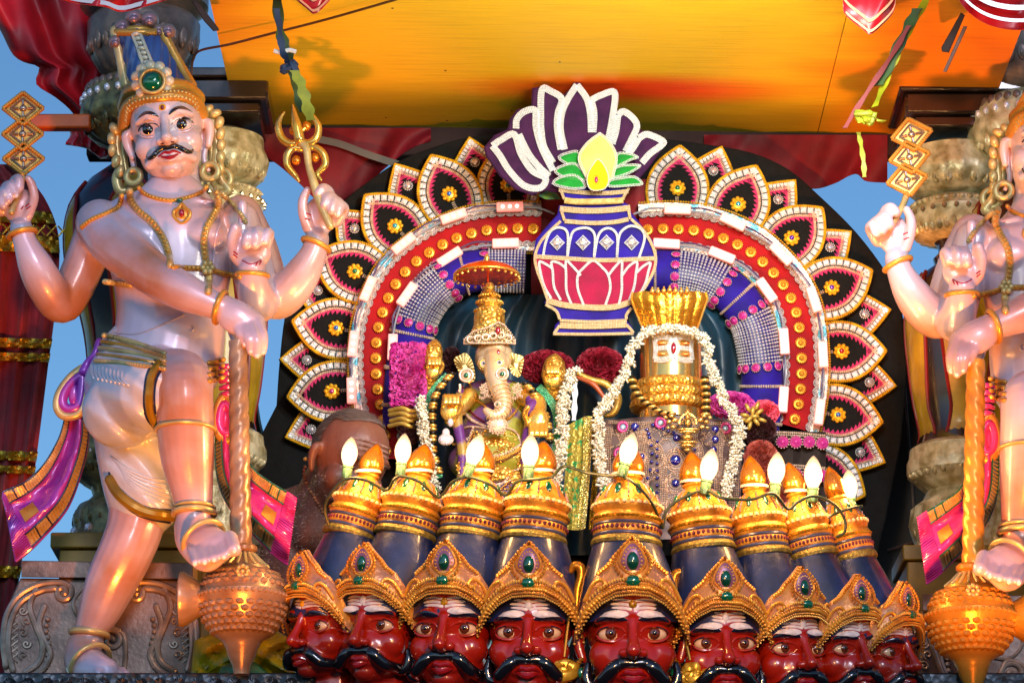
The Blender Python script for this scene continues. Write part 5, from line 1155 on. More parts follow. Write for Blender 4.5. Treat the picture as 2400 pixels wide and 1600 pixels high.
# ================================================================ lit bulbs tied to the finials
glass_on = mat('lit_bulb_glass', 'fff2dc', .3, emit='ffd9a0', es=4.6); glass_tip = mat('frosted_bulb_tip', 'f0d8c0', .25, 0, emit='ffb070', es=.9, c2=None)
def bulb_mat():
    m = bpy.data.materials.new('lit_bulb'); m.use_nodes = True; T = m.node_tree; N = T.nodes.new; b = T.nodes['Principled BSDF']
    tc = N('ShaderNodeTexCoord'); sx = N('ShaderNodeSeparateXYZ'); T.links.new(tc.outputs['Object'], sx.inputs[0])
    mr = N('ShaderNodeMapRange'); mr.interpolation_type = 'SMOOTHSTEP'; mr.inputs[1].default_value = .034; mr.inputs[2].default_value = .090; mr.inputs[3].default_value = 1.6; mr.inputs[4].default_value = .38; T.links.new(sx.outputs['Z'], mr.inputs[0]); T.links.new(mr.outputs[0], b.inputs['Emission Strength'])
    b.inputs['Base Color'].default_value = (.22, .16, .12, 1); b.inputs['Roughness'].default_value = .15; b.inputs['Emission Color'].default_value = (1, .86, .60, 1); b.inputs['Coat Weight'].default_value = 1; return m
BM_ = bulb_mat()
mb = MB(); lathe(mb, [(.010, -.002), (.012, .002), (.017, .012), (.0225, .026), (.0245, .040), (.023, .055), (.018, .070), (.011, .083), (.0045, .091), (.0008, .094)], seg=22); BG = mb.mesh('glass'); BG.materials.append(BM_)
mb = MB(); lathe(mb, [(.013, -.036), (.0145, -.034), (.0145, -.004), (.0165, -.002), (.0165, .003), (.012, .004)], seg=16); box(mb, (.0, -.012, -.030), (.006, .008, .010), bev=.002); BS = mb.mesh('socket', auto=40); BS.materials.append(mat('green_socket_plastic', '4c7458', .4, 0, lin('3a5c46'), 20))
LAMPS = [(815, 1094, 824, 1023), (941, 1087, 949, 1015), (1103, 1090, 1127, 1017), (1240, 1094, 1245, 1016), (1464, 1088, 1485, 1013), (1656, 1128, 1670, 1050), (1817, 1135, 1823, 1058), (1905, 1146, 1907, 1067), (1993, 1170, 1988, 1099)]
for i, ((bx, by, tx, ty), (rx, ry, cx_, cy_, cw)) in enumerate(zip(LAMPS, CROWNS)):
    y = HEADS[i][5] + .02 - .052 + (.09 if i == 8 else 0); a, b = P(bx, by, y), P(tx, ty, y); d = b - a; L_ = d.length
    t = thing('festoon_bulb', f'lit clear festoon bulb tied to the crown finial, {order[i]}', 'light bulb', a, 'lit bulbs on the crown tops')
    k = L_ / .094 * (1.0); 
    for me, nm in ((BG, 'glass'), (BS, 'socket')):
        o = link(nm, me, t, a); o.rotation_euler = (0, math.atan2(d.x, d.z), 0); o.scale = (k * 1.02, k * 1.02, k)
    s = S(bx, by, y) * 1000
    mb = MB(); fc = P(cx_, cy_ - 12, y + .052); rr = .036 * cw * s
    q = [(fc.x + math.cos(an) * (rr + .004), fc.y + math.sin(an) * (rr + .012), fc.z + .004 * math.sin(an)) for an in np.linspace(0, 2 * math.pi, 28)[:-1]]
    tube(mb, q, [(.0012, .0034)] * len(q), 6, closed=True, ref=(0, 0, 1)); build('cable_tie', mb, mat('white_nylon', 'e4dcd4', .4), t)
    m_ = a.lerp(b, .42); l = bpy.data.lights.new('bulb_glow', 'POINT'); l.energy = 3.2; l.color = (1., .52, .17); l.shadow_soft_size = .03
    lo_ = bpy.data.objects.new('bulb_glow', l); COL.objects.link(lo_); lo_.location = m_ + Vector((0, -.034, 0))
wg = mat('green_wire', '1e2c1e', .4, c2=lin('2c3c28'), nscale=30)
WP = [(800, 1290, -.46), (762, 1200, -.50), (780, 1150, -.53), (815, 1122, -.545), (860, 1126, -.56), (905, 1148, -.53), (925, 1122, -.55), (945, 1116, -.56), (985, 1130, -.57), (1028, 1165, -.52), (1060, 1130, -.56), (1098, 1118, -.57), (1150, 1136, -.58), (1185, 1160, -.57), (1210, 1130, -.60), (1240, 1124, -.62), (1290, 1118, -.61), (1322, 1092, -.58), (1370, 1106, -.58), (1420, 1114, -.62), (1458, 1116, -.655), (1490, 1135, -.68), (1530, 1180, -.66), (1552, 1236, -.60), (1560, 1200, -.6), (1590, 1172, -.6), (1652, 1148, -.61), (1690, 1166, -.62), (1760, 1170, -.6), (1812, 1156, -.6), (1846, 1192, -.58), (1870, 1176, -.58), (1905, 1162, -.57), (1950, 1178, -.55), (1978, 1212, -.54), (1980, 1245, -.54), (1960, 1258, -.53)]
mb = MB(); tube(mb, cr([PA(*q) for q in WP], 8), .0034, 7); o = build('bulb_wire', mb, wg); tag(o, 'dark green electric wire looping from bulb to bulb over the crowns', 'wire')
mb = MB(); tube(mb, cr([PA(*q) for q in [(2020, 1186, -.45), (1995, 1190, -.5), (1955, 1204, -.53), (1940, 1214, -.53)]], 8), .0034, 7); o = build('bulb_wire', mb, wg); tag(o, 'short dark wire end beside the outermost right crown', 'wire')
# ================================================================ four armed guardians
goldst = mat('statue_gold_paint', 'd8a448', .33, .4, lin('b08038'), 14, .2, 80); palegold = mat('pale_gold_paint', 'd0bc7c', .33, .35, lin('a89464'), 14, .2, 80)
clothw = mat('pearl_white_cloth_paint', 'c4ccd8', .38, .1, lin('9ca8bc'), 5, .08, 30, coat=.4); bandy = mat('ochre_band_paint', '9c7a14', .3, .35, lin('7c6414'), 12); bandb = mat('navy_line_paint', '14204c', .3)
purple = mat('violet_sash_paint', 'a038b4', .3, .15, lin('74208c'), 7, coat=.5); pink = mat('pink_sash_paint', 'd83c9c', .26, .15, lin('a8288c'), 7, coat=.5); sashg = mat('sash_border_gold', 'c8b480', .32, .25, lin('a08c5c'), 40, .5, 160); fingerred = mat('henna_red', 'a01440', .35)
def torus(mb, c, axis, R, r, seg=28, sq=1.):
    ax = arr(axis); ax = ax / np.linalg.norm(ax); a = np.cross(ax, [0, 1, 0.01]); a /= np.linalg.norm(a); b = np.cross(ax, a)
    tube(mb, [arr(c) + a * math.cos(t_) * R + b * math.sin(t_) * R * sq for t_ in np.linspace(0, 2 * math.pi, seg, endpoint=False)], r, 10, closed=True)
def guardian(mir, label, attr):
    y0 = -.30
    mx = (lambda px, py: (2845 - px, py + 45)) if mir else (lambda px, py: (px, py))
    def G(px, py, d=0.): a, b = mx(px, py); return PA(a, b, y0 + d)
    sg = -1 if mir else 1; SCL = S(400 if not mir else 2400, 800, y0)
    t = thing('guardian_statue', label, 'statue', tuple(G(300, 1585)), 'four armed guardian statues')
    def limb(mb, pts, seg=18, n=5):
        c = cr(pts, n); p = [G(q[0], q[1], q[2]) for q in c]; r = [(q[3] * SCL, (q[4] if len(q) > 4 else q[3]) * SCL) for q in c]; tube(mb, p, r, seg, round_=True, ref=(0, 1, 0) if len(pts[0]) > 4 else None)
    def E(mb, px, py, d, rx, rz, ry): ball(mb, G(px, py, d), (rx * SCL, ry * SCL, rz * SCL), None, ICO3)
    mb = MB()
    limb(mb, [(396, 385, .03, 52, 50), (400, 430, .02, 56, 52), (402, 455, .0, 80, 60), (400, 480, .0, 138, 72), (398, 515, 0, 168, 84), (398, 560, -.01, 162, 92), (402, 620, -.01, 148, 92), (402, 680, -.01, 134, 86), (400, 740, -.01, 128, 82), (395, 800, -.01, 132, 86), (380, 860, -.01, 138, 90), (370, 905, 0, 120, 86)], 28)
    E(mb, 330, 558, -.062, 70, 52, 42); E(mb, 472, 556, -.062, 62, 50, 40); E(mb, 412, 770, -.05, 88, 70, 46)
    for a, b in (((345, 470), (300, 478)), ((460, 470), (505, 476))): limb(mb, [(a[0], a[1], -.055, 10), (b[0], b[1], -.05, 8)])
    # arm with the raised attribute, outer left
    limb(mb, [(235, 520, .05, 52), (205, 600, .06, 50), (165, 690, .05, 47), (140, 712, .04, 46), (108, 670, .0, 46), (82, 620, -.02, 41), (60, 570, -.03, 29), (50, 535, -.03, 27)])
    E(mb, 46, 484, -.03, 38, 46, 20); limb(mb, [(66, 505, -.04, 13), (80, 465, -.05, 12), (74, 432, -.055, 11), (66, 418, -.06, 9)], 10)
    for f in ([(34, 475, -.03), (30, 430, -.05), (44, 418, -.075), (46, 440, -.08)], [(20, 482, -.03), (10, 444, -.05), (25, 433, -.08), (36, 454, -.085)], [(8, 490, -.03), (-2, 460, -.05), (10, 449, -.08), (20, 468, -.085)], [(2, 498, -.03), (-10, 476, -.05), (-2, 465, -.075), (8, 482, -.08)]): limb(mb, [(*q, 11.5) for q in f], 10)
    # crossing arm that rests on the mace
    limb(mb, [(235, 525, -.0, 60), (270, 570, -.06, 60), (330, 620, -.12, 54), (385, 660, -.16, 48), (440, 688, -.18, 44), (490, 710, -.19, 34), (520, 722, -.19, 30)])
    limb(mb, [(522, 720, -.19, 32, 26), (552, 742, -.20, 40, 24), (585, 762, -.20, 38, 20), (592, 770, -.2, 34, 16)], 16)
    for f in ([(556, 758, -.205), (566, 785, -.215), (574, 808, -.21)], [(573, 765, -.21), (584, 795, -.225), (588, 823, -.22)], [(590, 764, -.21), (601, 796, -.225), (602, 832, -.22)], [(605, 756, -.205), (617, 790, -.215), (616, 824, -.21)], [(545, 750, -.17), (545, 775, -.15), (552, 800, -.15)]): limb(mb, [(f[0][0], f[0][1], f[0][2], 13.5), (f[1][0], f[1][1], f[1][2], 12.5), (f[2][0], f[2][1], f[2][2], 10)], 10)
    # outer right arm raised
    limb(mb, [(565, 505, .02, 50), (600, 580, .04, 50), (625, 660, .03, 50), (645, 700, .0, 50), (680, 678, -.04, 48), (710, 640, -.06, 42), (734, 595, -.07, 32), (744, 560, -.07, 28)])
    E(mb, 750, 506, -.07, 40, 48, 20); limb(mb, [(722, 535, -.08, 14), (711, 500, -.09, 13), (710, 470, -.095, 12), (720, 446, -.1, 10)], 10)
    for f in ([(768, 500, -.07), (774, 456, -.09), (758, 441, -.12), (746, 452, -.125)], [(778, 510, -.07), (784, 470, -.09), (769, 462, -.125), (760, 481, -.13)], [(786, 516, -.07), (797, 480, -.09), (783, 473, -.125), (777, 494, -.13)], [(790, 522, -.07), (807, 492, -.09), (799, 483, -.115), (791, 502, -.12)]): limb(mb, [(*q, 12.5) for q in f], 10)
    # palm shown before the chest
    limb(mb, [(560, 520, -.02, 50), (590, 620, -.02, 50), (606, 700, -.05, 48), (603, 706, -.09, 46), (594, 670, -.13, 38), (590, 632, -.15, 32)])
    E(mb, 587, 592, -.15, 50, 42, 20)
    for f, r in (([(570, 565, -.15), (569, 520, -.155), (568, 480, -.155)], 12), ([(590, 585, -.15), (588, 545, -.175), (580, 552, -.2), (577, 573, -.2)], 13), ([(606, 585, -.15), (608, 543, -.17), (601, 548, -.2), (598, 573, -.2)], 13), ([(620, 588, -.15), (632, 552, -.165), (627, 545, -.19), (621, 566, -.195)], 12), ([(548, 598, -.155), (543, 562, -.165), (551, 533, -.17)], 12.5)): limb(mb, [(*q, r) for q in f], 10)
    # standing leg and foot
    limb(mb, [(330, 930, 0, 78), (328, 1100, -.01, 72), (320, 1218, -.02, 67), (296, 1290, -.03, 64), (262, 1361, -.02, 60), (232, 1433, 0, 49), (210, 1478, .01, 37), (205, 1505, .01, 38)])
    limb(mb, [(196, 1515, .01, 40), (196, 1545, -.01, 46), (216, 1566, -.05, 44), (246, 1574, -.1, 34)])
    for k in range(5): limb(mb, [(226 + k * 15, 1568 + k * 1.5, -.10 + k * .008, 13), (232 + k * 16, 1577 + k, -.135 + k * .012, 11)], 8)
    # raised leg, knee to the front, foot on the mace
    limb(mb, [(330, 900, -.02, 88), (380, 895, -.12, 80), (426, 892, -.2, 70), (432, 930, -.225, 66), (434, 1000, -.215, 66), (440, 1080, -.2, 60), (450, 1150, -.19, 48), (455, 1205, -.19, 41), (452, 1235, -.19, 42)], 20)
    limb(mb, [(450, 1235, -.19, 42, 40), (462, 1262, -.22, 50, 34), (492, 1288, -.26, 54, 26), (508, 1298, -.28, 50, 18)], 18)
    for (x, y, r) in ((458, 1318, 10), (480, 1315, 11.5), (503, 1309, 12), (526, 1302, 12.5), (549, 1288, 17)): limb(mb, [(x - 10, y - 28, -.27, r + 1), (x, y, -.32, r)], 10)
    V, F = remesh(mb, .0038, 5); bv = bvh_of(V, F)
    me = from_vf(V, F).mesh('body', tuple(G(300, 1585))); me.materials.append(skin_lilac); link('body', me, t, G(300, 1585))
    def D(px, py, off=.002, bv_=None, fb=-.1):
        a, b = mx(px, py); h = ray(bv_ or bv, a, b)[0]
        if h is None: return G(px, py, fb)
        return arr(h) - arr((h - CAM).normalized()) * off
    def dr(name, pts, r, m, n=7, beadr=None, step=None, bm=None, bv_=None, fb=-.1, flat=1., kind=None):
        c = cr(pts, n); p = np.array([D(q[0], q[1], r * .3 * SCL, bv_, fb) for q in c])
        for _ in range(2): p[1:-1] = (p[:-2] + 2 * p[1:-1] + p[2:]) / 4
        mb = MB(); tube(mb, p, r * SCL, 8, round_=True); o = build(name, mb, m, t)
        if beadr:
            mb = MB(); q, _ = along(p, step * SCL)
            for x in q: ball(mb, x - arr([0, r * .75 * SCL, 0]), (beadr * SCL,) * 3, None, ICO1)
            build('bead', mb, bm or m, o, kind='stuff')
        return o
    dr('collar', [(325, 440), (340, 455), (370, 466), (405, 470), (440, 463), (470, 452), (484, 438)], 5.5, goldst, beadr=4, step=9)
    for pts in ([(304, 448), (306, 470), (325, 495), (355, 520), (380, 555), (394, 590), (399, 622)], [(506, 448), (512, 475), (500, 505), (482, 540), (478, 575), (484, 622)]): dr('long_necklace', pts, 9, palegold, beadr=7, step=11.5, bm=goldst)
    dr('chest_belt', [(405, 626), (440, 628), (485, 630), (520, 640), (562, 648)], 7, goldst, beadr=6, step=10); dr('chest_belt', [(246, 660), (275, 664), (305, 668)], 7, palegold, beadr=6, step=10)
    dr('shoulder_strap', [(285, 458), (278, 484), (250, 500), (215, 515), (192, 532)], 6.5, goldst, beadr=5, step=9); dr('shoulder_strap', [(520, 452), (540, 474), (558, 492), (575, 520)], 6, palegold, beadr=4.5, step=8)
    dr('chest_drop', [(490, 640), (489, 660), (488, 684)], 9, palegold, beadr=6, step=10)
    if not mir: dr('sacred_thread', [(508, 470), (518, 510), (505, 560), (500, 620)], 3.5, skin_lilac)
    dr('belly_fold', [(262, 778), (320, 782), (380, 760), (430, 738)], 2.5, skin_lilac)
    mb = MB(); p = D(487, 628, .01); 
    for k in range(7): a = k * 6.28 / 6; ball(mb, p + arr([math.cos(a) * .011, -.004, math.sin(a) * .011]) * (1 if k < 6 else 0), .007, None, ICO2)
    build('rosette', mb, palegold, t)
    p = D(421, 470, .006); mb = MB(); ball(mb, p, (.008, .005, .005), None, ICO2); build('collar_gem', mb, gemg, t)
    p = D(426, 500, .004); mb = MB(); tube(mb, cr([p + arr([x, 0, z]) * mm for x, z in ((0, 22), (-8, 12), (-18, 4), (-16, -10), (0, -24), (16, -10), (18, 4), (8, 12))], 4, True), .0045, 8, closed=True); ball(mb, p + arr([0, .003, 0]), (.016, .006, .018), None, ICO2); pe = build('pendant', mb, goldst, t)
    mb = MB(); ball(mb, p - arr([0, .003, 0]), (.007, .006, .010), None, ICO2); build('ruby', mb, gemr, pe)
    mb = MB(); p = D(447, 770, -.002); torus(mb, p, (0, 1, 0), .006, .003, 16); build('navel', mb, skin_lilac, t)
    # bracelets and anklets
    for (x, y, d, ax, R, r, nm) in ((52, 548, -.03, (-.25, 0, 1), 33, 6, 'bracelet'), (741, 574, -.07, (.45, 0, 1), 34, 6, 'bracelet'), (591, 645, -.14, (.05, -.1, 1), 37, 5.5, 'bracelet'), (516, 720, -.19, (1, -.1, -.35), 37, 6.5, 'bracelet'),
                                    (455, 1203, -.19, (0, .1, 1), 46, 7, 'anklet'), (456, 1190, -.19, (0, .1, 1), 45, 4, 'anklet'), (476, 1262, -.235, (.5, -.5, -.7), 50, 6, 'anklet'), (435, 1008, -.215, (0, .05, 1), 68, 4.5, 'anklet'), (209, 1484, .01, (.1, 0, 1), 42, 7, 'anklet'), (212, 1553, -.04, (.5, -.5, -.6), 50, 6, 'anklet')):
        mb = MB(); ax = (ax[0] * sg, ax[1], ax[2]); torus(mb, G(x, y, d), ax, R * SCL, r * SCL); build(nm, mb, goldst if nm == 'bracelet' else palegold, t)
    # nails and henna
    for (x, y) in ((13, 456), (38, 458), (748, 452), (762, 478), (779, 490), (793, 500), (578, 570), (598, 571), (622, 565), (574, 806), (588, 822), (602, 832), (616, 824), (457, 1320), (480, 1317), (502, 1311), (525, 1304), (550, 1290)):
        p = D(x, y, -.001); mb = MB(); ball(mb, p, (.0052, .0022, .0062), None, ICO1); build('nail', mb, white, t)
    for pts in ([(568, 610), (588, 620), (612, 610)], [(548, 590), (556, 596)], [(548, 597), (555, 603)], [(600, 622), (604, 614)], [(608, 620), (612, 612)], [(567, 520), (576, 520)], [(718, 500), (728, 504)], [(716, 512), (726, 516)], [(60, 484), (68, 478)], [(63, 490), (71, 484)], [(50, 490), (54, 484)]):
        dr('henna_line', pts, 1.6, fingerred, n=4)
    # waist cloth --------------------------------------------------------
    mb = MB()
    limb(mb, [(372, 852, 0, 142, 92), (345, 895, 0, 142, 98), (325, 960, 0, 118, 98), (320, 1040, 0, 98, 90), (324, 1110, -.01, 88, 82), (338, 1178, -.02, 84, 80)], 26)
    limb(mb, [(300, 905, -.03, 104), (325, 925, -.11, 103), (352, 925, -.18, 92)], 24); E(mb, 285, 960, -.12, 92, 92, 60)
    V2, F2 = remesh(mb, .0045, 5); V2 = V2[:]
    # press long folds into the cloth
    Pn = (V2 - arr(G(330, 900))) / SCL
    V2[:, 1] -= .004 * np.sin((Pn[:, 0] * sg * .6 + Pn[:, 2] * .8) * .11 + .02 * Pn[:, 0]) * (np.abs(Pn[:, 2]) < 400)
    bv2 = bvh_of(V2, F2); me = from_vf(V2, F2).mesh('waist_cloth', tuple(G(300, 1585))); me.materials.append(clothw); link('waist_cloth', me, t, G(300, 1585))
    both = bvh_of(np.vstack([V, V2]), F + [[i + len(V) for i in f] for f in F2])
    for pts, m_, r in (([(392, 838), (362, 846), (344, 880), (338, 930), (342, 975), (362, 1003)], bandb, 3), ([(398, 846), (372, 852), (354, 885), (349, 930), (353, 970), (366, 996)], bandy, 10), ([(402, 856), (382, 862), (366, 890), (361, 930), (364, 968)], bandb, 3)): dr('knee_band', pts, r, m_, bv_=bv2, fb=-.27)
    for pts, m_, r in (([(256, 1108), (275, 1140), (310, 1172), (350, 1190), (404, 1196)], bandb, 3), ([(258, 1124), (276, 1156), (312, 1186), (352, 1202), (402, 1210)], bandy, 13), ([(258, 1140), (280, 1172), (316, 1202), (352, 1216), (398, 1224)], bandb, 3)): dr('hem_band', pts, r, m_, bv_=bv2, fb=-.09)
    for k in range(6): dr('cloth_fold', [(262 + k * 4, 1072 + k * 4), (300, 1100 + k * 6), (350, 1120 + k * 9), (400, 1128 + k * 11)], 3 - k * .2, clothw, bv_=bv2, fb=-.09)
    for k, (m_, r) in enumerate(((palegold, 7), (goldst, 6), (palegold, 7), (goldst, 5), (palegold, 6))): dr('waist_belt', [(244 - k * 5, 786 + k * 15), (280, 794 + k * 14), (330, 808 + k * 12), (385, 828 + k * 9)], r, m_, bv_=both, beadr=(5 if k % 2 == 0 else None), step=9)
    for k in range(4): dr('waist_belt', [(490, 850 + k * 14), (506, 848 + k * 14), (524, 842 + k * 14)], 6, goldst, bv_=both, fb=-.09)
    for k in range(9): dr('pleat', [(214 + k * 9, 856 + k * 2), (214 + k * 9, 872 + k * 2), (220 + k * 10, 886 + k * 2)], 3.5, clothw, n=4, bv_=both)
    # sashes
    def sash(L_, R_, d, m_, fan, seed):
        def fn(u, v):
            a = cr(L_, 6); b = cr(R_, 6); sa, sb = arclen(a), arclen(b); p = [np.interp(v * sa[-1], sa, a[:, k]) * (1 - u) + np.interp(v * sb[-1], sb, b[:, k]) * u for k in (0, 1)]
            return G(p[0], p[1], d - .018 * math.cos(u * math.pi * 3) - .015 * u * (1 - u) * 4 - .004 * math.sin(v * 30 + u * 20) * v)
        mb = MB(); grid(mb, fn, 26, 40, thick=(0, .006, 0)); build('sash', mb, m_, t)
        for u0, u1 in ((.02, .22), (.76, .97)):
            g = MB(); grid(g, lambda u, v: fn(u0 + (u1 - u0) * u, v * .86 + .02) - arr([0, .004, 0]), 6, 34, thick=(0, .003, 0)); b_ = build('sash_border', g, sashg, t)
            g = MB()
            for k in range(34): v = .04 + k * .024; tube(g, [fn(u0 + .02, v) - arr([0, .006, 0]), fn(u1 - .02, v + .01) - arr([0, .006, 0])], .0018, 5)
            build('border_stitch', g, palegold, b_, kind='stuff')
            for uu in (u0, u1): g = MB(); tube(g, [fn(uu, v) - arr([0, .005, 0]) for v in np.linspace(.02, .88, 26)], .0019, 6); build('border_line', g, bandb if m_ is purple else mat('teal_line_paint', '0c5c48', .3), b_)
            for vv in (.7, .8): g = MB(); tube(g, [fn(u0 + (u1 - u0) * k / 4, vv) - arr([0, .006, 0]) for k in range(5)], .002, 6); build('border_line', g, bandb if m_ is purple else MATS['teal_line_paint'], b_)
        g = MB(); grid(g, lambda u, v: fn(.4 + .2 * u, .72 + .12 * v) - arr([0, .004, 0]), 5, 8, thick=(0, .003, 0)); build('sash_patch', g, goldst, t)
        g = MB()
        for k in range(26): u = (k + .5) / 26; tube(g, [fn(u, .88) - arr([0, .001, 0]), fn(u, .94) - arr([0, .004, 0]), fn(u, 1.) - arr([0, .001, 0])], .0032, 6, round_=True)
        build('fringe_pleat', g, m_, t, kind='stuff')
    sash([(152, 980), (136, 1030), (100, 1090), (55, 1130), (8, 1150), (8, 1170), (12, 1180)], [(206, 970), (208, 1030), (194, 1100), (160, 1190), (100, 1262), (60, 1300), (38, 1316)], .02, purple, 0, 1)
    sash([(566, 1010), (590, 1090), (630, 1125), (668, 1148), (694, 1166)], [(503, 1000), (506, 1110), (530, 1180), (580, 1240), (640, 1300), (672, 1324)], -.06, pink, 0, 2)
    for pts, m1, m2, d in (([(200, 862), (168, 882), (140, 920), (134, 955), (152, 975), (186, 968), (198, 930), (202, 890)], palegold, purple, -.02), ([(528, 930), (512, 950), (506, 990), (516, 1022), (536, 1032), (546, 1010), (548, 960)], goldst, pink, -.08)):
        p = [G(a, b, d) for a, b in cr(pts, 5, True)]; c = np.mean(p, axis=0)
        mb = MB(); tube(mb, p, .010, 10, closed=True); build('sash_loop', mb, m1, t)
        mb = MB(); tube(mb, [c + (q - c) * .68 for q in p], .012, 10, closed=True); ball(mb, c, (.012, .008, .03), None, ICO2); build('loop_lining', mb, m2, t)
    mb = MB(); limb(mb, [(232, 800, -.03, 8), (222, 830, -.035, 8), (205, 850, -.03, 9), (196, 870, -.03, 12)], 10); build('knot', mb, purple, t)
    for k in range(5): mb = MB(); limb(mb, [(518, 862 + k * 16, -.07, 6), (532, 858 + k * 16, -.09, 7), (548, 864 + k * 16, -.07, 6)], 8); build('sash_gather', mb, pink, t)
    # mace ----------------------------------------------------------------
    m = thing('mace', ('gold' if mir else 'copper gold') + f' ball mace with twisted shaft under the hand of the {"right" if mir else "left"} guardian', 'mace', tuple(G(570, 1580, -.2)), 'maces of the guardians')
    a, b = G(558, 800, -.2), G(565, 1282, -.2); mb = MB(); V3 = []; F3 = []; nz, ns = 120, 24
    for i in range(nz):
        u = i / (nz - 1); c = a * (1 - u) + b * u
        for j in range(ns):
            an = j / ns * 6.2832; rr = (19.5 + 3.5 * u) * SCL * (1 + .13 * abs(math.sin(1.5 * (an + sg * u * 24)))); V3.append(c + arr([math.cos(an) * rr, math.sin(an) * rr, 0]))
    for i in range(nz - 1):
        for j in range(ns): F3.append([i * ns + j, i * ns + (j + 1) % ns, (i + 1) * ns + (j + 1) % ns, (i + 1) * ns + j])
    F3 += [list(range(ns))[::-1], [(nz - 1) * ns + j for j in range(ns)]]
    macegold = mat('gold_mace_paint' if mir else 'copper_mace_paint', 'd09834' if mir else 'b09478', .32, .4, lin('b87c28' if mir else '8c6848'), 10, .2, 70)
    mb.add(np.array(V3), F3); build('twisted_shaft', mb, macegold, m)
    c = G(569, 1405, -.2); bx, by = mx(569, 1405)
    zz = lambda py: zat(mx(569, py)[1], y0 - .2, bx)
    mb = MB(); lathe(mb, [(q[0] * SCL, zz(q[1])) for q in [(24, 1276), (31, 1282), (31, 1290), (25, 1296), (28, 1304), (44, 1318), (58, 1330), (60, 1336), (72, 1342), (82, 1352), (92, 1370), (97, 1388), (103, 1393), (103, 1408), (99, 1414), (94, 1440), (84, 1462), (66, 1484), (50, 1498), (42, 1504), (40, 1512), (36, 1518), (30, 1540), (20, 1560), (18, 1580)]][::-1], (c[0], c[1], 0), 48); build('mace_head', mb, macegold, m)
    mb = MB()
    for row, (py, r_) in enumerate(((1350, 80), (1362, 88), (1374, 94), (1426, 98), (1440, 95), (1454, 89), (1468, 80), (1481, 69))):
        for k in range(26):
            an = (k + .5 * (row % 2)) * 6.2832 / 26; ball(mb, (c[0] + math.cos(an) * (r_ - 6) * SCL, c[1] + math.sin(an) * (r_ - 6) * SCL, zz(py)), (.0118, .0118, .0085), None, ICO1)
    for k in range(44): an = k * 6.2832 / 44; ball(mb, (c[0] + math.cos(an) * 103 * SCL, c[1] + math.sin(an) * 103 * SCL, zz(1400)), (.0055, .0055, .006), None, ICO1)
    build('lattice_relief', mb, macegold, m, kind='stuff')
    mb = MB()
    for k in range(9): an = k * 6.2832 / 8; rr = 12 if k < 8 else 0; x = 575 + math.cos(an) * rr; y = 1356 + math.sin(an) * rr; ball(mb, G(x, y, -.2) - arr([0, .085, 0]), .0055, None, ICO2)
    build('relief_flower', mb, palegold, m)
    mb = MB()
    for k in range(18): an = k * 6.2832 / 18; tube(mb, [(c[0] + math.cos(an) * r_ * SCL, c[1] + math.sin(an) * r_ * SCL, zz(py)) for r_, py in ((27, 1300), (40, 1314), (56, 1328))], .0035, 6, round_=True)
    build('neck_flute', mb, palegold, m)
    mb = MB(); R = np.array(Matrix.Rotation(rad(-90 * sg), 3, 'Y')); q = G(499, 1404, -.2); lathe(mb, [(34 * SCL, -8 * SCL), (28 * SCL, 6 * SCL), (30 * SCL, 16 * SCL), (44 * SCL, 40 * SCL, .06), (60 * SCL, 66 * SCL, .06), (62 * SCL, 74 * SCL), (40 * SCL, 80 * SCL), (4 * SCL, 80 * SCL)], tuple(q), 48, rot=R, flute=20); build('side_knob', mb, macegold, m)
    # attribute in the raised hands
    def diamonds(centres, d, rot, lab):
        dt = thing('lattice_staff', lab, 'staff', tuple(G(*centres[-1], d)), 'three lozenge staffs')
        for (x, y) in centres:
            hw, hh = 48, 38; cr_, sr_ = math.cos(rad(rot)), math.sin(rad(rot)); poly = [(x + (a * cr_ - b_ * sr_), y + (a * sr_ + b_ * cr_)) for a, b_ in ((-hw, 0), (0, -hh), (hw, 0), (0, hh))]
            mb = MB(); plate(mb, [mx(*q) for q in poly], y0 + d - .008, y0 + d + .014, bev=3); z_ = build('lozenge', mb, goldst, dt, smooth=False)
            for k in range(4):
                a_, b_ = arr(poly[k]), arr(poly[(k + 1) % 4]); mb = MB()
                tube(mb, [G(*a_, d - .012), G(*b_, d - .012)], .0045, 8)
                for s_ in np.linspace(.06, .94, 10): ball(mb, G(*(a_ * (1 - s_) + b_ * s_), d - .016), .0042, None, ICO1)
                build('rim', mb, goldst, z_)
            inner = [(x + (q[0] - x) * .62, y + (q[1] - y) * .62) for q in poly]
            mb = MB()
            for k in range(4): tube(mb, [G(*inner[k], d - .010), G(*inner[(k + 1) % 4], d - .010)], .0025, 6); tube(mb, [G(x + (inner[k][0] - x) * .35, y + (inner[k][1] - y) * .35, d - .012), G(x + (inner[k][0] - x) * .8, y + (inner[k][1] - y) * .8, d - .011)], .003, 6)
            ball(mb, G(x, y, d - .010), (.009, .006, .008), None, ICO2); build('rosette', mb, mat('silvered_relief', 'a8988c', .25, .7), z_)
        mb = MB(); q = arr([G(centres[-1][0], centres[-1][1] + 30, d), G(centres[-1][0] - 6, centres[-1][1] + 60, d - .02), G(centres[-1][0] - 28, centres[-1][1] + 125, d - .045)]) if not mir else arr([G(centres[-1][0], centres[-1][1] + 30, d), G(centres[-1][0] + 10, centres[-1][1] + 60, d - .02), G(centres[-1][0] + 40, centres[-1][1] + 112, d - .045)])
        tube(mb, cr(q, 5), [.008, .007, .008], 10, round_=True); build('handle', mb, palegold, dt)
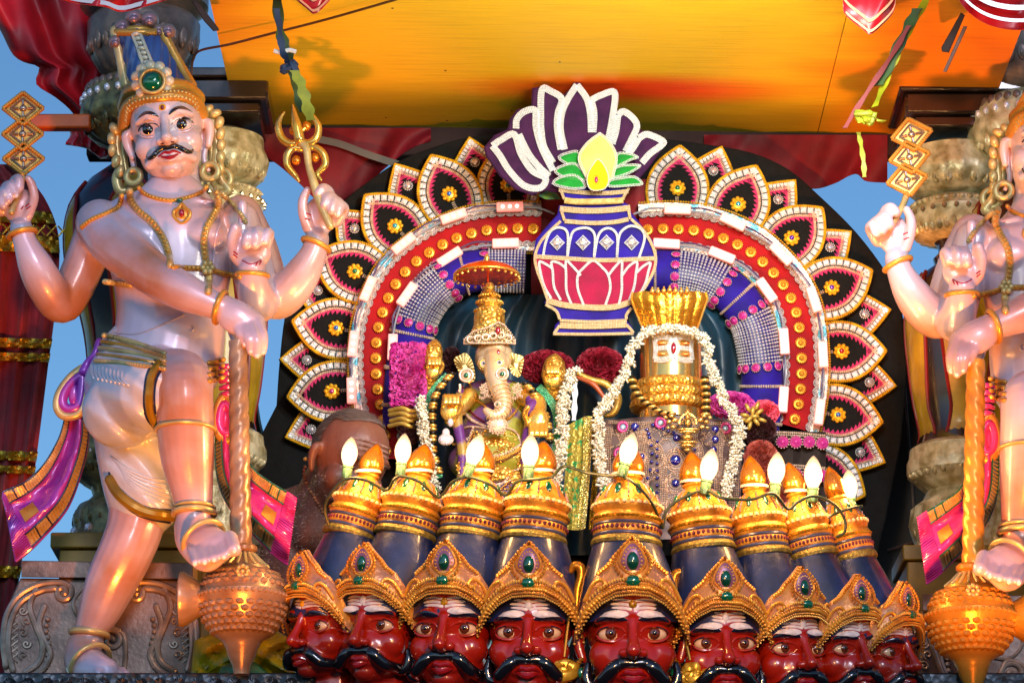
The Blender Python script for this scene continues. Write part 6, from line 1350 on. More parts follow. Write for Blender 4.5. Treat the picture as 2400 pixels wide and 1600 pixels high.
    if attr == 'trident':
        diamonds([(54, 254), (53, 314), (55, 372)], -.03, 0, 'gold staff of three lozenges held in the raised hand of the left guardian')
        tr = thing('trident', 'small gold trident held up by the left guardian beside the arch', 'trident', tuple(G(720, 430, -.1)))
        for pts, r in (([(666, 264), (656, 280), (652, 300), (662, 326), (684, 338), (700, 328), (702, 308), (690, 296)], [3, 6, 9, 10, 10, 9, 7, 5]), ([(714, 255), (730, 270), (746, 296), (742, 322), (724, 336), (706, 330), (704, 312), (716, 300)], [3, 6, 9, 10, 10, 9, 7, 5]),
                       ([(708, 350), (688, 348), (674, 362), (674, 388), (692, 412), (700, 424)], [8, 9, 10, 9, 7, 4]), ([(716, 350), (738, 346), (758, 362), (762, 386), (744, 408), (752, 422)], [8, 9, 10, 9, 7, 4])):
            mb = MB(); c_ = cr(pts, 6); tube(mb, [G(a_, b_, -.1) for a_, b_ in c_], [q * .92 * mm for q in r], 12, round_=True); build('curl', mb, mat('trident_gold', 'd8a83c', .2, .75, lin('c0a060'), 16), tr)
        for x, y in ((688, 306), (718, 296), (694, 376), (738, 370)): mb = MB(); ball(mb, G(x, y, -.098), (.011, .008, .012), None, ICO2); build('boss', mb, mat('orange_gold', 'c87418', .25, .6), tr)
        mb = MB(); tube(mb, cr([G(686, 246, -.1), G(692, 280, -.108), (G(702, 326, -.11))], 6), [.002, .007, .012, .012], 12, round_=True); build('centre_prong', mb, MATS['trident_gold'], tr)
        mb = MB(); tube(mb, cr([G(706, 336, -.105), G(718, 350, -.11), G(724, 390, -.115), G(736, 430, -.12), G(752, 480, -.125), G(774, 530, -.13)], 6), [.010, .009, .008, .010, .010, .009], 12, round_=True); build('handle', mb, palegold, tr)
    else:
        diamonds([(2845 - 2137, 315 - 45), (2845 - 2132, 368 - 45), (2845 - 2126, 421 - 45)], -.07, 12, 'gold staff of three lozenges held by the right guardian before the carved column')
    # head ----------------------------------------------------------------
    me = from_vf(FV, FF).mesh('head'); me.materials.append(mat('pearl_face_paint', 'd8c8d4', .34, .08, lin('c8a8a0'), 6, .06, 26, coat=.25)); h = bpy.data.objects.new('head', me); COL.objects.link(h); h.parent = t
    eyes(h, eyewhite2, iris_dk, (-2 if not mir else 0, 1), skin_lilac, .6, 21, 16, hairblack, 12.5)
    for s in (-1, 1):
        blocal('eyebrow', patch([(s * 11, 22), (s * 24, 37), (s * 44, 42), (s * 63, 30), (s * 44, 34.5), (s * 26, 29)], 2.6), hairblack, h)
        blocal('eyelid_fold', stroke([(s * 18, 14), (s * 36, 23), (s * 56, 14)], [1.5, 3, 1.5], 0), skin_lilac, h)
        blocal('moustache', stroke([(s * 1, -52), (s * 14, -50), (s * 26, -56), (s * 36, -64), (s * 46, -66), (s * 52, -58)], [5, 6.5, 6.5, 6, 5, 2], 1.2, 10), hairblack, h)
        blocal('nostril', stroke([(s * 9, -44), (s * 14, -44)], [2, 2], 0, n=3), mat('dark_rose', '5c2030', .4), h)
    mb = stroke([(-24, -68), (-10, -63), (0, -66), (10, -63), (24, -68)], [2, 4, 4.5, 4, 2], .6); q = stroke([(-18, -71), (0, -77), (18, -71)], [2, 5.5, 2], .6); mb.add(np.vstack(q.v), q.f); blocal('lips', mb, mat('statue_lip_red', 'a81420', .18, 0, coat=.8), h)
    mb = MB(); ball(mb, hit(0, 42, 0), (.0085, .002, .0095), None, ICO2); d_ = blocal('forehead_dot', mb, mat('yellow_dot', 'e0a810', .3), h); mb = MB(); ball(mb, hit(0, 42, 1.2), (.005, .002, .0058), None, ICO2); blocal('dot_centre', mb, mat('maroon_dot', '6c0c18', .3), h)
    hk = SCL * 1060; hx, hy = mx(394, 317); h.location = P(hx, hy, y0 - .01) - wl(t); h.rotation_euler = (rad(4), rad(-9.5 * sg), 0); h.scale = (hk, hk, hk)
    # ears, rings, locks
    for pts, r in (([(472, 288), (484, 306), (482, 340), (478, 372), (488, 398)], [6, 9, 8, 7, 6]), ([(470, 300), (474, 330), (472, 352)], [6, 7, 5]), ([(310, 306), (302, 326), (308, 360), (314, 392), (312, 404)], [6, 9, 8, 7, 6])): mb = MB(); limb(mb, [(*q, .01, rr) for q, rr in zip(pts, r)], 10); build('ear', mb, skin_lilac, t)
    for x, y, R_ in ((493, 402, 19), (313, 414, 17), (520, 420, 22)): mb = MB(); torus(mb, G(x, y, .0 if x < 510 else .03), (0.15, 1, 0), R_ * SCL, .0075); build('earring', mb, palegold, t)
    for pts, r in (([(480, 262), (500, 290), (508, 340), (506, 390), (520, 424), (536, 446), (520, 456)], [12, 14, 14, 13, 12, 12, 10]), ([(470, 280), (492, 310), (496, 360), (498, 400)], [9, 10, 9, 8]), ([(296, 296), (278, 310), (274, 350), (284, 390), (274, 420), (282, 448), (300, 444)], [10, 13, 14, 13, 13, 12, 9]), ([(288, 330), (290, 370), (296, 410)], [8, 9, 8])): mb = MB(); limb(mb, [(*q, .03, rr) for q, rr in zip(pts, r)], 10); build('hair_lock', mb, palegold, t)
    for x, y, a_ in ((486, 258, 50), (503, 267, 70), (514, 288, 20), (517, 314, 10), (518, 340, 5), (517, 368, 0), (516, 394, 0), (268, 302, -30), (262, 326, -10), (264, 352, 0), (272, 378, 10), (282, 402, 20)):
        mb = MB(); R = np.array(Matrix.Rotation(rad(a_ * sg), 3, 'Y')); ball(mb, G(x, y, .015), (.011, .010, .017), None, ICO2, R); build('curl', mb, palegold, t)
    # crown
    mb = MB(); limb(mb, [(291, 330, .03, 11), (290, 290, .0, 15), (302, 250, -.04, 17), (335, 232, -.075, 17), (375, 229, -.09, 17), (420, 226, -.08, 17), (452, 238, -.05, 18), (472, 268, -.01, 17), (476, 300, .02, 12)], 14)
    limb(mb, [(294, 250, .03, 20), (310, 215, -.03, 22), (345, 205, -.07, 20), (390, 203, -.07, 20), (430, 208, -.04, 22), (458, 232, .0, 24)], 14); E(mb, 376, 236, .045, 88, 56, 92); cb_ = BVHTree.FromPolygons(np.vstack(mb.v).tolist(), mb.f); build('crown_band', mb, goldst, t)
    mb = MB()
    for dy_, r_ in ((0, .0032), (-13, .0042), (-26, .0030)):
        for q in along(cr([(294, 300), (302, 262), (335, 246), (375, 242), (420, 240), (452, 252), (466, 280)], 6), 9)[0]: h_ = ray(cb_, *mx(q[0], q[1] + dy_))[0]; ball(mb, arr(h_) if h_ else G(q[0], q[1] + dy_, -.09), r_, None, ICO1)
    build('crown_bead', mb, palegold, t, kind='stuff')
    def cyl(r0f, u0, u1, ph0, ph1, m_, name, nu=24, nv=40, rid=None, off=0.):
        def fn(u, v):
            tt = u0 + (u1 - u0) * v; ph = ph0 + (ph1 - ph0) * u; cx = 374 - 50 * tt; cy = 205 - 128 * tt; rx = (80 - 22 * tt) + off; ry = (70 - 20 * tt) + off
            k = 1 + (.035 * math.sin(rid * ph + 22 * tt) if rid else 0)
            return G(cx + math.cos(ph) * rx * k, cy - 4 * (1 - abs(math.sin(ph))), .03 + (-math.sin(ph)) * ry * k * .001)
        g = MB(); grid(g, fn, nu, nv, m_ if False else None); return build(name, g, m_, t), fn
    _, fb = cyl(None, 0, 1, 0, 2 * math.pi, mat('indigo_enamel', '3c5894', .3, .1, lin('24346c'), 8, coat=.6), 'crown_body', 160, 30, 18)
    for ph in (math.pi * .5 + .1,):
        g = MB(); 
        for e in (-.16, .16): tube(g, [fb(((ph + e) / 6.2832), v) - arr([0, .004, 0]) for v in np.linspace(.05, 1, 14)], .004, 8, round_=True)
        for v in np.linspace(.1, .97, 11): ball(g, fb(ph / 6.2832, v) - arr([0, .003, 0]), (.010, .005, .006), None, ICO2)
        build('ladder_band', g, mat('ivory_gold', 'd8d0b8', .35, .2), t)
    for ph in (.35, math.pi - .3):
        g = MB(); pp_ = [fb(ph / 6.2832, v) - arr([0, .004, 0]) for v in (0, 1)]; tube(g, [pp_[0] * (1 - v) + pp_[1] * v for v in np.linspace(0, 1, 14)], [.013, .012, .011, .012, .013], 10, round_=True); build('crown_post', g, palegold if ph > 1 else goldst, t)
    g = MB(); tube(g, [fb(k / 40, 1.) for k in range(40)], .009, 10, closed=True); E(g, 324, 80, .03, 48, 16, 44); build('crown_cap', g, goldst, t)
    for x, y, r_ in ((287, 64, 20), (314, 42, 22), (350, 48, 23), (394, 74, 19), (271, 98, 17), (322, 68, 16), (300, 74, 15), (372, 72, 16)):
        g = MB(); E(g, x, y, .01, r_, r_, r_); E(g, x, y + 4, -.004, r_ * .55, r_ * .55, r_ * .6); build('crown_knob', g, mat('mauve_knob_paint', '8c7080', .28, .4, lin('a08c60'), 12), t)
    for k in range(11):
        a_ = k * 6.2832 / 11; g = MB(); E(g, 357 + math.cos(a_) * 38, 190 + math.sin(a_) * 36, -.088, 14, 14, 9); build('crown_petal', g, mat('ivory_gold', 'd8d0b8', .35, .2), t)
    g = MB(); E(g, 357, 190, -.096, 33, 32, 12); torus(g, G(357, 190, -.108), (0, 1, 0), .028, .004); gm = build('gem_setting', g, palegold, t)
    g = MB(); E(g, 357, 190, -.104, 25, 25, 13); build('crown_gem', g, gemg, gm)
    return t
guardian(False, 'large lilac four armed guardian statue with black moustache on the left', 'trident')
guardian(True, 'right guardian statue cut off by the right edge, glowing orange', 'staff')
# ================================================================ flowers
def m_blossom():
    mb = MB()
    for k in range(5):
        a = k * 6.2832 / 5; d = arr([math.cos(a), 0, math.sin(a)]); s_ = arr([-math.sin(a), 0, math.cos(a)])
        V = [(0, 0, 0)] + [tuple(d * .0045 + s_ * .0022 + [0, -.002, 0]), tuple(d * .0045 - s_ * .0022 + [0, -.002, 0]), tuple(d * .0075 + [0, .0005, 0]), tuple(d * .004 + [0, .0022, 0])]
        mb.add(np.array(V), [[0, 1, 3], [0, 3, 2], [0, 4, 1], [0, 2, 4], [1, 4, 3], [2, 3, 4]])
    tube(mb, [(0, 0, 0), (.001, .008, .001)], .0016, 5)
    me = mb.mesh('blossom'); me.materials.append(mat('jasmine_white', 'f4f2e6', .5, 0, lin('e4e4cc'), 60)); return me
BL = m_blossom(); rr_ = random.Random(11)
def jasmine(label, pts, y, wid=9, ds=5.2, bow=0.):
    t = thing('jasmine_garland', label, 'garland', P(pts[0][0], pts[0][1], y), 'white jasmine garlands on the deities')
    q, _ = along(cr(pts, 6), ds)
    mb = MB(); tube(mb, [PA(a, b, y) for a, b in q], .0022, 5); build('string', mb, white, t)
    for i, (a, b) in enumerate(q):
        for k in range(2):
            x, z = a + rr_.uniform(-wid, wid), b + rr_.uniform(-4, 4)
            o = link('blossom', BL, t, P(x, z, y - .004 - rr_.random() * .012)); o.rotation_euler = (rr_.uniform(-1.2, 1.2), rr_.uniform(0, 6.3), rr_.uniform(-1.2, 1.2)); k_ = rr_.uniform(1.15, 1.75); o.scale = (k_, k_, k_)
def carnations(label, cx, cy, hw, hh, y, m, n=1100, dep=.05, ps=.008, seed=1, box_=False, name='flower_bunch'):
    t = thing(name, label, 'flowers', P(cx, cy + hh, y)); rg = np.random.default_rng(seed); mb = MB(); s = S(cx, cy, y)
    c = PA(cx, cy, y); core = MB(); ball(core, c, (hw * s * .8, dep * .7, hh * s * .85), None, ICO3); build('core', core, m, t)
    for k in range(n):
        d = rg.normal(size=3); d /= np.linalg.norm(d); d[1] = -abs(d[1])
        if box_: q = rg.uniform(-1, 1, 3); q[1] = -abs(q[1]); q = q / max(abs(q)) ; q[1] *= .9; d = q / np.linalg.norm(q); e = q
        else: e = d
        p = c + e * [hw * s * .92, dep, hh * s * .92]; a = np.cross(d, rg.normal(size=3)); a /= np.linalg.norm(a); b = np.cross(d, a)
        z = ps * rg.uniform(.6, 1.3); tip = d * z * .9
        V = [p - a * z * .3, p + a * z * .3, p + a * z * .75 + tip + b * z * .2, p + tip * 1.25 - b * z * .1, p - a * z * .75 + tip + b * z * .2, p + d * z * .2 + b * z * .12]
        mb.add(np.array(V), [[0, 1, 2, 3], [0, 3, 4], [1, 0, 5], [5, 2, 1], [5, 3, 2], [5, 4, 3], [5, 0, 4]])
    build('petal', mb, m, t, kind='stuff', smooth=False); return t
magf = mat('magenta_petals', 'b41c8c', .6, 0, lin('d858b0'), 45); marf = mat('maroon_petals', '6c0420', .6, 0, lin('90102c'), 45); dmar = mat('dark_maroon_petals', '3a0812', .7, 0, lin('24040c'), 45); rosef = mat('dusty_rose_petals', 'b45c50', .6, 0, lin('903c38'), 45)
satgold = mat('pale_gold_satin', 'c8a850', .3, .4, lin('a08038'), 20, .5, 50)
# ================================================================ elephant headed deity
gy = .02
g = thing('elephant_deity', 'gilded elephant headed deity with tall crown, chains and lime green robe', 'statue', P(1165, 1240, gy))
def GL(prof, cx, y, m, name, par, seg=28, flute=None, tilt=0.): mb = MB(); s = S(cx, prof[0][1], y); lathe(mb, [(q[0] * s, zat(q[1], y, cx)) + tuple(q[2:]) for q in prof][::-1], (P(cx, 800, y).x, y, 0), seg, flute=flute); return build(name, mb, m, par)
def T5(pts, r, m, name, par, seg=10, kind=None, n=5): 
    mb = MB(); c = cr([PA(*q) for q in pts], n); tube(mb, c, [q * mm for q in r] if np.ndim(r) else r * mm, seg, round_=True); return build(name, mb, m, par, kind=kind)
def E5(mb, px, py, y, rx, rz, ry, u=ICO3, rot=None): ball(mb, PA(px, py, y), (rx * mm, ry * mm, rz * mm), None, u, rot)
# parasol
um = thing('deity_parasol', 'small translucent orange parasol above the elephant deity crown', 'parasol', P(1143, 668, gy)); amber = mat('amber_resin', 'f05a18', .15, .35, lin('d03808'), 20, .3, 120, coat=.6)
mb = MB(); lathe(mb, [(.074, -.010), (.078, -.006), (.076, 0), (.060, .012), (.035, .022), (.006, .028), (.005, .024), (.034, .017), (.058, .008), (.072, -.005)], tuple(P(1141, 640, gy)), 48, flute=None); build('canopy', mb, amber, um)
mb = MB(); c = P(1141, 642, gy); torus(mb, c + Vector((0, 0, -.004)), (0, 0, 1), .077, .003, 48)
for k in range(26): a = k * 6.2832 / 26; ball(mb, c + Vector((math.cos(a) * .077, math.sin(a) * .077, -.012)), .0042, None, ICO1)
build('rim_drop', mb, goldleaf, um, kind='stuff'); T5([(1141, 618, gy), (1141, 604, gy), (1141, 596, gy)], [4, 7, 2], goldleaf, 'knob', um); T5([(1141, 620, gy), (1145, 670, gy)], 2.5, amber, 'shaft', um)
for k in range(8):
    a = k * 6.2832 / 8; mb = MB(); tube(mb, [c + Vector((0, 0, .022)), c + Vector((math.cos(a) * .04, math.sin(a) * .04, .012)), c + Vector((math.cos(a) * .074, math.sin(a) * .074, -.006))], .0018, 5); build('rib', mb, goldleaf, um)
cr_ = GL([(8, 664), (14, 674), (10, 680), (20, 688), (24, 694), (18, 700), (30, 706), (31, 714), (24, 720), (33, 728), (36, 740), (37, 760), (42, 785), (47, 806)], 1147, gy, goldemb, 'crown', g, 40)
mb = MB()
for k in range(22):
    a = k * 6.2832 / 22; s = .001
    for r_, py in ((31, 710), (24, 695), (35, 730), (41, 778)): ball(mb, (P(1147, 800, gy).x + math.cos(a) * r_ * s, gy + math.sin(a) * r_ * s, zat(py, gy)), .0034, None, ICO1)
build('crown_bead', mb, goldleaf, cr_, kind='stuff')
# tiara
mb = MB(); tp_ = lambda x: np.interp(x, [1088, 1110, 1135, 1152, 1167, 1182, 1196, 1207], [795, 775, 768, 762, 752, 760, 778, 796])
def tf(u, v): x = 1088 + 119 * u; y = gy - .052 * math.sin(math.pi * (.12 + .76 * u)) - .012; b = 806 + 8 * abs(u - .5) * 0; return PA(x, b + (tp_(x) - b) * v, y)
grid(mb, tf, 30, 8, thick=(0, .004, 0)); ti = build('tiara', mb, mat('silver_gilt', 'd0bc94', .25, .8, lin('a08858'), 90, .9, 220, 'voronoi'), g)
mb = MB()
for k in range(34): 
    for v in (.05, .5, .95): ball(mb, tf(k / 33, v) - arr([0, .002, 0]), .0028, None, ICO1)
for k in range(6): u = .12 + k * .15; torus(mb, tf(u, .4) - arr([0, .003, 0]), (0, 1, .0), .0075, .002, 12)
build('tiara_bead', mb, champ, ti, kind='stuff'); mb = MB(); E5(mb, 1167, 774, gy - .068, 6, 9, 4); build('tiara_gem', mb, gemr, ti)
# head
mb = MB(); E5(mb, 1158, 838, gy, 46, 48, 50); E5(mb, 1138, 850, gy - .035, 20, 22, 20); E5(mb, 1178, 848, gy - .035, 20, 22, 20); E5(mb, 1160, 818, gy - .04, 26, 16, 16)
c = cr([PA(1160, 845, gy - .04), PA(1162, 880, gy - .062), PA(1170, 912, gy - .075), PA(1180, 940, gy - .085), PA(1176, 966, gy - .095), PA(1156, 974, gy - .1), PA(1140, 962, gy - .1)], 6); tube(mb, c, list(np.interp(np.linspace(0, 6, len(c)), range(7), [30, 26, 22, 20, 18, 14, 9]) * mm), 18, round_=True)
V, F = remesh(mb, .0026, 5); mirror_gold = mat('mirror_gilt', 'f4e0bc', .25, .55, lin('e0bc90'), 14, .3, 26); hd = from_vf(V, F); hdo = build('head', hd, mirror_gold, g); hb = bvh_of(V, F)
for k in range(11):
    j = 12 + k * 2; q = c[min(j, len(c) - 2)]; d = c[min(j + 1, len(c) - 1)] - q; mb = MB(); torus(mb, q, d, (26 - k * 1.1) * mm, .0012, 20); build('trunk_ring', mb, mirror_gold, hdo)
for x, y_ in ((1134, 852), (1171, 850)):
    p = ray(hb, x, y_)[0]; mb = MB(); ball(mb, p, (.008, .004, .007), None, ICO2); e = build('eye', mb, eyewhite2, hdo); mb = MB(); ball(mb, p - Vector((0, .003, 0)), (.004, .003, .004), None, ICO1); build('pupil', mb, pupil, hdo); mb = MB(); torus(mb, p, (0, 1, 0), .009, .0016, 16); build('eye_rim', mb, goldleaf, hdo)
p = ray(hb, 1168, 826)[0]; mb = MB(); ball(mb, p, (.004, .003, .009), None, ICO1); build('forehead_gem', mb, gemr, hdo)
def disc(cx, cy, y, r, gem, par, name='jewelled_disc'):
    mb = MB(); torus(mb, P(cx, cy, y), (0, 1, 0), r * mm * .85, r * .16 * mm, 24); ball(mb, P(cx, cy, y + .003), (r * mm * .8, .004, r * mm * .8), None, ICO2)
    for k in range(16): a = k * 6.2832 / 16; ball(mb, P(cx + math.cos(a) * r * .6, cy + math.sin(a) * r * .6, y - .003), r * .1 * mm, None, ICO1)
    d = build(name, mb, champ, par); mb = MB(); ball(mb, P(cx, cy, y - .004), (r * .36 * mm, .004, r * .36 * mm), None, ICO2); build('gem', mb, gem, d)
for cx_, s_ in ((1136, -1), (1212, 1)):
    mb = MB()
    for k in range(26): a = k * 2.4; r_ = 15 * math.sqrt(k / 26); E5(mb, cx_ + math.cos(a) * r_ * .8, 912 + math.sin(a) * r_, gy - .07, 2.8, 2.8, 3, ICO1)
    for k in range(7): E5(mb, cx_ - 12 + k * 4, 930 + 3 * math.sin(k), gy - .07, 2.2, 5, 3, ICO1)
    build('bell_ear_drop', mb, champ, g)
disc(1177, 876, gy - .092, 16, gemg, g); disc(1093, 879, gy - .04, 18, gemg, g); disc(1166, 955 - 8, gy - .11, 8, gemg, g)
mb = MB(); ball(mb, P(1166, 996, gy - .10), (.024, .010, .022), None, ICO2)
for k in range(60): a = k * 2.4; r_ = 24 * math.sqrt(k / 60); ball(mb, P(1166 + math.cos(a) * r_, 996 + math.sin(a) * r_, gy - .106), .0028, None, ICO1)
build('round_pendant', mb, champ, g)
for pts, yy in (([(1064, 842), (1078, 832), (1092, 827), (1106, 845), (1114, 882), (1106, 896), (1092, 895), (1074, 868)], gy + .0), ([(1192, 829), (1212, 830), (1227, 838), (1224, 862), (1218, 882), (1206, 880), (1196, 868)], gy + .0)):
    mb = MB(); cc = cr(pts, 4, True); plate(mb, cc, yy - .02, yy - .012); e = build('ear', mb, mat('gilt_fan', 'd8c07c', .25, .8, lin('a88c50'), 40), g, smooth=False); m0 = np.mean(cc, axis=0); mb = MB()
    for q in along(np.vstack([cc, cc[:1]]), 9)[0]: tube(mb, [PA(*(m0 + (q - m0) * .3), yy - .024), PA(*(m0 + (q - m0) * .95), yy - .022)], [.001, .0022], 6, round_=True)
    build('ear_ridge', mb, MATS['gilt_fan'], e, kind='stuff')
# body and robes
robe = mat('lime_robe', '8c8c2c', .45, .1, lin('643c74'), 7, .4, 40, nlo=.46, nhi=.52); 
mb = MB(); E5(mb, 1162, 945, gy + .03, 96, 60, 50); E5(mb, 1162, 1010, gy, 82, 70, 66); E5(mb, 1160, 1080, gy - .01, 110, 60, 80); E5(mb, 1160, 1180, gy, 120, 90, 90); V, F = remesh(mb, .004, 6); build('robed_body', from_vf(V, F), robe, g); bb = bvh_of(V, F)
for s_, x0 in ((-1, 1078), (1, 1236)):
    T5([(x0 - s_ * 2, 915, gy - .03), (x0 + s_ * 8, 950, gy - .05), (x0 + s_ * 4, 1000, gy - .06), (x0 - s_ * 6, 1060, gy - .07), (x0 - s_ * 2, 1130, gy - .07)], [8, 12, 13, 12, 10], mat('purple_shawl', '5c2878', .45, .1, lin('a08438'), 26, .4, 60, nlo=.42, nhi=.5), 'shawl', g, 12)
rubyb = mat('ruby_beads', '6c1030', .2, .2)
for x0, x1, y_, sag in ((1078, 1110, 1000, 30), (1082, 1230, 1035, 34), (1074, 1240, 1088, 26), (1084, 1200, 1110, 40), (1090, 1240, 1150, 24), (1085, 1238, 1172, 20)):
    pts = [(x0 + (x1 - x0) * t_, y_ + sag * math.sin(t_ * math.pi)) for t_ in np.linspace(0, 1, 7)]
    for dd, r, m_ in ((0, 4.5, champ), (9, 3.2, goldleaf), (15, 2.6, rubyb)):
        p = []
        for q in cr(pts, 4):
            h = ray(bb, q[0], q[1] + dd)[0]; p.append(arr(h) - [0, .004, 0] if h else PA(q[0], q[1] + dd, gy - .05))
        mb = MB()
        for q in along(p, r * 1.5 * mm)[0]: ball(mb, q, r * .8 * mm, None, ICO1)
        build('chain', mb, m_, g, kind='stuff')
mb = MB(); rgg = random.Random(8)
for k in range(1100):
    x, z = rgg.uniform(1076, 1250), rgg.uniform(1010, 1230); h = ray(bb, x, z)[0]
    if h and math.sin(x * .09 + z * .05) > -.2: ball(mb, arr(h) - [0, .002, 0], rgg.uniform(1.6, 3.8) * mm, None, ICO1)
build('gilt_filigree', mb, goldemb, g, kind='stuff')
for pts, r, m_ in (([(1078, 900), (1080, 940), (1100, 980), (1140, 1000)], 7, champ), ([(1100, 895), (1112, 930), (1140, 955)], 5, goldleaf), ([(1222, 900), (1222, 940), (1200, 975), (1175, 990)], 6, goldleaf), ([(1070, 1010), (1100, 1000), (1140, 1004), (1166, 1010)], 5, champ), ([(1180, 1000), (1208, 1012), (1222, 1040)], 5, champ), ([(1070, 1060), (1120, 1075), (1180, 1070), (1230, 1050)], 5, goldleaf),
                   ([(1080, 1120), (1130, 1140), (1200, 1125), (1240, 1100)], 5, champ), ([(1085, 905), (1100, 960), (1135, 990)], 4, mat('ruby_beads', '6c1030', .2, .2)), ([(1060, 1040), (1100, 1045), (1130, 1050)], 6, goldemb), ([(1110, 1180), (1160, 1195), (1230, 1185)], 6, goldemb)):
    p = []
    for q in cr(pts, 5):
        h = ray(bb, *q)[0]; p.append(arr(h) - [0, .003, 0] if h else PA(*q, gy - .05))
    mb = MB(); tube(mb, p, r * .5 * mm, 6)
    for q in along(p, r * 1.1 * mm)[0]: ball(mb, q, r * .55 * mm, None, ICO1)
    build('chain', mb, m_, g)
mb = MB(); E5(mb, 1162, 1060, gy - .07, 48, 36, 16); E5(mb, 1160, 1110, gy - .07, 42, 24, 16); build('gilt_breastplate', mb, goldemb, g)
for x, y_ in ((1210, 1060), (1206, 1118), (1082, 1096), (1150, 1130), (1220, 1150), (1100, 1150)): 
    mb = MB(); E5(mb, x, y_, gy - .075, 13, 16, 6)
    for k in range(9): a = k * .7; E5(mb, x + math.cos(a) * 12, y_ + math.sin(a) * 14, gy - .08, 3, 3, 3, ICO1)
    build('gilt_brooch', mb, goldemb, g)
mb = MB(); E5(mb, 1045, 1030, gy - .09, 18, 14, 9); E5(mb, 1045, 1014, gy - .09, 9, 11, 7); E5(mb, 1056, 990, gy - .09, 7, 10, 6)
for k in range(40): a = k * 2.4; r_ = 15 * math.sqrt(k / 40); E5(mb, 1045 + math.cos(a) * r_, 1030 + math.sin(a) * r_ * .8, gy - .097, 2.2, 2.2, 2, OCT)
build('silver_drop', mb, silver, g)
# hands
def gilt_hand(cx, cy, s, y, up=True, mir=1, name='gilt_hand'):
    mb = MB(); E5(mb, cx, cy, y, 22 * s, 26 * s, 14 * s)
    for k in range(4):
        x = cx + mir * (-15 + k * 10) * s; q = [(x, cy - 10 * s, y - .008), (x + mir * 2, cy - 30 * s, y - .012), (x + mir * 4, cy - 34 * s, y - .026), (x + mir * 4, cy - 18 * s, y - .032)] if up else [(x, cy + 8 * s, y - .010), (x, cy + 22 * s, y - .024), (x + mir, cy + 30 * s, y - .026)]
        c = cr([PA(*p_) for p_ in q], 4); tube(mb, c, 5.5 * s * mm, 8, round_=True)
    c = cr([PA(cx + mir * 20 * s, cy + 8 * s, y - .006), PA(cx + mir * 28 * s, cy - 12 * s, y - .014), PA(cx + mir * 22 * s, cy - 26 * s, y - .022)], 4); tube(mb, c, 6 * s * mm, 8, round_=True)
    V, F = remesh(mb, .0024, 3); return build(name, from_vf(V, F), goldleaf, g)
gilt_hand(1054, 962, 1.0, gy - .075); gilt_hand(1262, 985, 1.15, gy - .075, False, -1)
T5([(1100, 930, gy - .02), (1072, 960, gy - .04), (1058, 985, gy - .06)], [22, 20, 16], goldleaf, 'forearm', g, 14); T5([(1232, 930, gy - .02), (1258, 945, gy - .04), (1262, 970, gy - .065)], [24, 22, 18], goldleaf, 'forearm', g, 14)
T5([(1262, 935, gy - .03), (1248, 950, gy - .06), (1236, 965, gy - .07)], [10, 14, 12], mat('purple_sleeve', '5c2474', .5), 'sleeve', g)
T5([(1001, 930, gy + .02), (1004, 890, gy), (1010, 850, gy - .01), (1018, 815, gy - .01), (1020, 800, gy)], [15, 22, 27, 20, 6], goldemb, 'raised_lotus_hand', g, 20); gilt_hand(1014, 868, .85, gy - .025)
T5([(1306, 960, gy + .02), (1300, 920, gy), (1298, 880, gy - .01), (1300, 850, gy - .01), (1302, 836, gy)], [10, 18, 30, 24, 8], goldemb, 'raised_lotus_hand', g, 20); gilt_hand(1300, 888, .85, gy - .03, True, -1)
greeng = mat('green_sequin_trim', '1c8c60', .35, .4, lin('70b890'), 60, .9, 200, 'voronoi')
for pts in ([(1050, 880), (1020, 910), (1000, 950), (1000, 990), (1010, 1060), (1030, 1120)], [(1262, 905), (1288, 935), (1304, 970), (1306, 1020), (1300, 1080), (1290, 1140)]):
    c = cr(pts, 6); mb = MB(); strip(mb, offs(c, -9), offs(c, 9), gy - .012, gy - .006); build('sequin_trim', mb, greeng, g)
blk = mat('black_bead', '0c0a0a', .3)
for pts, lab in (([(1062, 872), (1046, 890), (1030, 910), (1018, 935), (1013, 970), (1014, 1010), (1016, 1060), (1030, 1110)], 'left'), ([(1228, 896), (1240, 908), (1254, 925), (1266, 948), (1282, 985), (1290, 1040)], 'right')):
    t = thing('bead_garland', f'black and gold bead garland on the {lab} side of the elephant deity', 'garland', P(pts[0][0], pts[0][1], gy - .05), 'black and gold bead garlands')
    for k, q in enumerate(along(cr(pts, 6), 8.5)[0]): mb = MB(); E5(mb, q[0], q[1], gy - .055, (11 if k % 3 else 9), (5.5 if k % 3 else 4.5), 9, ICO2); build('bead', mb, goldleaf if k % 3 else blk, t)
jasmine('white jasmine strand hanging left of the elephant deity', [(988, 930), (990, 975), (994, 1020), (1003, 1070), (1012, 1110), (1022, 1150)], gy - .08)
jasmine('white jasmine strand hanging between the elephant deity and the green cloth', [(1349, 862), (1338, 885), (1328, 912), (1320, 950), (1317, 1000), (1314, 1060), (1308, 1110), (1302, 1155)], gy - .07, 11)
carnations('magenta carnation column at the left end of the shrine', 957, 882, 36, 72, gy - .0, magf, 1500, .03, .009, 2, True)
carnations('dark maroon flower ball below the gold satin on the left', 966, 1008, 24, 26, gy - .03, dmar, 500, .02, .008, 3)
carnations('maroon carnations right of the elephant deity head', 1282, 862, 60, 34, gy + .08, marf, 1200, .03, .009, 4)
carnations('maroon carnations left of the gilded cylinder', 1407, 858, 52, 38, gy + .06, marf, 1100, .03, .009, 5)
carnations('dark maroon carnations behind the left raised gilt hand', 1058, 845, 16, 26, gy + .05, dmar, 350, .02, .008, 6)
carnations('pink and magenta carnations right of the gilded cylinder', 1712, 950, 50, 24, gy + .03, magf, 900, .03, .009, 7)
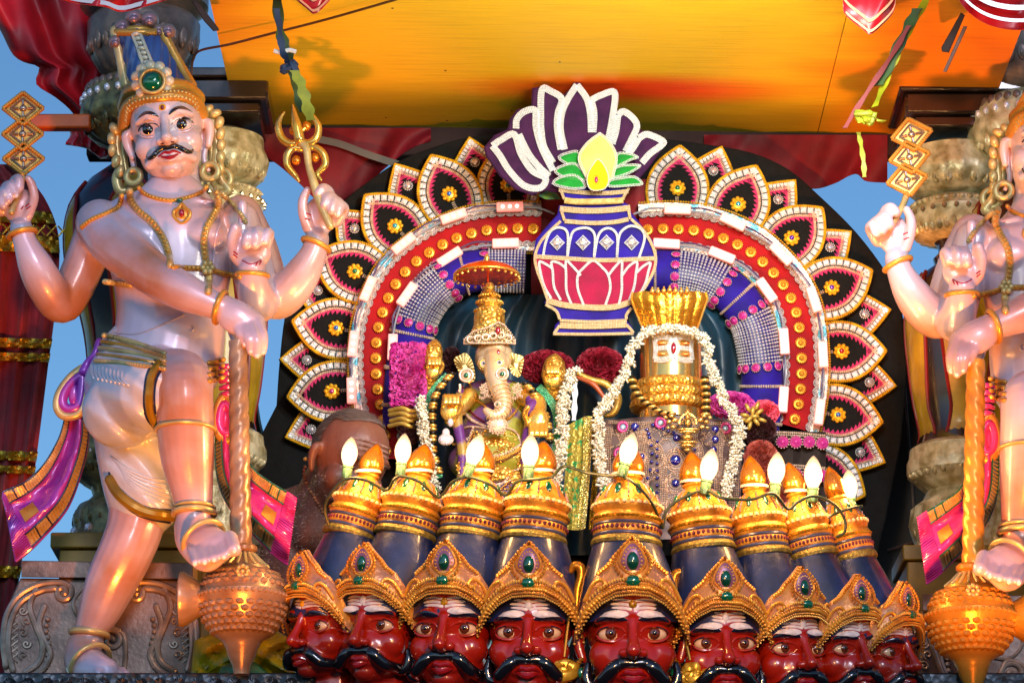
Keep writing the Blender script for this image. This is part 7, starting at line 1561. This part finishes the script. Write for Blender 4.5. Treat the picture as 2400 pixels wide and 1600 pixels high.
carnations('coral pink carnations at the end of the right garland', 1792, 968, 26, 22, gy + .03, mat('coral_petals', 'd83c50', .6, 0, lin('f07090'), 40), 500, .025, .009, 8)
carnations('dark maroon flower ball below the gold satin on the right', 1780, 1010, 34, 34, gy + .0, dmar, 700, .02, .008, 9)
carnations('dusty rose flower ball above the right bulbs', 1783, 1072, 34, 36, gy - .01, rosef, 800, .025, .008, 10)
carnations('dusty rose flower cluster beside the right crowns', 1825, 1150, 26, 60, gy - .01, rosef, 600, .02, .008, 12)
def satin_fold(label, cx, cy, w_, h_, y, n, seed):
    t = thing('gold_satin_bow', label, 'bow', P(cx, cy + h_, y)); rg = random.Random(seed)
    for k in range(n):
        mb = MB(); yy = cy - h_ + 2 * h_ * (k + .5) / n; q = [(cx - w_ + rg.uniform(-3, 3), yy + rg.uniform(-3, 3), y), (cx - w_ * .3, yy - 4, y - .02), (cx + w_ * .3, yy + 3, y - .022), (cx + w_, yy + rg.uniform(-3, 3), y)]
        c = cr([PA(*p_) for p_ in q], 6); tube(mb, c, [(h_ / n * .9 * mm, .006)] * 2, 10, ref=(0, 1, 0), round_=True); build('fold', mb, satgold, t)
satin_fold('pale gold satin bow under the magenta carnations', 952, 978, 36, 24, gy - .03, 4, 1)
def rosette(label, cx, cy, r, y, seed):
    t = thing('gold_satin_bow', label, 'bow', P(cx, cy + r, y)); rg = random.Random(seed)
    for k in range(11):
        a = k * 2.4; mb = MB(); rr = r * math.sqrt((k + .4) / 11); R = np.array(Matrix.Rotation(a, 3, 'Y')); ball(mb, PA(cx + math.cos(a) * rr, cy + math.sin(a) * rr, y - .012 * (1 - rr / r)), (r * .45 * mm, .008, r * .2 * mm), None, ICO2, R); build('fold', mb, satgold, t)
rosette('pale gold satin bow on the pink carnations at the right', 1763, 976, 28, gy - .02, 2)
# green and gold folded cloth
t = thing('brocade_cloth', 'folded green and gold brocade cloth hanging between the two deities', 'cloth', P(1355, 1240, gy - .06))
def bc():
    m = mat('green_gold_brocade', 'a89c44', .45, .4, lin('3c9858'), 60, .8, 140, 'voronoi', nlo=.4, nhi=.46); return m
mb = MB(); drape_grid(mb, [(1326, 998), (1327, 1060), (1322, 1150), (1324, 1240)], [(1372, 975), (1370, 1060), (1364, 1150), (1356, 1242)], gy - .05, .006, 1, 16, 30); build('cloth', mb, bc(), t)
mb = MB(); drape_grid(mb, [(1368, 976), (1366, 1060), (1360, 1150), (1352, 1242)], [(1390, 974), (1386, 1060), (1380, 1150), (1372, 1238)], gy - .058, .004, 1, 10, 30); build('sequin_border', mb, mat('gold_sequins', 'c8b850', .25, .8, lin('e8e0a0'), 120, .9, 260, 'voronoi'), t)
mb = MB(); drape_grid(mb, [(1388, 985), (1388, 1100), (1380, 1240)], [(1410, 1000), (1402, 1120), (1392, 1240)], gy - .03, .004, 1, 8, 30); build('dark_gold_fold', mb, mat('dark_gold_sequins', '6c5410', .3, .8, lin('c8a030'), 150, .9, 260, 'voronoi'), t)
t = thing('white_ribbon', 'thin pale ribbon hanging behind the right jasmine strand', 'ribbon', P(1348, 980, .1)); ribbon(t, 'strip', [(1350, 868), (1348, 900), (1347, 940), (1345, 985)], .006, mat('pale_blue_ribbon', 'b8c8d8', .5), gy + .03, .2)
t = thing('gold_ruffle', 'gold satin ruffle under the maroon carnations beside the gilded cylinder', 'cloth', P(1420, 930, .05)); T5([(1350, 872, gy + .02), (1385, 890, gy + .02), (1420, 900, gy + .02), (1448, 930, gy + .02), (1440, 965, gy + .02), (1420, 975, gy + .02)], [5, 8, 9, 10, 9, 5], satgold, 'fold', t); T5([(1352, 884, gy + .02), (1390, 900, gy + .015), (1415, 930, gy + .015)], [4, 7, 5], mat('rust_satin', 'a04820', .4), 'fold', t)
# ================================================================ gilded cylinder deity with serpent hood
ly = .0
L5 = thing('gilded_lingam', 'gilded cylinder with serpent hood, silver forehead plate and jewelled robe', 'statue', P(1572, 1240, ly))
mir2 = mat('mirror_brass', 'ecc070', .16, .9, lin('e0a858'), 6, .25, 9)
GL([(4, 768), (40, 772), (62, 780), (71, 792), (73, 806), (73, 900), (76, 960), (80, 990)], 1572, ly, mir2, 'cylinder', L5, 48)
for py, r_ in ((908, 76), (930, 80), (952, 82)):
    mb = MB(); torus(mb, P(1570, py, ly), (0, .0, 1), r_ * mm, .0125, 56); build('serpent_coil', mb, goldemb, L5)
# hood
hood = [(1480, 706), (1482, 692), (1500, 686), (1540, 684), (1600, 684), (1640, 688), (1656, 696), (1658, 716), (1646, 745), (1632, 778), (1570, 784), (1512, 778), (1496, 748)]
def hf(u, v):
    x0 = np.interp(v, [0, .15, .4, .7, 1], [1482, 1479, 1488, 1500, 1512]); x1 = np.interp(v, [0, .15, .4, .7, 1], [1655, 1659, 1650, 1640, 1630]); x = x0 + (x1 - x0) * u
    yy = 686 + 98 * v - 4 * math.cos((u - .5) * 9.5) ** 2 * (1 - v); return PA(x, yy, ly + .015 - .022 * math.sin(u * math.pi) - .018 * math.sin((1 - v) * 1.4) - .002 * abs(math.sin(u * math.pi * 7)))
mb = MB(); grid(mb, hf, 64, 24, thick=(0, .008, 0)); ho = build('serpent_hood', mb, mat('hammered_gold', 'f4ac38', .22, .85, lin('e08820'), 12, 1., 45, 'noise'), L5)
for k in range(7):
    u = .27 + k * .078; q = hf(u, .02); mb = MB(); ball(mb, q + arr([0, -.006, .002]), (.0062, .010, .007), None, ICO2); ball(mb, q + arr([0, -.010, .010]), .003, None, ICO1); build('serpent_head', mb, goldleaf, ho)
mb = MB()
for q in [hf(0, v) for v in np.linspace(0, 1, 30)] + [hf(1, v) for v in np.linspace(0, 1, 30)]: ball(mb, q, .003, None, ICO1)
build('hood_edge', mb, goldleaf, ho, kind='stuff')
# plate with slots
pl = [(1529, 812), (1545, 806), (1562, 812), (1574, 810), (1586, 812), (1604, 806), (1622, 812), (1618, 834), (1621, 858), (1604, 864), (1574, 860), (1545, 864), (1529, 858), (1532, 834)]
def cylp(x, z, off): s = S(1572, 830, ly); xx = (x - 1572) * s; return np.array([P(1572, 800, ly).x + xx, ly - math.sqrt(max(.0733 ** 2 - xx * xx, 0)) - off, zat(z, ly)])
mb = MB()
def band(pts, r): 
    c = cr(pts, 6)
    for d in np.linspace(-r, r, 4):
        for q in along(offs(c, d), 3.4)[0]: ball(mb, cylp(q[0], q[1], .004), (.0019, .002, .0019), None, OCT)
for pts, r in (([(1530, 812), (1550, 808), (1574, 812), (1600, 808), (1621, 812)], 5), ([(1530, 834), (1552, 834), (1574, 834), (1600, 834), (1620, 834)], 4), ([(1530, 858), (1550, 862), (1574, 858), (1600, 862), (1620, 858)], 5), ([(1532, 812), (1534, 834), (1532, 858)], 4), ([(1619, 812), (1617, 834), (1619, 858)], 4), ([(1574, 812), (1564, 834), (1574, 858)], 4), ([(1576, 812), (1586, 834), (1576, 858)], 4)): band(pts, r)
pp = build('forehead_plate', mb, beadw, L5, kind='stuff')
mb = MB(); ball(mb, cylp(1575, 836, .006), (.0062, .005, .014), None, ICO2); build('marquise_gem', mb, gemr, L5)
for x, z in ((1549, 822), (1549, 847), (1602, 822), (1602, 847)): mb = MB(); ball(mb, cylp(x, z, .002), (.0125, .002, .0035), None, ICO2); build('orange_slot', mb, mat('orange_enamel', 'e07010', .2, .3), L5)
for pts in ([(1478, 880), (1486, 905), (1500, 930), (1524, 950), (1552, 966), (1578, 970)], [(1650, 880), (1654, 910), (1656, 940), (1654, 975)]):
    for k, q in enumerate(along(cr(pts, 6), 8)[0]): mb = MB(); E5(mb, q[0], q[1], ly - .09, 12 if k % 2 else 9.5, 5.6 if k % 2 else 4, 11, ICO2); build('necklace_bead', mb, goldleaf if k % 2 else blk, L5)
# robe
def rf(u, v):
    x0 = np.interp(v, [0, .2, 1], [1420, 1402, 1405]); x1 = np.interp(v, [0, .2, 1], [1722, 1738, 1735]); x = x0 + (x1 - x0) * u; return PA(x, 978 + 290 * v + 5 * math.cos(u * 6.28), ly + .03 - .105 * math.sin(math.pi * (.08 + .84 * u)) - .02 * v)
mb = MB(); grid(mb, rf, 40, 20, thick=(0, .008, 0)); rb = build('jewelled_robe', mb, mat('dark_robe', '6c5c5c', .5, .1, lin('2c1c20'), 30), L5)
def RP(px, py, off=.003): 
    v = (py - 978) / 290; v = min(max(v, 0), 1); x0 = np.interp(v, [0, .2, 1], [1420, 1402, 1405]); x1 = np.interp(v, [0, .2, 1], [1722, 1738, 1735]); return rf((px - x0) / (x1 - x0), v) - arr([0, off, 0])
mb = MB(); gm = MB(); rg = random.Random(4)
def bl(pts, rows, r=1.9, st=4.2):
    c = cr(pts, 5)
    for d in (np.arange(rows) - (rows - 1) / 2) * 4:
        for q in along(offs(c, d), st)[0]: ball(mb, RP(*q), r * mm, None, OCT)
bl([(1425, 984), (1500, 992), (1572, 996), (1650, 992), (1720, 986)], 2)
for pts in ([(1425, 995), (1420, 1060), (1424, 1200)], [(1716, 995), (1722, 1060), (1718, 1200)]): bl(pts, 6)
for pts in ([(1510, 995), (1520, 1030), (1545, 1060), (1555, 1120), (1558, 1230)], [(1500, 1010), (1508, 1060), (1512, 1120), (1515, 1230)], [(1635, 995), (1625, 1030), (1640, 1060), (1640, 1120), (1638, 1230)], [(1450, 1000), (1470, 1060), (1480, 1130), (1482, 1230)], [(1690, 1000), (1685, 1060), (1680, 1230)]): bl(pts, 5)
for cx, cy, r_ in ((1583, 1083, 26), (1583, 1137, 24), (1583, 1190, 22), (1500, 1075, 14), (1660, 1080, 14)):
    for rr2 in (r_, r_ * .8, r_ * .55):
        for k in range(int(rr2 * 1.5)): a = k * 6.2832 / int(rr2 * 1.5); ball(mb, RP(cx + math.cos(a) * rr2, cy + math.sin(a) * rr2), 2.0 * mm, None, OCT)
for k in range(3000):
    x, z = rg.uniform(1430, 1710), rg.uniform(1000, 1240); 
    if math.sin(x * .13) * math.cos(z * .11) > -.15: ball(mb, RP(x, z), 1.6 * mm, None, OCT)
build('robe_beads', mb, champ, rb, kind='stuff')
blueg = []
for x, z, r_ in ([(1488, 1000, 10), (1676, 1004, 9), (1676, 1028, 9), (1583, 1083, 12), (1583, 1137, 9), (1583, 1190, 8), (1520, 1020, 5), (1672, 1052, 8), (1504, 1072, 8), (1586, 1030, 9), (1600, 985, 8)] + [(1516 + 12 * math.sin(k * .5), 1010 + k * 19, 4.5) for k in range(12)] + [(1540, 1040 + k * 17, 4) for k in range(11)] + [(1628, 1040 + k * 17, 4) for k in range(11)] + [(1530 + k * 12, 1000 + k * 5, 5) for k in range(5)]):
    mb = MB(); ball(mb, RP(x, z, .004), (r_ * mm, .004, r_ * mm), None, ICO2); build('blue_gem', mb, gemb, rb)
for x, z in ((1460, 998), (1452, 1060), (1700, 1000), (1548, 996)): mb = MB(); torus(mb, RP(x, z, .004), (0, 1, 0), .011, .004, 18); o = build('sequin_ring', mb, PAL, rb); mb = MB(); ball(mb, RP(x, z, .004), (.007, .003, .007), None, ICO2); build('mirror_disc', mb, mat('pale_blue_mirror', 'a0c4dc', .15, .3), o)
# pendant
mb = MB(); py_ = ly - .105
for a in np.linspace(math.pi, 2 * math.pi, 15): E5(mb, 1612 + math.cos(a) * 20, 992 + math.sin(a) * 22, py_, 4.5, 4.5, 4, ICO1)
for a in np.linspace(math.pi, 2 * math.pi, 9): E5(mb, 1612 + math.cos(a) * 12, 992 + math.sin(a) * 14, py_, 3, 3, 3, ICO1)
E5(mb, 1612, 990, py_ - .003, 7, 10, 5, ICO2); E5(mb, 1612, 978, py_ - .004, 5, 5, 5, ICO2); E5(mb, 1612, 966, py_, 6, 8, 5, ICO2)
for x, z, a, b in ((1612, 1006, 30, 4), (1612, 1012, 24, 4), (1612, 1024, 13, 8), (1612, 1036, 25, 4), (1612, 1044, 19, 6), (1612, 1054, 10, 5)): E5(mb, x, z, py_, a, b, 8, ICO2)
for s_ in (-1, 1):
    for x, z, r_ in ((30, 984, 8), (38, 974, 7), (44, 988, 7), (34, 1000, 7), (52, 978, 6), (46, 1002, 5)): E5(mb, 1612 + s_ * x, z, py_, r_, r_ * .8, 5, ICO2)
build('gold_pendant', mb, mat('pale_gold_casting', 'e8c87c', .25, .85, lin('c09850'), 60, .6, 120), L5)
jasmine('white jasmine garland draped down the left side of the gilded cylinder', [(1573, 770), (1535, 772), (1508, 784), (1488, 805), (1474, 850), (1450, 905), (1416, 950), (1402, 1004), (1406, 1080), (1420, 1141)], ly - .085, 10)
jasmine('white jasmine garland draped down the right side of the gilded cylinder', [(1573, 770), (1610, 772), (1638, 784), (1653, 805), (1664, 854), (1684, 908), (1712, 960), (1732, 1004), (1720, 1080), (1698, 1165)], ly - .085, 10)
# ================================================================ priest behind the bulbs
brown_skin = mat('brown_skin', '70483c', .42, 0, lin('5c382e'), 6, .25, 140, spec=.5)
pk_ = 1.04; pl_ = Vector(P(816, 1086, -.14)); Rm = Matrix.Rotation(rad(38), 3, 'Z') @ Matrix.Rotation(rad(24), 3, 'X') @ Matrix.Rotation(rad(6), 3, 'Y')
def pt(v): return np.asarray(v) @ np.array(Rm).T * pk_ + arr(pl_)
mb = MB(); HV = FV[FV[:, 2] > -.13]; 
mb.add(pt(FV), FF)
def L6(pts, r, seg=18): c = cr([PA(*q) for q in pts], 5); tube(mb, c, [q * mm for q in np.interp(np.linspace(0, len(r) - 1, len(c)), range(len(r)), r)], seg, round_=True)
L6([(790, 1110, -.08), (770, 1150, -.05), (755, 1200, -.03)], [66, 68, 80]); L6([(720, 1200, .02), (700, 1240, .0), (690, 1330, -.02), (690, 1450, -.03)], [70, 84, 84, 70]); L6([(700, 1215, .0), (760, 1240, .02), (840, 1240, .04), (900, 1240, .05)], [76, 100, 110, 90]); L6([(780, 1240, .02), (800, 1400, .02), (810, 1600, .02)], [100, 140, 150], 24)
V, F = remesh(mb, .0042, 6)
pr = thing('person', 'bare shouldered elderly man with ash stripes on his forehead, behind the leftmost bulb', 'person', P(790, 1600, 0)); build('body', from_vf(V, F), brown_skin, pr, origin=tuple(P(790, 1600, 0))); pb = bvh_of(V, F)
# hair: thin cap following the skull
keep = []; FVn = FV.copy(); c0 = arr([0, .008, .028])
def isHair(p): 
    z = p[2]; y = p[1]; return z > .086 + max(0, (-y - .02)) * .75 or (y > .012 and z > -.045) 
mask = np.array([isHair(p) for p in FVn]) & (np.abs(FVn[:, 0]) < .095)
mp_ = {}; HVv = []; HF = []
for f in FF:
    if all(mask[i] for i in f):
        q = []
        for i in f:
            if i not in mp_: mp_[i] = len(HVv); d = FVn[i] - c0; HVv.append(FVn[i] + d / np.linalg.norm(d) * .0022)
            q.append(mp_[i])
        HF.append(q)
mb = MB(); mb.add(pt(np.array(HVv)), HF); build('hair', mb, mat('thin_grey_hair', '302a2a', .5, 0, lin('645a5a'), 12, .8, 60, stretch=(1, .25, 8)), pr)
rg = np.random.default_rng(5); mb = MB()
idx = [i for i in range(len(FVn)) if mask[i]]
for i in rg.choice(idx, 1400):
    d = FVn[i] - c0; d /= np.linalg.norm(d); b = arr([0, .9, -.45]) + rg.normal(size=3) * .15; b -= d * (b @ d); b /= np.linalg.norm(b); p = FVn[i] + d * .002; s_ = np.cross(d, b) * .0006; e = p + b * .026 + d * .002
    mb.add(pt(np.array([p - s_, p + s_, e])), [[0, 1, 2]])
build('hair_strands', mb, mat('grey_strand', '5c504c', .5), pr, kind='stuff')
# white body hair
mb = MB(); VV = V; nrm = None; cand = np.where((VV[:, 0] < P(775, 1200, 0).x) & (VV[:, 2] < zat(1150, 0)) & (VV[:, 2] > zat(1420, 0)))[0]
cx_, cz_ = P(745, 1300, 0).x, P(745, 1300, 0).z
for i in rg.choice(cand, 2600):
    p = VV[i]; d = arr([p[0] - cx_, -.08 if p[1] < .03 else .05, (p[2] - cz_) * .6]); d /= np.linalg.norm(d) + 1e-9; d = d + rg.normal(size=3) * .5; d /= np.linalg.norm(d); s_ = np.cross(d, [0, 1, 0]); s_ /= np.linalg.norm(s_) + 1e-9; L_ = rg.uniform(.004, .010); m_ = p + d * L_ * .5; e = p + d * L_ + arr([rg.normal() * .004, 0, -.003])
    mb.add([p - s_ * .0004, p + s_ * .0004, m_ + s_ * .0003, m_ - s_ * .0003, e], [[0, 1, 2, 3], [3, 2, 4]])
build('body_hair', mb, mat('white_body_hair', 'a8988e', .6), pr, kind='stuff')
for j, z in enumerate((66, 56, 46)):
    mb = MB(); tube(mb, [pt(hit(x, z - abs(x) * .1, .8)) for x in np.linspace(-58, 58, 24)], [.0016, .0028, .003, .0026, .0014], 6, round_=True); build('ash_stripe', mb, mat('ash_smear_skin', 'a88c88', .7, 0, lin('5c3c34'), 40), pr)
for s_ in (-1, 1):
    p = pt(hit(s_ * 38, 0, -1)); mb = MB(); q = [pt(hit(s_ * 38 + x, 2 - abs(x) * .12, 1.2)) for x in np.linspace(-18, 18, 9)]; tube(mb, q, .0022, 6, round_=True); build('closed_eyelid', mb, brown_skin, pr)
    mb = MB(); tube(mb, [pt(hit(s_ * 38 + x, 24 - abs(x) * .2, .6)) for x in np.linspace(-22, 22, 9)], [.001, .0028, .0012], 6, round_=True); build('eyebrow', mb, mat('grey_brow', '4c403c', .7), pr)
mb = MB(); tube(mb, [pt(hit(x, -70 - abs(x) * .1, .3)) for x in np.linspace(-24, 24, 11)], [.001, .003, .001], 6, round_=True); build('lips', mb, mat('brown_lip', '5c2c28', .4), pr)
mb = MB()
for q in along(cr([(716, 1090), (712, 1110), (722, 1140), (738, 1168), (752, 1190), (758, 1204)], 6), 8)[0]:
    h = ray(pb, q[0], q[1])[0]; p = arr(h) - [0, .003, 0] if h else PA(q[0], q[1], -.1); ball(mb, p, .0045, None, ICO1)
build('bead_necklace', mb, mat('rudraksha', '4c1c10', .5, 0, lin('a07050'), 80), pr, kind='stuff')
h = ray(pb, 716, 1076)[0]; mb = MB(); ball(mb, (arr(h) if h else PA(716, 1076, -.1)) - [0, .004, 0], .005, None, ICO2); build('ear_stud', mb, goldleaf, pr)
